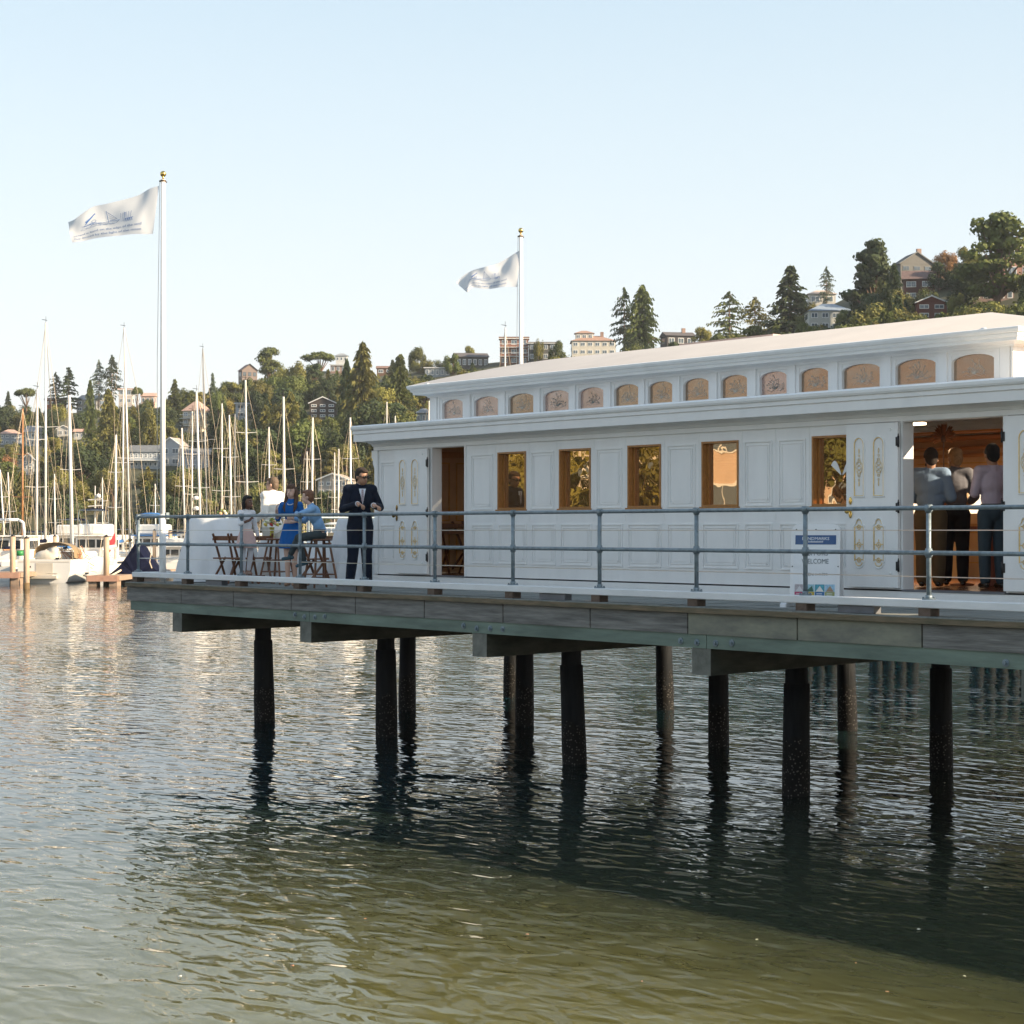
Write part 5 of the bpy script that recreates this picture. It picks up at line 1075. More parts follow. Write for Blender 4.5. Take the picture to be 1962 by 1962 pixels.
# ================================================================== marina
GEL = mat('white_gelcoat', (.74, .72, .68), .3, var=.05, scale=.8); GELD = mat('cream_gelcoat', (.55, .50, .42), .4, var=.1, scale=.8)  # GELD is one uniform cream tone, darker than the white hulls
MASTW = mat('white_mast_alloy', (.72, .68, .62), .4, .2, var=.1); MASTB = mat('varnished_spruce_mast', (.36, .17, .07), .4, var=.2); MASTG = mat('grey_mast_alloy', (.30, .30, .29), .4, .4, var=.1)
RIG = mat('rigging_wire', (.34, .28, .20), .5, .3); DARKGL = mat('dark_cabin_window', (.02, .025, .03), .08); BLUEC = mat('blue_canvas', (.03, .13, .34), .8); TANC = mat('tan_canvas', (.24, .17, .09), .8); NAVC = mat('navy_cover', (.006, .008, .024), .9, spec=.05, var=.2, scale=2, bump=.6, bscale=1.5)
TEAK = mat('teak_trim', (.30, .14, .06), .5, var=.2); BOOT = mat('antifoul', (.04, .06, .06), .6); REDC = mat('red_flag_cloth', (.55, .04, .05), .8); ROPE = mat('mooring_rope', (.6, .5, .36), .8)
def hull_mesh(L, B, fb, transom=.75, sheer=.25, draft=.35):
    mb = MB(); st = 12; vs = []; mb.smooth = True
    for i in range(st+1):
        t = i/st; wd = B/2*(transom+(1-transom)*math.sin(min(1, t/.45)*math.pi/2)) if t < .45 else B/2*max(.02, (1-((t-.45)/.55)**2.1)); y = L*t; top = fb+sheer*((t-.35)**2)*2.2
        lowy = y-(.06*L*(t**6)); 
        for (fx, z) in ((0, -draft), (.55, -draft*.55), (.86, .05), (.97, fb*.5), (1.0, top)): vs.append((wd*fx, y if z > 0 else lowy, z))
        for (fx, z) in ((.97, fb*.5), (.86, .05), (.55, -draft*.55)): vs.append((-wd*fx, y if z > 0 else lowy, z))
        vs.append((-wd, y, top))
    # order: 0..4 right side up, 5..7 left going down, 8 left top
    fs = []
    for i in range(st):
        a, b = i*9, (i+1)*9
        for q in range(4): fs.append((a+q, b+q, b+q+1, a+q+1))
        for (p, q) in ((8, 5), (5, 6), (6, 7), (7, 0)): fs.append((a+p, b+p, b+q, a+q))
    mb.add(vs, fs); mb.smooth = False
    mb.add([vs[k] for k in (0,1,2,3,4,8,5,6,7)], [tuple(range(9))])
    mb.add([vs[i*9+4] for i in range(st+1)]+[vs[i*9+8] for i in range(st+1)], [(i, i+1, st+2+i, st+1+i) for i in range(st)])
    return mb
def sailboat(px, rtop, pbase, Z, thick, label, m=None, L=None, ang=0, hullm=None, canvas=None, spreaders=(.45, .72), boom=True):
    base = flat(pbase, Z, 0); s = F/Z; Hm = EYE+(1016-rtop)/s; L = L or max(7, Hm*.72); B = L*.31; fb = .08*L+.2
    r = empty('sailboat', base, FACE+math.radians(ang), label, 'sailboat', 'sailboats moored in the marina')
    m = m or MASTW; off = -L*.55
    h = hull_mesh(L, B, fb).build('hull', hullm or GEL, r); h.location = (0, off, 0)
    mb = MB(); mb.bbox(-B*.27, L*.28, fb-.02, B*.27, L*.70, fb+.42, .08); c = mb.build('coachroof', GEL, r); c.location = (0, off, 0)
    mb = MB()
    for sx in (-1, 1): mb.box(sx*B*.272, L*.34, fb+.12, sx*B*.276, L*.62, fb+.30)
    c2 = mb.build('cabin_window', DARKGL, r); c2.location = (0, off, 0)
    # mast, leaning a little as in the photograph
    lean = (px-pbase)/s; rr = .062*thick+.02; c_, s_ = math.cos(math.radians(ang)), math.sin(math.radians(ang)); lx, ly = lean*c_, -lean*s_
    top = Vector((lx, ly, Hm)); foot = Vector((0, 0, fb+.35)); at = lambda u: foot+(top-foot)*u
    mb = MB(); mb.cyl(foot, top, rr, rr*.75, 10); mb.build('mast', m, r)
    mb = MB(); mb.cyl(top, top+Vector((0, 0, .5)), .015, n=4); mb.cyl(top+Vector((-.3, 0, .25)), top+Vector((.1, 0, .18)), .02, n=4); mb.build('masthead_aerial', BLACK, r)
    ends = []
    for u in spreaders:
        w_ = B*.26*(1.15-u*.3); mb = MB(); mb.cyl(at(u)+Vector((-w_, 0, .05)), at(u), .022, .03, 5); mb.cyl(at(u), at(u)+Vector((w_, 0, .05)), .03, .022, 5); mb.build('spreader', m, r); ends.append((at(u), w_))
    for sx in (-1, 1):
        pts = [Vector((sx*B*.44, -.2, fb+.1))]+[a+Vector((sx*w_, 0, .05)) for a, w_ in ends]+[top]; mb = MB(); mb.tube(pts, .013, 4); mb.build('shroud', RIG, r)
        mb = MB(); mb.cyl((sx*B*.42, .3, fb+.1), at(spreaders[0]), .011, n=4); mb.build('shroud', RIG, r)
    mb = MB(); mb.cyl((0, off+L*.97, fb+.15), at(.97), .020, n=5); mb.build('forestay', RIG, r)
    mb = MB(); mb.cyl((0, off+.1, fb+.1), top, .012, n=4); mb.build('backstay', RIG, r)
    if boom:
        mb = MB(); mb.cyl((0, -.1, fb+1.25), (0, off+L*.12, fb+1.2), .055, n=8); mb.build('boom', m, r)
        mb = MB(); mb.smooth = True; mb.cyl((0, -.05, fb+1.42), (0, off+L*.15, fb+1.32), .16, .09, 8); mb.build('sail_cover', canvas or [BLUEC, TANC, GEL, NAVC][int(px) % 4], r)
    for sx in (-1, 1):
        mb = MB(); mb.tube([(sx*B*.36, off+.1, fb+.1), (sx*B*.36, off+.1, fb+.65), (sx*B*.48, off+L*.4, fb+.65), (sx*B*.30, off+L*.82, fb+.7), (0, off+L*.98, fb+.8)], .012, 4); mb.build('lifeline', RIG, r)
    return r
SB = [
 (87, 618, 87, 150, 1.35, 'sailboat with the tallest bare mast at the far left, masthead aerial above the ridge trees'), (71, 745, 70, 147, 1.3, 'sailboat whose thick white mast stands just left of the tallest far-left mast'),
 (43, 783, 43, 140, .9, 'old sailboat with a brown varnished mast near the left edge'), (132, 757, 139, 137, 1.9, 'sailboat with the thickest white mast, right of the tallest far-left mast'),
 (104, 908, 106, 165, .8, 'small sailboat with a short mast between the far-left masts and the thick one'), (0, 900, 11, 150, .8, 'sailboat with a leaning mast cut by the left edge'),
 (15, 905, 22, 156, .7, 'small sailboat with a slightly leaning mast second from the left edge'), (237, 628, 250, 165, 1.05, 'sailboat with a very tall mast leaning slightly left of the flagpole'),
 (222, 833, 221, 150, 1.3, 'sailboat with a shorter mast and a red ensign, left of the flagpole'), (236, 745, 235, 172, 1.1, 'sailboat with a straight mast beside the very tall leaning one'),
 (297, 927, 299, 175, .6, 'little sailboat with a stub mast just left of the flagpole foot'), (196, 915, 197, 180, .6, 'little sailboat with a thin mast beside the flybridge cruiser'),
 (348, 820, 356, 160, 1.1, 'sailboat with a raked mast just right of the flagpole'), (368, 788, 368, 172, .8, 'sailboat with a mast carrying radar domes right of the flagpole'),
 (376, 750, 386, 150, 1.3, 'sailboat with a thick raked mast below the cream hillside house'), (388, 668, 398, 178, .9, 'sailboat with a tall grey mast topping the ridge right of the flagpole'),
 (425, 773, 425, 170, .9, 'sailboat with a straight thin mast left of the tall white table'), (439, 795, 445, 163, 1.0, 'sailboat with the mast above the flowers on the white table'),
 (450, 793, 450, 184, .8, 'sailboat with a grey mast above the flowers on the white table'), (470, 728, 475, 155, 1.2, 'sailboat with a tall white mast above the girl in the cardigan'),
 (515, 818, 517, 180, 1.0, 'sailboat with its mast rising behind the man in the white jacket'), (543, 760, 546, 150, 1.3, 'sailboat with a thick mast rising behind the woman in blue'),
 (588, 865, 588, 190, .7, 'sailboat with a short mast behind the boy in the blue shirt'), (599, 800, 597, 158, 1.2, 'sailboat with a tall mast right of the boy in the blue shirt'),
 (641, 867, 641, 200, .7, 'sailboat with a short mast beside the suited man, the left one of a pair'), (649, 860, 648, 188, 1.0, 'sailboat with a short mast beside the suited man, the right one of a pair'),
 (671, 800, 673, 170, 1.2, 'sailboat with its mast directly above the suited man'), (741, 770, 741, 190, .9, 'sailboat whose white mast tip shows above the left end of the cabin eave'),
 (757, 797, 757, 200, .7, 'sailboat whose small mast tip shows just above the cabin eave'), (822, 768, 822, 200, .8, 'sailboat whose mast tip shows at the left corner of the clerestory'),
 (968, 628, 966, 150, 1.0, 'sailboat with a rigged mast standing beside the farther flagpole')]
for i, (px, rt, pb, Z, th, lab) in enumerate(SB):
    m = MASTB if px == 43 else (MASTG if px in (388, 450) else None)
    o = sailboat(px, rt, pb, Z, th, lab, m, ang=(0, 8, -6, 4, 178, -3)[i % 6], spreaders=(.42, .70) if i % 3 else (.55,), L=13 if px in (87, 237, 388) else None)
    if px == 222: mb = MB(); mb.add([(0, -.1, 3.3), (-.55, -.3, 2.2), (-.45, -.3, 1.6), (.05, -.1, 2.6)], [(0,1,2,3)]); mb.build('ensign', REDC, o)
    if px == 368:
        for z in (5.2, 6.1): mb = MB(); mb.lathe([(.05, z), (.26, z+.05), (.26, z+.25), (.1, z+.35)], 12, (.35, 0, 0)); mb.build('radar_dome', GEL, o)
# --- the white sloop seen stern-on at the left
o = sailboat(90, 900, 93, 131, .01, 'white sloop seen stern-on at the left with a tan canopy over the cockpit', L=11.5, ang=-4, canvas=GEL, boom=False)
for ch in list(o.children):
    if ch.name.split('.')[0] in ('mast', 'spreader', 'shroud', 'forestay', 'backstay', 'masthead_aerial', 'hull', 'coachroof', 'cabin_window', 'lifeline'): bpy.data.objects.remove(ch)
h = hull_mesh(11.5, 4.2, 1.5, .86, .2, .3).build('hull', GEL, o); h.location = (0, -1, 0)
mb = MB(); mb.box(-.85, -1.32, .28, .95, -1.01, .46); mb.box(-.55, -1.02, .5, .6, -1.005, 1.30); mb.build('swim_platform', GELD, o)
mb = MB(); mb.box(-1.7, -1.012, 1.35, 1.7, -1.0, 1.40); mb.build('transom_trim', GELD, o)
mb = MB(); mb.smooth = True; vs = []
for j, yy in enumerate((1.2, 2.6, 3.2)):
    for i in range(13): a = math.pi*i/12; vs.append((-1.4*math.cos(a), yy, 1.6+(1.05 if j < 2 else .8)*math.sin(a)**.6))
mb.add(vs, [(j*13+i, (j+1)*13+i, (j+1)*13+i+1, j*13+i+1) for j in range(2) for i in range(12)]); mb.build('cockpit_canopy', TANC, o)
mb = MB(); mb.bbox(-1.2, 2.6, 1.3, 1.2, 7.5, 2.0, .12); mb.build('coachroof', GEL, o)
blob('white_cover', [('e', (-.1, .2, 1.75), (.9, .5, .40)), ('e', (.35, .2, 2.0), (.38, .4, .33)), ('e', (-.6, .2, 1.7), (.4, .4, .3))], GELD, o, voxel=.06, smooth=2)
for sx in (-1, 1): mb = MB(); mb.tube([(sx*1.9, -.9, 1.5), (sx*1.9, -.9, 2.15), (sx*1.0, -.95, 2.15), (sx*1.0, -.95, 1.5)], .03, 5); mb.build('stern_rail', RIG, o)
mb = MB(); mb.cyl((-2.2, .8, 1.75), (-2.2, .8, 2.1), .28, n=12); mb.build('green_fender_buoy', mat('green_buoy', (.02, .20, .05), .5), o)
for sx, sz in ((-1.0, 1.0), (.9, 1.55)): mb = MB(); mb.box(sx-.12, -1.03, sz, sx+.14, -1.015, sz+.1); mb.build('transom_port', DARKGL, o)
mb = MB(); mb.tube([(.2+.18*k, -1.03, .62+.02*(k % 2)) for k in range(5)], .02, 4); mb.build('stern_scuff', GELD, o)
# --- motor cruisers
def cruiser(px, Z, w_, hb, label, ang=0, canopy=None, L=11, bridge=True, arch=False, mastz=None, trimm=None, zs=1.0):
    r = empty('motor_cruiser', flat(px, Z, 0), FACE+math.radians(ang), label, 'motor boat', 'motor cruisers moored in the marina'); r.scale = (1, 1, .72+((px*7) % 11)/22 if label.find('tall') < 0 and label.find('bright blue') < 0 and label.find('arch') < 0 else 1)
    hull_mesh(L, w_, 1.35, .9, .3, .3).build('hull', GEL, r)
    mb = MB(); mb.box(-w_*.47, -.03, .9, w_*.47, -.005, 1.02); mb.build('rub_rail', trimm or TEAK, r)
    mb = MB(); mb.bbox(-w_*.42, .6, 1.3, w_*.42, L*.62, 3.0, .10); c = mb.build('deckhouse', GEL, r)
    for a, b in ((-.36, -.15), (-.10, .12), (.17, .36)): mb = MB(); mb.box(w_*a, .565, 2.15, w_*b, .598, 2.75); q = mb.build('cabin_window', DARKGL, r)
    for sx in (-1, 1): mb = MB(); mb.box(sx*w_*.422, 1.0, 2.1, sx*w_*.43, L*.55, 2.7); mb.build('side_window', DARKGL, r)
    mb = MB(); mb.bbox(-w_*.46, .2, 3.0, w_*.46, L*.60, 3.09, .02); mb.build('bridge_deck', trimm or GEL, r)
    if bridge:
        mb = MB(); mb.bbox(-w_*.38, .9, 3.09, w_*.38, L*.48, 3.95, .12); mb.build('flybridge', GEL, r)
        mb = MB(); mb.tube([(-w_*.38, .9, 3.95), (-w_*.34, .9, hb), (w_*.34, .9, hb), (w_*.38, .9, 3.95)], .03, 5); mb.build('canopy_frame', GALV, r)
        mb = MB(); mb.smooth = True; mb.lathe([(w_*.40, hb-.06), (w_*.38, hb+.05), (w_*.2, hb+.15), (.01, hb+.17)], 18, (0, 2.2, 0), 1, .8); mb.build('canopy', canopy or NAVC, r)
        for sx in (-1, 1): mb = MB(); mb.cyl((sx*w_*.33, 3.4, 3.95), (sx*w_*.3, 3.2, hb), .025, n=5); mb.build('canopy_pole', GALV, r)
    if arch: mb = MB(); mb.tube([(-w_*.45, .6, 2.9), (-w_*.40, .9, hb-.2), (-w_*.30, 1, hb), (w_*.30, 1, hb), (w_*.40, .9, hb-.2), (w_*.45, .6, 2.9)], .10, 8); mb.build('radar_arch', GEL, r)
    if mastz:
        mb = MB(); mb.cyl((0, 2.5, 3), (0, 2.5, mastz), .06, .04, 6); mb.build('signal_mast', MASTW, r)
        for z in (mastz-1.6, mastz-1.1): mb = MB(); mb.cyl((-.55, 2.5, z), (.55, 2.5, z+.08), .05, n=6); mb.build('crosstree', MASTW, r)
        mb = MB(); mb.lathe([(.05, mastz-.95), (.2, mastz-.9), (.18, mastz-.7), (.02, mastz-.6)], 10, (.25, 2.5, 0)); mb.build('radar_dome', GEL, r)
    mb = MB(); mb.tube([(-w_*.46, .05, 1.35), (-w_*.46, .05, 2.05), (w_*.46, .05, 2.05), (w_*.46, .05, 1.35)], .025, 5); mb.build('stern_rail', MASTW, r)
    return r
cruiser(171, 150, 2.75, 5.0, 'tall white flybridge cruiser with dark canopy between the sloop and the flagpole', mastz=6.9, ang=2)
cruiser(277, 160, 2.6, 4.75, 'white flybridge cruiser with a bright blue canopy behind the railing corner', canopy=BLUEC, ang=-4, trimm=BLUEC)
cruiser(2, 138, 3.4, 4.2, 'white motor boat with a broad radar arch cut by the left edge', bridge=False, arch=True, ang=3)
cruiser(124, 175, 3.0, 4.4, 'white cabin cruiser half hidden behind the sloop, left of the tall flybridge boat', ang=-8)
cruiser(228, 185, 3.0, 4.6, 'white cruiser behind the navy covered boat', ang=5)
cruiser(330, 150, 2.6, 4.5, 'white cruiser directly behind the flagpole and railing', ang=-7, canopy=NAVC)
cruiser(372, 176, 2.8, 4.2, 'low white cruiser right of the flagpole, above the big white table', bridge=False, ang=12)
cruiser(500, 180, 3.2, 4.4, 'white cruiser seen between the girl and the man in the white jacket', ang=4)
cruiser(634, 165, 3.0, 4.2, 'white cruiser between the boy and the suited man', ang=-9, canopy=GEL)
cruiser(580, 190, 3.0, 4.0, 'distant white motor boat behind the woman in blue', bridge=False, ang=10)
cruiser(52, 170, 3.0, 4.3, 'white cruiser behind the two leftmost mooring posts', ang=-5)
# --- navy covered boat
r = empty('covered_boat', flat(262, 128, 0), FACE, 'boat under a dark navy tent cover by the pier corner', 'boat')
hull_mesh(6.5, 3.3, .75, .8, .2).build('hull', mat('dark_hull', (.03, .03, .035), .5), r)
mb = MB(); ridge = [(-.15, .2, 2.62), (-.05, 1.2, 2.72), (.05, 3.5, 2.3), (0, 6.2, 1.2)]; lo = [(-1.85, -.15, .55), (-1.85, 1.6, .60), (-1.5, 4, .65), (-.3, 6.4, .8)]; ro = [(1.75, -.1, .55), (1.8, 1.6, .6), (1.4, 4, .65), (.3, 6.4, .8)]
nn = 8; vs = []
for i in range(4):
    for A_, B_ in ((lo[i], ridge[i]), (ridge[i], ro[i])):
        for k in range(nn+(1 if A_ is ridge[i] else 0)):
            u = k/nn; p_ = Vector(A_).lerp(Vector(B_), u); p_.z -= .28*math.sin(u*math.pi); p_.y += .05*math.sin(k*2.1+i); vs.append(p_)
w_n = 2*nn+1; mb.add(vs, [(i*w_n+k, (i+1)*w_n+k, (i+1)*w_n+k+1, i*w_n+k+1) for i in range(3) for k in range(w_n-1)]); mb.add(vs[:w_n]+[Vector((0, -.2, .5))], [tuple(range(w_n+1))]); mb.smooth = True; mb.build('tent_cover', NAVC, r)
mb = MB(); mb.tube([(1.0, -.3, 2.0), (.9, -.35, 1.4), (1.05, -.35, 1.0)], .035, 5); mb.build('cover_lace', ROPE, r)
# --- mooring piles
PW = mat('brown_pile_timber', (.36, .25, .16), .8, col2=(.52, .40, .29), scale=2, stretch=(3, 3, .5), bump=.3)  # brown mooring timber, paler than the pier piles
def marina_pile(px, rtop, Z, w_, label, z0=-.5):
    zt = EYE-(rtop-1016)*Z/F; r = empty('mooring_pile', flat(px, Z, 0), 0, label, 'mooring pile', 'timber mooring piles in the marina'); R_ = w_*Z/F/2
    mb = MB(); mb.cyl((0, 0, z0), (0, 0, zt), R_*1.04, R_, 14); mb.build('post', PW, r)
    mb = MB(); mb.cyl((0, 0, zt+.001), (0, 0, zt+.16), R_*1.03, R_*.15, 14); mb.build('pile_cap', BLACK, r)
    mb = MB(); mb.cyl((0, 0, -.4), (0, 0, .38), R_*1.1, R_*1.07, 14); mb.build('tide_band', mat('weedy_tide_band', (.13, .085, .035), .8, var=.3), r)
marina_pile(24.5, 1028, 127, 10.5, 'timber mooring pile nearest the left edge, left of the white sloop'); marina_pile(51, 1032, 116, 11.5, 'nearest timber mooring pile, in front of the white sloop'); marina_pile(204, 1029, 124, 11, 'timber pile standing in the end of the brown finger dock', .3)
marina_pile(105, 1028, 160, 8, 'pile half hidden behind the tan canopy of the white sloop'); marina_pile(296, 1017, 158, 7, 'brown pile just left of the flagpole behind the railing'); marina_pile(326, 1018, 158, 7, 'brown pile just right of the flagpole behind the railing')
marina_pile(146, 1040, 170, 6, 'slender pile behind the right side of the white sloop')
# --- docks
PLK = mat('dock_planks', (.22, .15, .10), .85, col2=(.36, .26, .19), scale=1, stretch=(1, 6, 1)); PINKW = mat('reddish_dock_beam', (.42, .24, .17), .8, var=.15)
def dock(px, Z, w_, L, label, ang=0, z=.62):
    r = empty('finger_dock', flat(px, Z, 0), FACE+math.radians(ang), label, 'dock', 'timber docks of the marina')
    mb = MB(); mb.box(-w_/2, 0, z-.08, w_/2, L, z); mb.build('planking', PLK, r)
    mb = MB(); mb.box(-w_/2-.02, -.14, z-.35, w_/2+.02, -.004, z+.02); mb.build('end_beam', PINKW, r)
    for sx in (-1, 1): mb = MB(); mb.box(sx*(w_/2-.55), .0, -.1, sx*(w_/2-.05), 1.2, z-.082); mb.build('float', PLK, r)
    for sx in (-1, 1): mb = MB(); mb.box(sx*w_/2, .0, z-.30, sx*(w_/2+.08), L, z-.01); mb.build('side_beam', PLK, r)
dock(197, 123, 1.9, 26, 'brown finger dock with reddish end beam beside the white sloop', ang=0); dock(4, 126, 2.2, 30, 'dark dock end at the left edge below the arched motor boat', z=.75)
dock(300, 150, 3, 20, 'low dock behind the navy covered boat', ang=0)
r = empty('walkway_dock', flat(340, 215, 0), FACE, 'long walkway dock running across the marina behind the boats', 'dock'); mb = MB(); mb.box(-26, 0, .3, 24, 2, .6); mb.build('planking', PLK, r)
mb = MB()
mb.box(-26, 1.8, 1.5, 24, 1.86, 1.58); mb.build('handrail', MASTW, r)
for i in range(26): mb = MB(); mb.box(-26+2*i, 1.8, .6, -25.92+2*i, 1.86, 1.5); mb.build('handrail_post', MASTW, r)
mb = MB(); P0, P1 = flat(160, 124.5, .62), flat(232, 127, .9); pts = [P0.lerp(P1, t)+Vector((0, 0, -.35*math.sin(t*math.pi))) for t in [i/10 for i in range(11)]]; mb.tube(pts, .06, 6); tag(mb.build('mooring_line', ROPE), 'pale thick mooring line from the finger dock to the covered boat', 'rope')
# crab-pot pile / nets on the dock beside the sloop
r = empty('net_heap', flat(145, 133, .62), FACE, 'tangled heap of orange-brown netting and lines beside the sloop', 'fishing net'); rr = random.Random(4); NET = mat('orange_net', (.38, .15, .07), .8, var=.3)
for k in range(26):
    a, b = Vector((rr.uniform(-1.1, .4), rr.uniform(-.3, .5), rr.uniform(.1, 2.0))), Vector((rr.uniform(-.4, 1.5), rr.uniform(-.3, .5), rr.uniform(0, 1.4))); mb = MB(); c_ = a.lerp(b, .5)+Vector((0, 0, -.2)); mb.tube([a, c_, b], .022, 4); mb.build('net_line', NET if k % 3 else ROPE, r)
mb = MB(); mb.box(-.9, -.3, 0, 1.0, .5, .55); mb.build('dock_box', GEL, r)
HAZE = 0.00010
# ================================================================== trees
def foliage_mat(name, a, b, rv=.22):
    a = tuple(x*1.22 for x in a); b = tuple(x*1.25 for x in b)
    m = mat(name, a, .75, col2=b, scale=.35, rndv=rv, spec=.25)
    t = m.node_tree; bs = t.nodes['Principled BSDF']; tr = t.nodes.new('ShaderNodeBsdfTranslucent'); mx = t.nodes.new('ShaderNodeMixShader'); mx.inputs[0].default_value = .18
    src = bs.inputs['Base Color'].links[0].from_socket; t.links.new(src, tr.inputs[0]); t.links.new(bs.outputs[0], mx.inputs[1]); t.links.new(tr.outputs[0], mx.inputs[2]); t.links.new(mx.outputs[0], t.nodes['Material Output'].inputs['Surface']); return m
DARKF = foliage_mat('dark_conifer_foliage', (.026, .042, .018), (.062, .078, .030)); MIDF = foliage_mat('mid_green_foliage', (.056, .076, .020), (.120, .130, .036)); OLIVF = foliage_mat('olive_foliage', (.100, .104, .028), (.190, .170, .048)); GOLDF = foliage_mat('yellow_green_foliage', (.12, .125, .03), (.24, .20, .05)); RUSTF = foliage_mat('rusty_foliage', (.16, .075, .035), (.26, .14, .06)); PALEF = foliage_mat('pale_grey_green_foliage', (.09, .12, .08), (.16, .19, .13))
BARK = mat('tree_bark', (.10, .06, .04), .9, col2=(.22, .15, .10), scale=1, bump=.4, bscale=3)
def leafq(mb, c, n, s, rr, asp=1.0, zk=1.0):
    """one small leaf cluster card"""
    n = n.normalized(); t = n.cross(Vector((rr.uniform(-1, 1), rr.uniform(-1, 1), rr.uniform(-1, 1)))).normalized(); b = n.cross(t); t = Vector((t.x, t.y, t.z*zk)); b = Vector((b.x, b.y, b.z*zk))
    mb.add([c-t*s-b*s*asp*.4, c+t*s*.2-b*s*asp, c+t*s+b*s*asp*.3, c-t*s*.1+b*s*asp], [(0,1,2,3)])
def rv(rr): 
    while True:
        v = Vector((rr.uniform(-1, 1), rr.uniform(-1, 1), rr.uniform(-1, 1)))
        if .05 < v.length < 1: return v
CROWN = {}
def crown(kind, seed):
    """unit crown (height 1, radius 1 in x/y) and its trunk with limbs"""
    key = (kind, seed)
    if key in CROWN: return CROWN[key]
    rr = random.Random(hash(kind) % 1000 if False else sum(map(ord, kind))*31+seed); mb = MB(); tk = MB()
    if kind in ('conifer', 'redwood', 'sparse', 'layered'):
        nl = {'conifer': 26, 'redwood': 36, 'sparse': 20, 'layered': 15}[kind]; z0 = {'conifer': .08, 'redwood': .03, 'sparse': .18, 'layered': .10}[kind]
        for i in range(nl):
            u = i/(nl-1); z = z0+(1-z0)*u**.95
            if kind == 'redwood': R_ = (1-u)**.55*.95+.06
            elif kind == 'sparse': R_ = (.55+.5*math.sin(u*2.6))*(1-u**4)*.95+.05
            elif kind == 'layered': R_ = (1-u)**.8+.04
            else: R_ = (1-u)**.85*.98+.04
            nb = 9 if kind != 'sparse' else 6
            for k in range(nb):
                if rr.random() < (.12 if kind != 'sparse' else .22): continue
                a = rr.uniform(0, 6.283); L_ = R_*rr.uniform(.62, 1.12); dr = rr.uniform(-.02, .03)*(1 if kind != 'layered' else .3); nq = max(3, int(15*L_+3))
                for q in range(nq):
                    t = (q+rr.random())/nq; rad = L_*(.12+.88*t); sp = .05+.06*(1-t)
                    c = Vector((rad*math.cos(a)+rr.uniform(-sp, sp), rad*math.sin(a)+rr.uniform(-sp, sp), z+dr*t-.028*t*t*1.5+rr.uniform(-.012, .012)))
                    nrm = Vector((rr.uniform(-.5, .5)+.5*math.cos(a), rr.uniform(-.5, .5)+.5*math.sin(a), .9)); nrm.z *= 1.0; s_ = rr.uniform(.05, .10)*(1.1-.4*t)*(.8 if kind == 'sparse' else 1)
                    nn = nrm.normalized(); tt = Vector((math.cos(a), math.sin(a), -.12)).normalized(); bb = nn.cross(tt).normalized()
                    mb.add([c-tt*s_, c-bb*s_*.55, c+tt*s_*1.2+Vector((0, 0, -.012)), c+bb*s_*.55], [(0,1,2,3)])
                    if rr.random() < .5: mb.add([c-tt*s_+Vector((0, 0, .010)), c+Vector((0, 0, -.022)), c+tt*s_+Vector((0, 0, -.012)), c+Vector((0, 0, .018))], [(0,1,2,3)])
                tk.cyl((0, 0, z), (L_*.7*math.cos(a), L_*.7*math.sin(a), z-.01), .010, .003, 4) if (k < 3) else None
        tk.cyl((0, 0, -.02), (0, 0, .55), .055, .035, 8); tk.cyl((0, 0, .55), (0, 0, 1.0), .035, .004, 6)
        for _ in range(4): leafq(mb, Vector((rr.uniform(-.03, .03), rr.uniform(-.03, .03), rr.uniform(.96, 1.0))), rv(rr), .05, rr)
    else:
        cl = []
        if kind == 'round': cl = [(Vector((.62*math.cos(a), .62*math.sin(a), z)), r) for a, z, r in [(rr.uniform(0, 6.28), rr.uniform(.28, .72), rr.uniform(.26, .42)) for _ in range(13)]]+[(Vector((rr.uniform(-.3, .3), rr.uniform(-.3, .3), rr.uniform(.62, .84))), rr.uniform(.24, .36)) for _ in range(6)]; zs = .44
        elif kind == 'umbrella': cl = [(Vector((R_*math.cos(a), R_*math.sin(a), .74+.16*(1-R_*R_)+rr.uniform(-.04, .03))), rr.uniform(.20, .30)) for R_, a in [(math.sqrt(rr.random())*.82, rr.uniform(0, 6.28)) for _ in range(24)]]; zs = .30
        elif kind == 'pine': cl = [(Vector((R_*math.cos(a), R_*math.sin(a), z)), r) for R_, a, z, r in [(rr.uniform(.05, .80)*(1.15-abs(z0_-.5)*1.3), rr.uniform(0, 6.28), z0_, rr.uniform(.18, .34)) for z0_ in [.24+.70*i/45 for i in range(46)]]]; zs = .24
        elif kind == 'broadpine': cl = [(Vector((R_*math.cos(a), R_*math.sin(a), z0_)), r) for R_, a, z0_, r in [(rr.uniform(.25, .95)*(1.02-z0_)**.62, rr.uniform(0, 6.28), z0_, rr.uniform(.16, .30)) for z0_ in [.12+.82*(i/54)**.9 for i in range(55)]]]; zs = .22
        elif kind == 'bush': cl = [(Vector((rr.uniform(-.6, .6), rr.uniform(-.6, .6), rr.uniform(.15, .7))), rr.uniform(.3, .42)) for _ in range(12)]; zs = .8
        for c, r_ in cl:
            nq = int((2300 if kind != 'pine' else 1500)*r_*r_)
            for q in range(nq):
                d = rv(rr).normalized(); rad = r_*rr.uniform(.55, 1.06)*(1+.22*noise.noise(d*2.3+c*3))
                p = c+Vector((d.x*rad, d.y*rad, d.z*rad*zs)); leafq(mb, p, d+rv(rr)*.7, rr.uniform(.035, .062), rr, .8, .42)
        mx = max(v[2] for v in mb.v); mb.v = [(v[0], v[1], v[2]/mx) for v in mb.v]
        tk.cyl((0, 0, -.03), (.02, 0, .35), .075, .05, 8); tk.cyl((.02, 0, .35), (0, .02, .75), .05, .02, 6)
        for c, r_ in cl[::2]: tk.tube([(.02, 0, max(.12, c.z/mx*.45)), (c.x*.5, c.y*.5, c.z/mx*.75), (c.x*.9, c.y*.9, c.z/mx)], [.028, .018, .006], 5)
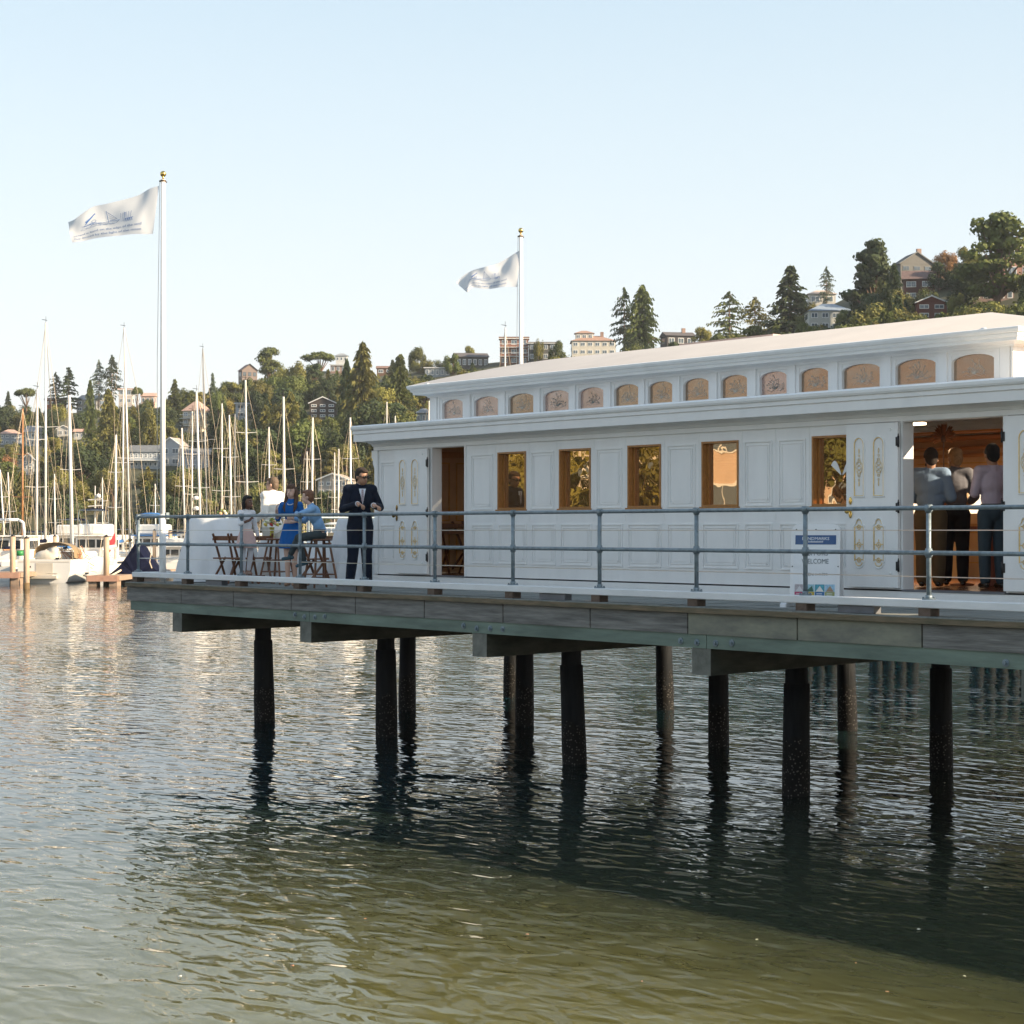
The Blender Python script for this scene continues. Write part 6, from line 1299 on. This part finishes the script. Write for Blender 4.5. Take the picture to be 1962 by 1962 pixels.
    def mk(b, n):
        me = bpy.data.meshes.new(n); me.from_pydata(b.v, [], b.f); me.materials.append(None); me.update(); return me
    CROWN[key] = (mk(mb, kind+'_crown'), mk(tk, kind+'_trunk')); return CROWN[key]
def tree(loc, h, rad, kind, m, label, group='trees on the wooded hillside', seed=0, cat='tree', name=None):
    nm = name or {'conifer': 'conifer_tree', 'redwood': 'redwood_tree', 'sparse': 'conifer_tree', 'layered': 'cedar_tree', 'round': 'broadleaf_tree', 'umbrella': 'umbrella_pine', 'pine': 'pine_tree', 'broadpine': 'pine_tree', 'bush': 'shrub'}[kind]
    if kind in ('conifer', 'sparse', 'layered'): rad *= 1.22
    cm, tm = crown(kind, seed % 3)
    e = empty(nm, loc, rnd.uniform(0, 6.28), label, cat, group)
    for me, pn, mm in ((cm, 'crown', m), (tm, 'trunk', BARK)):
        o = bpy.data.objects.new(pn, me); link(o, e); o.scale = (rad, rad, h); o.material_slots[0].link = 'OBJECT'; o.material_slots[0].material = mm
    return e
HB = []   # screen boxes of houses, so that filler trees leave them in view
# ================================================================== houses
def wallm(c):
    c = tuple(x*.82 for x in c); return mat('house_wall_%d_%d_%d' % tuple(int(x*100) for x in c), c, .75, var=.08, scale=.8)
def roofm(c): return mat('house_roof_%d_%d_%d' % tuple(int(x*100) for x in c), c, .85, var=.2, scale=1.5, bump=.2)
HW = mat('house_window_glass', (.10, .13, .16), .06, var=.1, spec=.8); HF = mat('house_window_frame', (.72, .72, .70), .5, var=.03); HTRIM = mat('house_white_trim', (.70, .70, .68), .5)
def house(px, rt, rb, wpx, nrow, ncol, wc, rc, roof, label, yaw=0, wing=None, chim=False, deck=False, drop=0.0, frame=None, loc=None, Zs=None, dep=.8, name='hillside_house'):
    p, Z = ground_at(px, rb) if loc is None else (loc, Zs); s = F/Z; w_ = wpx/s; H_ = (rb-rt)/s; D = w_*dep
    zt = p.z
    if loc is None:
        zt = EYE+(1016-rb)*Z/F; p = flat(px, Z, zt)
    r = empty(name, p, FACE+math.radians(yaw), label, 'house', 'houses on the hillside'); HB.append((px-wpx/2-2, px+wpx/2+2, rt, rb, Z))
    rh = H_*.30 if roof in ('gable', 'hip', 'gablefront') else H_*.05; wh = H_-rh; x0, x1 = -w_/2, w_/2
    wm, rm = wallm(wc), roofm(rc)
    mb = MB(); mb.box(x0, 0, -3.5, x1, D, wh); mb.build('walls', wm, r)
    ov = .35
    mb = MB()
    if roof == 'gable': mb.prism([(-ov, wh), (D+ov, wh), (D/2, H_)], x0-ov, x1+ov, 'x')
    elif roof == 'gablefront':
        mb.prism([(x0-ov, wh), (x1+ov, wh), (0, H_)], .02, D+ov); mb.build('roof', rm, r); mb = MB(); mb.prism([(x0+.02, wh+.02), (x1-.02, wh+.02), (0, H_-.15)], -.02, .015); mb.build('gable_wall', wm, r); mb = MB()
        for sg in (-1, 1): mb.prism([(sg*(w_/2+ov), wh-.12), (sg*(w_/2+ov), wh+.10), (0, H_+.10), (0, H_-.14)], -ov, -.03)
        mb.build('bargeboard', HTRIM if not frame else frame, r); mb = None
    elif roof == 'hip':
        vs = [(x0-ov, -ov, wh), (x1+ov, -ov, wh), (x1+ov, D+ov, wh), (x0-ov, D+ov, wh), (x0+D*.45, D/2, H_), (x1-D*.45, D/2, H_)] if w_ > D else [(x0-ov, -ov, wh), (x1+ov, -ov, wh), (x1+ov, D+ov, wh), (x0-ov, D+ov, wh), (-.2, D/2, H_), (.2, D/2, H_)]
        mb.add(vs, [(0, 1, 5, 4), (1, 2, 5), (2, 3, 4, 5), (3, 0, 4), (3, 2, 1, 0)])
    else: mb.box(x0-ov, -ov, wh+.002, x1+ov, D+ov, H_)
    if mb: mb.build('roof', rm, r)
    if chim: mb = MB(); cx = x0+w_*.7; mb.box(cx-.45, D*.4, wh, cx+.45, D*.4+.7, H_+1.0); mb.build('chimney', wallm((.30, .20, .16)), r)
    sh = wh/nrow; ww = w_/ncol
    for i in range(nrow):
        for j in range(ncol):
            wd = ww*.62; hh = sh*.50; cx = x0+ww*(j+.5); cz = sh*(i+.55)
            mb = MB(); mb.box(cx-wd/2, -.06, cz-hh/2, cx+wd/2, -.01, cz+hh/2); f = mb.build('window', frame or HF, r)
            mb = MB(); np_ = 2 if wd > .9 else 1
            for k in range(np_): a = cx-wd/2+.10+(wd-.12)/np_*k; mb.box(a, -.075, cz-hh/2+.12, a+(wd-.12)/np_-.09, -.062, cz+hh/2-.12)
            mb.build('pane', HW, f)
    for sx in (-1, 1):
        for i in range(nrow): mb = MB(); cz = sh*(i+.55); mb.box(sx*(w_/2+.01), D*.3, cz-sh*.25, sx*(w_/2+.05), D*.7, cz+sh*.25); mb.build('window', HW, r)
    if deck:
        for i in range(1, nrow): mb = MB(); z = sh*i; mb.box(x0-.2, -1.3, z-.12, x1+.2, -.09, z); mb.box(x0-.2, -1.3, z+.85, x1+.2, -1.24, z+.95); mb.build('balcony', HTRIM, r)
    if roof == 'flat': mb = MB(); mb.box(x0-.4, -.42, wh-.18, x1+.4, -.36, wh+.0); mb.build('fascia', HTRIM, r)
    return r
BG, WHT, CRM, BRN, DBR, RED_, GRY, PNK = (.34, .38, .42), (.62, .62, .60), (.60, .52, .40), (.16, .09, .06), (.06, .045, .04), (.17, .045, .03), (.30, .29, .27), (.60, .42, .34)
RD, RG, RB, RS, RP = (.10, .09, .09), (.24, .26, .28), (.20, .12, .09), (.14, .15, .16), (.46, .30, .24)
house(19, 822, 853, 42, 2, 4, BG, RP, 'hip', 'blue-grey house with a pinkish roof at the left edge of the hillside', yaw=10)
house(58, 815, 856, 26, 2, 2, WHT, RG, 'gable', 'white pitched house behind the far-left masts, level with the blue-grey house', yaw=-20)
house(53, 868, 912, 18, 3, 2, BG, RG, 'gablefront', 'narrow pale blue gabled house low behind the far-left masts')
house(105, 761, 779, 38, 1, 4, RED_, RB, 'gable', 'long low red-brown house below the layered cedar on the left ridge', yaw=8)
house(121, 815, 838, 24, 1, 2, WHT, RP, 'gablefront', 'small white house with a pink gable beside the thick mast')
house(158, 821, 842, 34, 1, 3, WHT, RP, 'gable', 'low white house with pinkish roof right of the thick mast')
house(165, 755, 790, 46, 2, 3, GRY, RG, 'gable', 'grey house among trees below the sparse ridge conifers', yaw=-25)
house(240, 744, 790, 26, 3, 2, (.56, .50, .46), RP, 'flat', 'tall pinkish-white house on the ridge behind the very tall leaning mast')
house(283, 752, 775, 26, 1, 3, PNK, RP, 'gable', 'pink-roofed ridge house left of the flagpole')
m_ = house(275, 852, 898, 54, 2, 6, (.42, .46, .50), RS, 'gable', 'long left wing of the grey-white mansion behind the flagpole foot', deck=True)
house(326, 838, 895, 44, 2, 2, (.50, .52, .54), (.36, .30, .27), 'gablefront', 'big steep-gabled middle of the grey-white mansion right of the flagpole', yaw=-18)
house(372, 858, 902, 56, 2, 5, (.44, .47, .50), RS, 'gable', 'low right wing of the grey-white mansion behind the masts right of the flagpole')
house(368, 768, 830, 42, 3, 3, CRM, RP, 'hip', 'cream multi-storey villa with balconies between the two masts right of the flagpole', deck=True, yaw=-22)
house(478, 697, 740, 30, 2, 3, (.22, .17, .15), (.24, .15, .13), 'gablefront', 'half-timbered house with steep roof on the ridge beside the tall pine', yaw=25, frame=BLACK)
house(470, 771, 802, 38, 2, 2, (.50, .56, .62), RG, 'flat', 'pale blue box house on mid-slope behind a white mast')
house(618, 760, 802, 50, 3, 3, (.08, .06, .05), RG, 'gablefront', 'dark three-storey house with big white-framed windows in mid-slope', yaw=0)
house(654, 676, 694, 22, 1, 3, WHT, RG, 'hip', 'small white lookout house on the ridge beside the tall redwood')
house(648, 698, 716, 30, 1, 3, (.30, .20, .16), RG, 'flat', 'low brown house just under the white lookout house')
house(737, 700, 718, 30, 1, 2, BRN, RB, 'gable', 'brown-roofed ridge house between the redwood and the next conifer')
house(637, 907, 950, 60, 2, 4, (.46, .42, .38), (.36, .30, .26), 'gablefront', 'tan gabled shore house behind the boy in the blue shirt', yaw=-15)
house(720, 905, 950, 40, 2, 3, (.40, .40, .38), RS, 'gable', 'grey shore house just right of the suited man\'s head')
house(812, 782, 812, 30, 1, 3, (.40, .48, .50), RG, 'hip', 'small blue-green gazebo-roofed house at the clerestory corner')
house(838, 703, 724, 48, 1, 5, (.30, .34, .36), RS, 'flat', 'flat-roofed grey house above the left end of the cabin roof', deck=True)
house(905, 674, 706, 62, 1, 6, (.10, .09, .08), RD, 'gable', 'long dark-roofed house with a row of white windows left of the farther flagpole', yaw=10)
house(985, 645, 700, 54, 3, 3, (.26, .12, .08), RB, 'flat', 'brown three-storey block behind the farther flagpole', deck=True)
house(1039, 655, 692, 52, 2, 4, (.10, .10, .09), RD, 'flat', 'dark modern house with white windows right of the farther flagpole')
house(1138, 640, 682, 84, 2, 6, (.60, .57, .50), (.32, .20, .15), 'hip', 'large cream villa with brown hip roof above the cabin roof', chim=True)
house(1120, 632, 652, 34, 1, 3, (.60, .57, .50), (.32, .20, .15), 'hip', 'upper storey pavilion of the cream villa')
house(1305, 634, 664, 56, 1, 3, (.05, .045, .05), RD, 'gable', 'dark slate house with white windows alone on the skyline', yaw=12, chim=True)
house(1592, 578, 634, 82, 2, 4, (.50, .50, .45), (.22, .27, .33), 'hip', 'pale house with blue-grey hip roof between the two big conifers')
house(1576, 553, 585, 52, 1, 2, (.58, .56, .52), (.50, .40, .34), 'hip', 'pale house with low tan roof just behind the blue-grey hip roof')
house(1758, 482, 560, 66, 3, 3, (.17, .165, .15), (.11, .10, .09), 'gablefront', 'grey stone gabled house high on the right slope', chim=True, yaw=10, frame=wallm((.2, .2, .19)))
house(1762, 515, 578, 60, 2, 2, (.13, .055, .045), (.15, .10, .09), 'gable', 'brown shingled house under the stone gable', yaw=-12)
house(1786, 566, 612, 58, 2, 2, RED_, (.14, .07, .06), 'gablefront', 'red-brown gabled cottage with white window trim above the roof peak')
house(1905, 538, 584, 78, 1, 5, (.24, .17, .15), RG, 'flat', 'low modern house with tall white windows under the big pine')
house(1955, 470, 535, 60, 2, 2, (.38, .20, .15), (.50, .36, .30), 'flat', 'brick-coloured house behind the big pine at the right edge')
# ================================================================== named trees
def T(px, rt, rb, hw, kind, m, label, seed=0, Zoff=0):
    p, Z = ground_at(px, rb); Z += Zoff; zb = EYE+(1016-rb)*Z/F; p = flat(px, Z, zb-.6); s = F/Z
    tree(p, (rb-rt)/s+.6, hw/s, kind, m, label, seed=seed)
TL = [
 (131, 705, 785, 26, 'layered', DARKF, 'broad layered cedar on the left ridge behind the tallest mast'), (106, 714, 785, 15, 'sparse', DARKF, 'thin spiky conifer left of the broad layered cedar'), (15, 750, 800, 11, 'conifer', DARKF, 'small dark conifer at the far left end of the ridge'),
 (50, 742, 800, 25, 'umbrella', MIDF, 'rounded ridge tree between the small dark conifer and the masts'), (189, 690, 775, 13, 'sparse', PALEF, 'left one of two airy ridge conifers above the grey house'), (214, 681, 775, 17, 'sparse', DARKF, 'right one of two airy ridge conifers above the grey house'),
 (172, 730, 850, 17, 'redwood', MIDF, 'slim conifer rising in front of the grey house at left'), (207, 748, 880, 34, 'redwood', OLIVF, 'wide dark olive conifer in mid-slope left of the leaning mast'), (262, 740, 800, 12, 'umbrella', MIDF, 'small umbrella-shaped tree by the pinkish-white ridge house'),
 (334, 728, 810, 22, 'conifer', MIDF, 'pointed green conifer just right of the flagpole on the ridge'), (352, 742, 800, 22, 'round', MIDF, 'round tree behind the pointed conifer right of the flagpole'), (407, 716, 800, 14, 'conifer', PALEF, 'pale pointed conifer right of the grey mast'),
 (446, 731, 800, 24, 'umbrella', OLIVF, 'domed cypress with pale trunk left of the half-timbered house'), (418, 745, 830, 18, 'round', MIDF, 'green tree under the pale pointed conifer'), (516, 664, 755, 36, 'pine', MIDF, 'tall ragged pine on the ridge right of the half-timbered house'),
 (538, 700, 775, 22, 'round', OLIVF, 'light olive tree leaning on the ragged pine'), (572, 690, 768, 29, 'round', OLIVF, 'broad olive tree left of the umbrella pine'), (613, 673, 735, 36, 'umbrella', MIDF, 'wide flat umbrella pine on the ridge'), (628, 709, 790, 17, 'conifer', OLIVF, 'yellowish conifer just under the umbrella pine'),
 (556, 752, 905, 34, 'redwood', OLIVF, 'big drooping olive conifer in the middle slope behind the woman in blue'), (694, 661, 868, 54, 'redwood', OLIVF, 'huge bushy redwood left of the cabin, sunlit on its right'), (664, 690, 850, 26, 'redwood', DARKF, 'dark redwood pressed against the left of the huge one'), (766, 682, 830, 38, 'redwood', MIDF, 'tall conifer just left of the cabin clerestory'),
 (716, 838, 990, 34, 'redwood', OLIVF, 'yellow-green cedar right beside the cabin wall, above the suited man'), (800, 662, 715, 20, 'round', MIDF, 'green tree on the ridge left of the flat-roofed grey house'), (752, 690, 735, 16, 'conifer', DARKF, 'dark little conifer beside the brown-roofed ridge house'), (868, 676, 720, 19, 'round', MIDF, 'bright round tree between the flat-roofed and the long dark-roofed houses'),
 (897, 660, 700, 13, 'round', OLIVF, 'round tree peeping over the long dark-roofed house'), (1031, 648, 695, 12, 'bush', OLIVF, 'yellowish shrub on the roofline of the brown block'), (1068, 650, 705, 20, 'round', MIDF, 'green tree left of the large cream villa'),
 (1196, 553, 690, 27, 'sparse', DARKF, 'left and thinner one of the pair of tall conifers above the roof'), (1231, 548, 690, 43, 'redwood', MIDF, 'right and fuller one of the pair of tall conifers above the roof'), (1215, 645, 700, 26, 'bush', DARKF, 'low dark bushes at the foot of the pair of conifers'),
 (1398, 560, 665, 36, 'sparse', MIDF, 'layered conifer left of the light wispy one on the skyline'), (1447, 570, 665, 30, 'sparse', OLIVF, 'light wispy conifer between two darker ones on the skyline'), (1515, 511, 655, 56, 'conifer', DARKF, 'large dark pointed conifer left of the blue-grey hip roof'),
 (1343, 624, 668, 22, 'round', GOLDF, 'golden-green tree beside the dark slate house'), (1378, 636, 672, 24, 'round', MIDF, 'low round tree under the layered skyline conifer'), (1422, 640, 668, 20, 'round', OLIVF, 'low olive tree between the two wispy conifers'), (1478, 630, 668, 26, 'round', DARKF, 'dark bushy tree left of the large pointed conifer'),
 (1584, 511, 590, 16, 'sparse', PALEF, 'airy star-branched tree above the pale hillside houses'), (1676, 456, 630, 72, 'broadpine', DARKF, 'massive dark pine with pointed top on the right slope'), (1714, 505, 620, 26, 'redwood', DARKF, 'dark conifer hugging the right side of the massive pine'), (1722, 552, 640, 38, 'round', OLIVF, 'light olive tree below the massive pine'),
 (1648, 570, 640, 34, 'round', DARKF, 'dark shrubby tree between the blue-grey hip roof and the massive pine'), (1912, 402, 600, 92, 'pine', MIDF, 'big spreading pine with bare trunk at the right edge'), (1812, 478, 545, 26, 'round', RUSTF, 'rusty-orange tree on the top of the right slope'), (1855, 470, 548, 34, 'round', OLIVF, 'olive tree left of the big spreading pine'),
 (1845, 520, 600, 44, 'round', DARKF, 'dark green thicket tree below the big spreading pine, left side'), (1900, 575, 625, 50, 'round', MIDF, 'ivy-dark tree at the foot of the big spreading pine'), (1835, 560, 620, 24, 'round', OLIVF, 'light bush between the red-brown cottage and the big pine'), (1550, 600, 650, 24, 'round', MIDF, 'green tree at the left foot of the blue-grey roofed house'),
 (1945, 590, 640, 40, 'round', DARKF, 'dark tree at the right edge under the low modern house'), (655, 868, 905, 16, 'bush', RUSTF, 'red-orange shrub on the lower slope right of the boy'), (300, 900, 930, 50, 'bush', GOLDF, 'yellow-green hedge below the mansion behind the flagpole'), (370, 895, 940, 34, 'round', OLIVF, 'olive tree below the right wing of the mansion'),
 (575, 888, 945, 34, 'bush', GOLDF, 'bright yellow-green bushes behind the woman and the boy'), (20, 775, 806, 18, 'round', GOLDF, 'golden-leaved tree on the far-left slope'), (10, 870, 930, 24, 'round', RUSTF, 'russet tree at the left edge behind the masts'), (150, 925, 985, 36, 'round', OLIVF, 'olive tree on the shore behind the flybridge cruiser'),
 (255, 780, 860, 20, 'redwood', GOLDF, 'yellow-green conifer right of the leaning mast'), (285, 775, 885, 26, 'round', OLIVF, 'tall olive tree left of the flagpole in mid-slope'), (1640, 600, 650, 40, 'round', DARKF, 'dark tree at the left foot of the massive pine'), (1618, 590, 640, 22, 'round', MIDF, 'green tree against the right end of the blue-grey hip roof'), (1700, 590, 650, 34, 'round', MIDF, 'green bushy tree in front of the massive pine'), (1800, 500, 560, 30, 'round', DARKF, 'dark tree right of the stone gabled house'), (1780, 545, 600, 20, 'bush', MIDF, 'shrub between the shingled house and the red-brown cottage'), (1735, 575, 640, 22, 'redwood', DARKF, 'dark conifer left of the red-brown cottage'), (1875, 500, 570, 40, 'round', MIDF, 'green mass behind the trunk of the big spreading pine'), (1820, 610, 650, 40, 'round', DARKF, 'dark tree below the right side of the red-brown cottage'), (500, 728, 800, 24, 'round', OLIVF, 'olive tree right under the half-timbered house'), (455, 750, 800, 20, 'round', MIDF, 'green tree between the domed cypress and the pale blue house'), (488, 745, 810, 26, 'round', DARKF, 'dark round tree above the pale blue box house'), (640, 715, 790, 26, 'round', DARKF, 'dark tree between the yellowish conifer and the huge redwood'), (735, 716, 800, 26, 'round', MIDF, 'green tree between the huge redwood and the tall conifer'), (820, 715, 790, 30, 'round', DARKF, 'dark tree below the flat-roofed grey house'), (478, 722, 790, 26, 'round', MIDF, 'green tree hiding the foot of the half-timbered house'), (243, 772, 850, 20, 'round', DARKF, 'dark tree at the foot of the tall pinkish-white house'), (283, 762, 820, 22, 'round', MIDF, 'green tree hiding the foot of the pink-roofed ridge house'), (605, 835, 890, 30, 'round', MIDF, 'leafy tree under the dark three-storey house')]
for i, (px, rt, rb, hw, kd, m, lab) in enumerate(TL): T(px, rt, rb, hw, kd, m, lab, seed=i)
# ---- the rest of the wood: many individual trees filling the slope between the houses
ZN = [(-1e9, 60, 'at the left edge'), (60, 160, 'behind the far-left masts'), (160, 290, 'left of the flagpole'), (290, 420, 'right of the flagpole'), (420, 560, 'behind the guests'), (560, 720, 'left of the cabin'), (720, 1000, 'above the left of the cabin roof'), (1000, 1500, 'above the middle of the cabin roof'), (1500, 1e9, 'on the right slope')]
def zone(px):
    for a, b, n in ZN:
        if a <= px < b: return n
rr = random.Random(21); cnt = 0; tries = 0; placed = []
NICK = [(19, 838, 'the blue-grey left-edge house'), (53, 890, 'the narrow pale blue house'), (105, 770, 'the long red-brown house'), (165, 772, 'the grey tree-hidden house'), (158, 832, 'the low white house'), (240, 770, 'the tall pinkish-white house'), (275, 875, "the mansion's long wing"), (326, 866, 'the steep-gabled mansion'), (372, 880, "the mansion's right wing"), (368, 800, 'the cream balconied villa'), (478, 718, 'the half-timbered house'), (470, 786, 'the pale blue box house'), (618, 780, 'the dark three-storey house'), (654, 690, 'the white lookout house'), (637, 928, 'the tan shore house'), (720, 928, 'the grey shore house'), (812, 797, 'the gazebo-roofed house'), (838, 713, 'the flat-roofed grey house'), (905, 690, 'the long dark-roofed house'), (1138, 660, 'the cream hip-roofed villa'), (1592, 606, 'the blue-grey hip roof'), (1758, 520, 'the stone gabled house'), (1786, 590, 'the red-brown cottage'), (1905, 560, 'the low modern house'), (53, 1000, 'the mooring posts'), (560, 860, 'the big drooping conifer'), (694, 760, 'the huge redwood'), (207, 810, 'the wide olive conifer')]
def where(px, rb):
    n = min(NICK, key=lambda q: (q[0]-px)**2+((q[1]-rb)*1.3)**2); dx_, dy_ = px-n[0], rb-n[1]
    if abs(dx_) > abs(dy_)*1.2: return ('just ' if abs(dx_) < 40 else 'well ')+('right of ' if dx_ > 0 else 'left of ')+n[2]
    return ('just ' if abs(dy_) < 40 else 'well ')+('below ' if dy_ > 0 else 'above ')+n[2]
while cnt < 500 and tries < 16000:
    tries += 1; q_ = rr.random(); px = rr.uniform(-260, 2150) if q_ < .2 else (rr.uniform(1540, 2010) if q_ < .5 else rr.uniform(-60, 860)); u = rr.random()**.85; zs, zr = shore_Z(px), ridge_Z(px); Z = zs+(.03+.96*u)*(zr-zs); zg = hill_z(px, Z); rb = row((flat(px, Z, zg))); s = F/Z
    h = rr.uniform(7, 13) if u > .12 else rr.uniform(5, 9); kd = rr.choice(['round', 'round', 'round', 'bush', 'redwood', 'conifer', 'pine'])
    if kd == 'bush': h *= .5
    rad = h*(.42 if kd in ('round', 'pine') else .62 if kd == 'bush' else .26); rt = rb-h*s
    roofline = 1e9 if px < 690 else interp(px, [(690, 820), (800, 745), (1050, 695), (1500, 640), (1900, 600)])
    if rb > roofline+60 and rt > roofline+5: continue
    if rt < ridge_row(px)-(30 if u > .8 else 22): continue
    bad = False
    for (a, b, t, bt, hz) in HB:
        if px+rad*s*.8 > a and px-rad*s*.8 < b and Z < hz+4 and rt < t+(bt-t)*.55 and rb > t: bad = True; break
        if a-4 < px < b+4 and abs(Z-hz) < 5: bad = True; break
    if bad: continue
    if any((px-q[0])**2+((rb-q[1])*2.0)**2 < 15**2 for q in placed): continue
    placed.append((px, rb)); cnt += 1
    mi = rr.choice([0, 0, 0, 1, 1, 1, 2, 2, 3]) if kd != 'redwood' else rr.choice([0, 0, 1, 2]); m = (DARKF, MIDF, OLIVF, GOLDF)[mi]
    lvl = 'low slope' if u < .33 else ('middle slope' if u < .7 else 'upper slope'); kn = {'round': 'rounded tree', 'bush': 'bushy shrub', 'redwood': 'full conifer', 'conifer': 'pointed conifer', 'pine': 'ragged pine'}[kd]
    tree(flat(px, Z, zg-.4), h, rad, kd, m, '%s %s %s' % (('dark green', 'mid-green', 'olive', 'yellow-green')[mi], kn, where(px, rb)), seed=cnt)
# ================================================================== shore beside the viewer (outside the frame; the cabin windows mirror it)
mb = MB(); mb.smooth = True; vs = []
for i in range(13):
    for j in range(9):
        x = -190+12*i; y = -18-14*j; vs.append((x, y, -.6 if j == 0 else 1.2+2.2*j+.8*noise.noise(Vector((x*.05, y*.05, 0)))))
mb.add(vs, [(i*9+j, (i+1)*9+j, (i+1)*9+j+1, i*9+j+1) for i in range(12) for j in range(8)]); tag(mb.build('near_shore', MATS['hill_ground']), kind='structure')
def shore_house(x, y, w_, H_, nr, nc, wc, rc, roof, label, yaw):
    r = house(0, 0, H_*F/100, w_*F/100, nr, nc, wc, rc, roof, label, loc=Vector((x, y, 3.5)), Zs=100, chim=True, name='shore_house'); r.rotation_euler = (0, 0, math.radians(yaw)); r['group'] = 'houses on the near shore'
    HB.pop()
shore_house(-70, -38, 14, 9, 2, 4, (.66, .50, .38), (.30, .12, .06), 'gable', 'peach stucco shore house mirrored in the cabin windows', 150); shore_house(-96, -52, 16, 11, 3, 4, (.66, .60, .50), (.22, .20, .20), 'gablefront', 'tall cream shore house mirrored in the cabin windows', 140)
shore_house(-52, -34, 12, 8, 2, 3, (.60, .36, .26), (.12, .10, .10), 'hip', 'rose-coloured shore house mirrored in the right cabin windows', 160); shore_house(-125, -62, 15, 10, 2, 4, (.62, .62, .58), (.36, .16, .10), 'hip', 'white shore house mirrored in the left cabin windows', 135)
for i, (x, y, h, kd) in enumerate([(-56, -24, 5, 'round'), (-76, -30, 6, 'pine'), (-89, -36, 6, 'round'), (-98, -42, 7, 'conifer'), (-122, -50, 6, 'round'), (-80, -33, 12, 'conifer'), (-60, -45, 13, 'round'), (-82, -46, 15, 'conifer'), (-84, -30, 6, 'bush'), (-110, -58, 16, 'pine'), (-104, -38, 6, 'bush'), (-62, -27, 5, 'bush'), (-44, -40, 11, 'round'), (-140, -70, 15, 'redwood'), (-48, -60, 18, 'pine'), (-90, -80, 18, 'round'), (-115, -90, 19, 'pine')]):
    tree((x, y, 3.0), h, h*.42 if kd != 'conifer' else h*.25, kd, (MIDF, OLIVF, GOLDF)[i % 3], 'tree on the near shore beside the mirrored houses', 'trees on the near shore', i)

# ================================================================== air
hm = bpy.data.materials.new('haze'); hm.use_nodes = True; t = hm.node_tree; t.nodes.remove(t.nodes['Principled BSDF']); pv = t.nodes.new('ShaderNodeVolumePrincipled')
pv.inputs['Color'].default_value = (.86, .92, 1, 1); pv.inputs['Density'].default_value = HAZE; pv.inputs['Anisotropy'].default_value = 0.0; t.links.new(pv.outputs[0], t.nodes['Material Output'].inputs['Volume'])
mb = MB(); mb.box(-1750, -1750, -60, 1750, 1750, 130); tag(mb.build('haze', hm), kind='stuff')
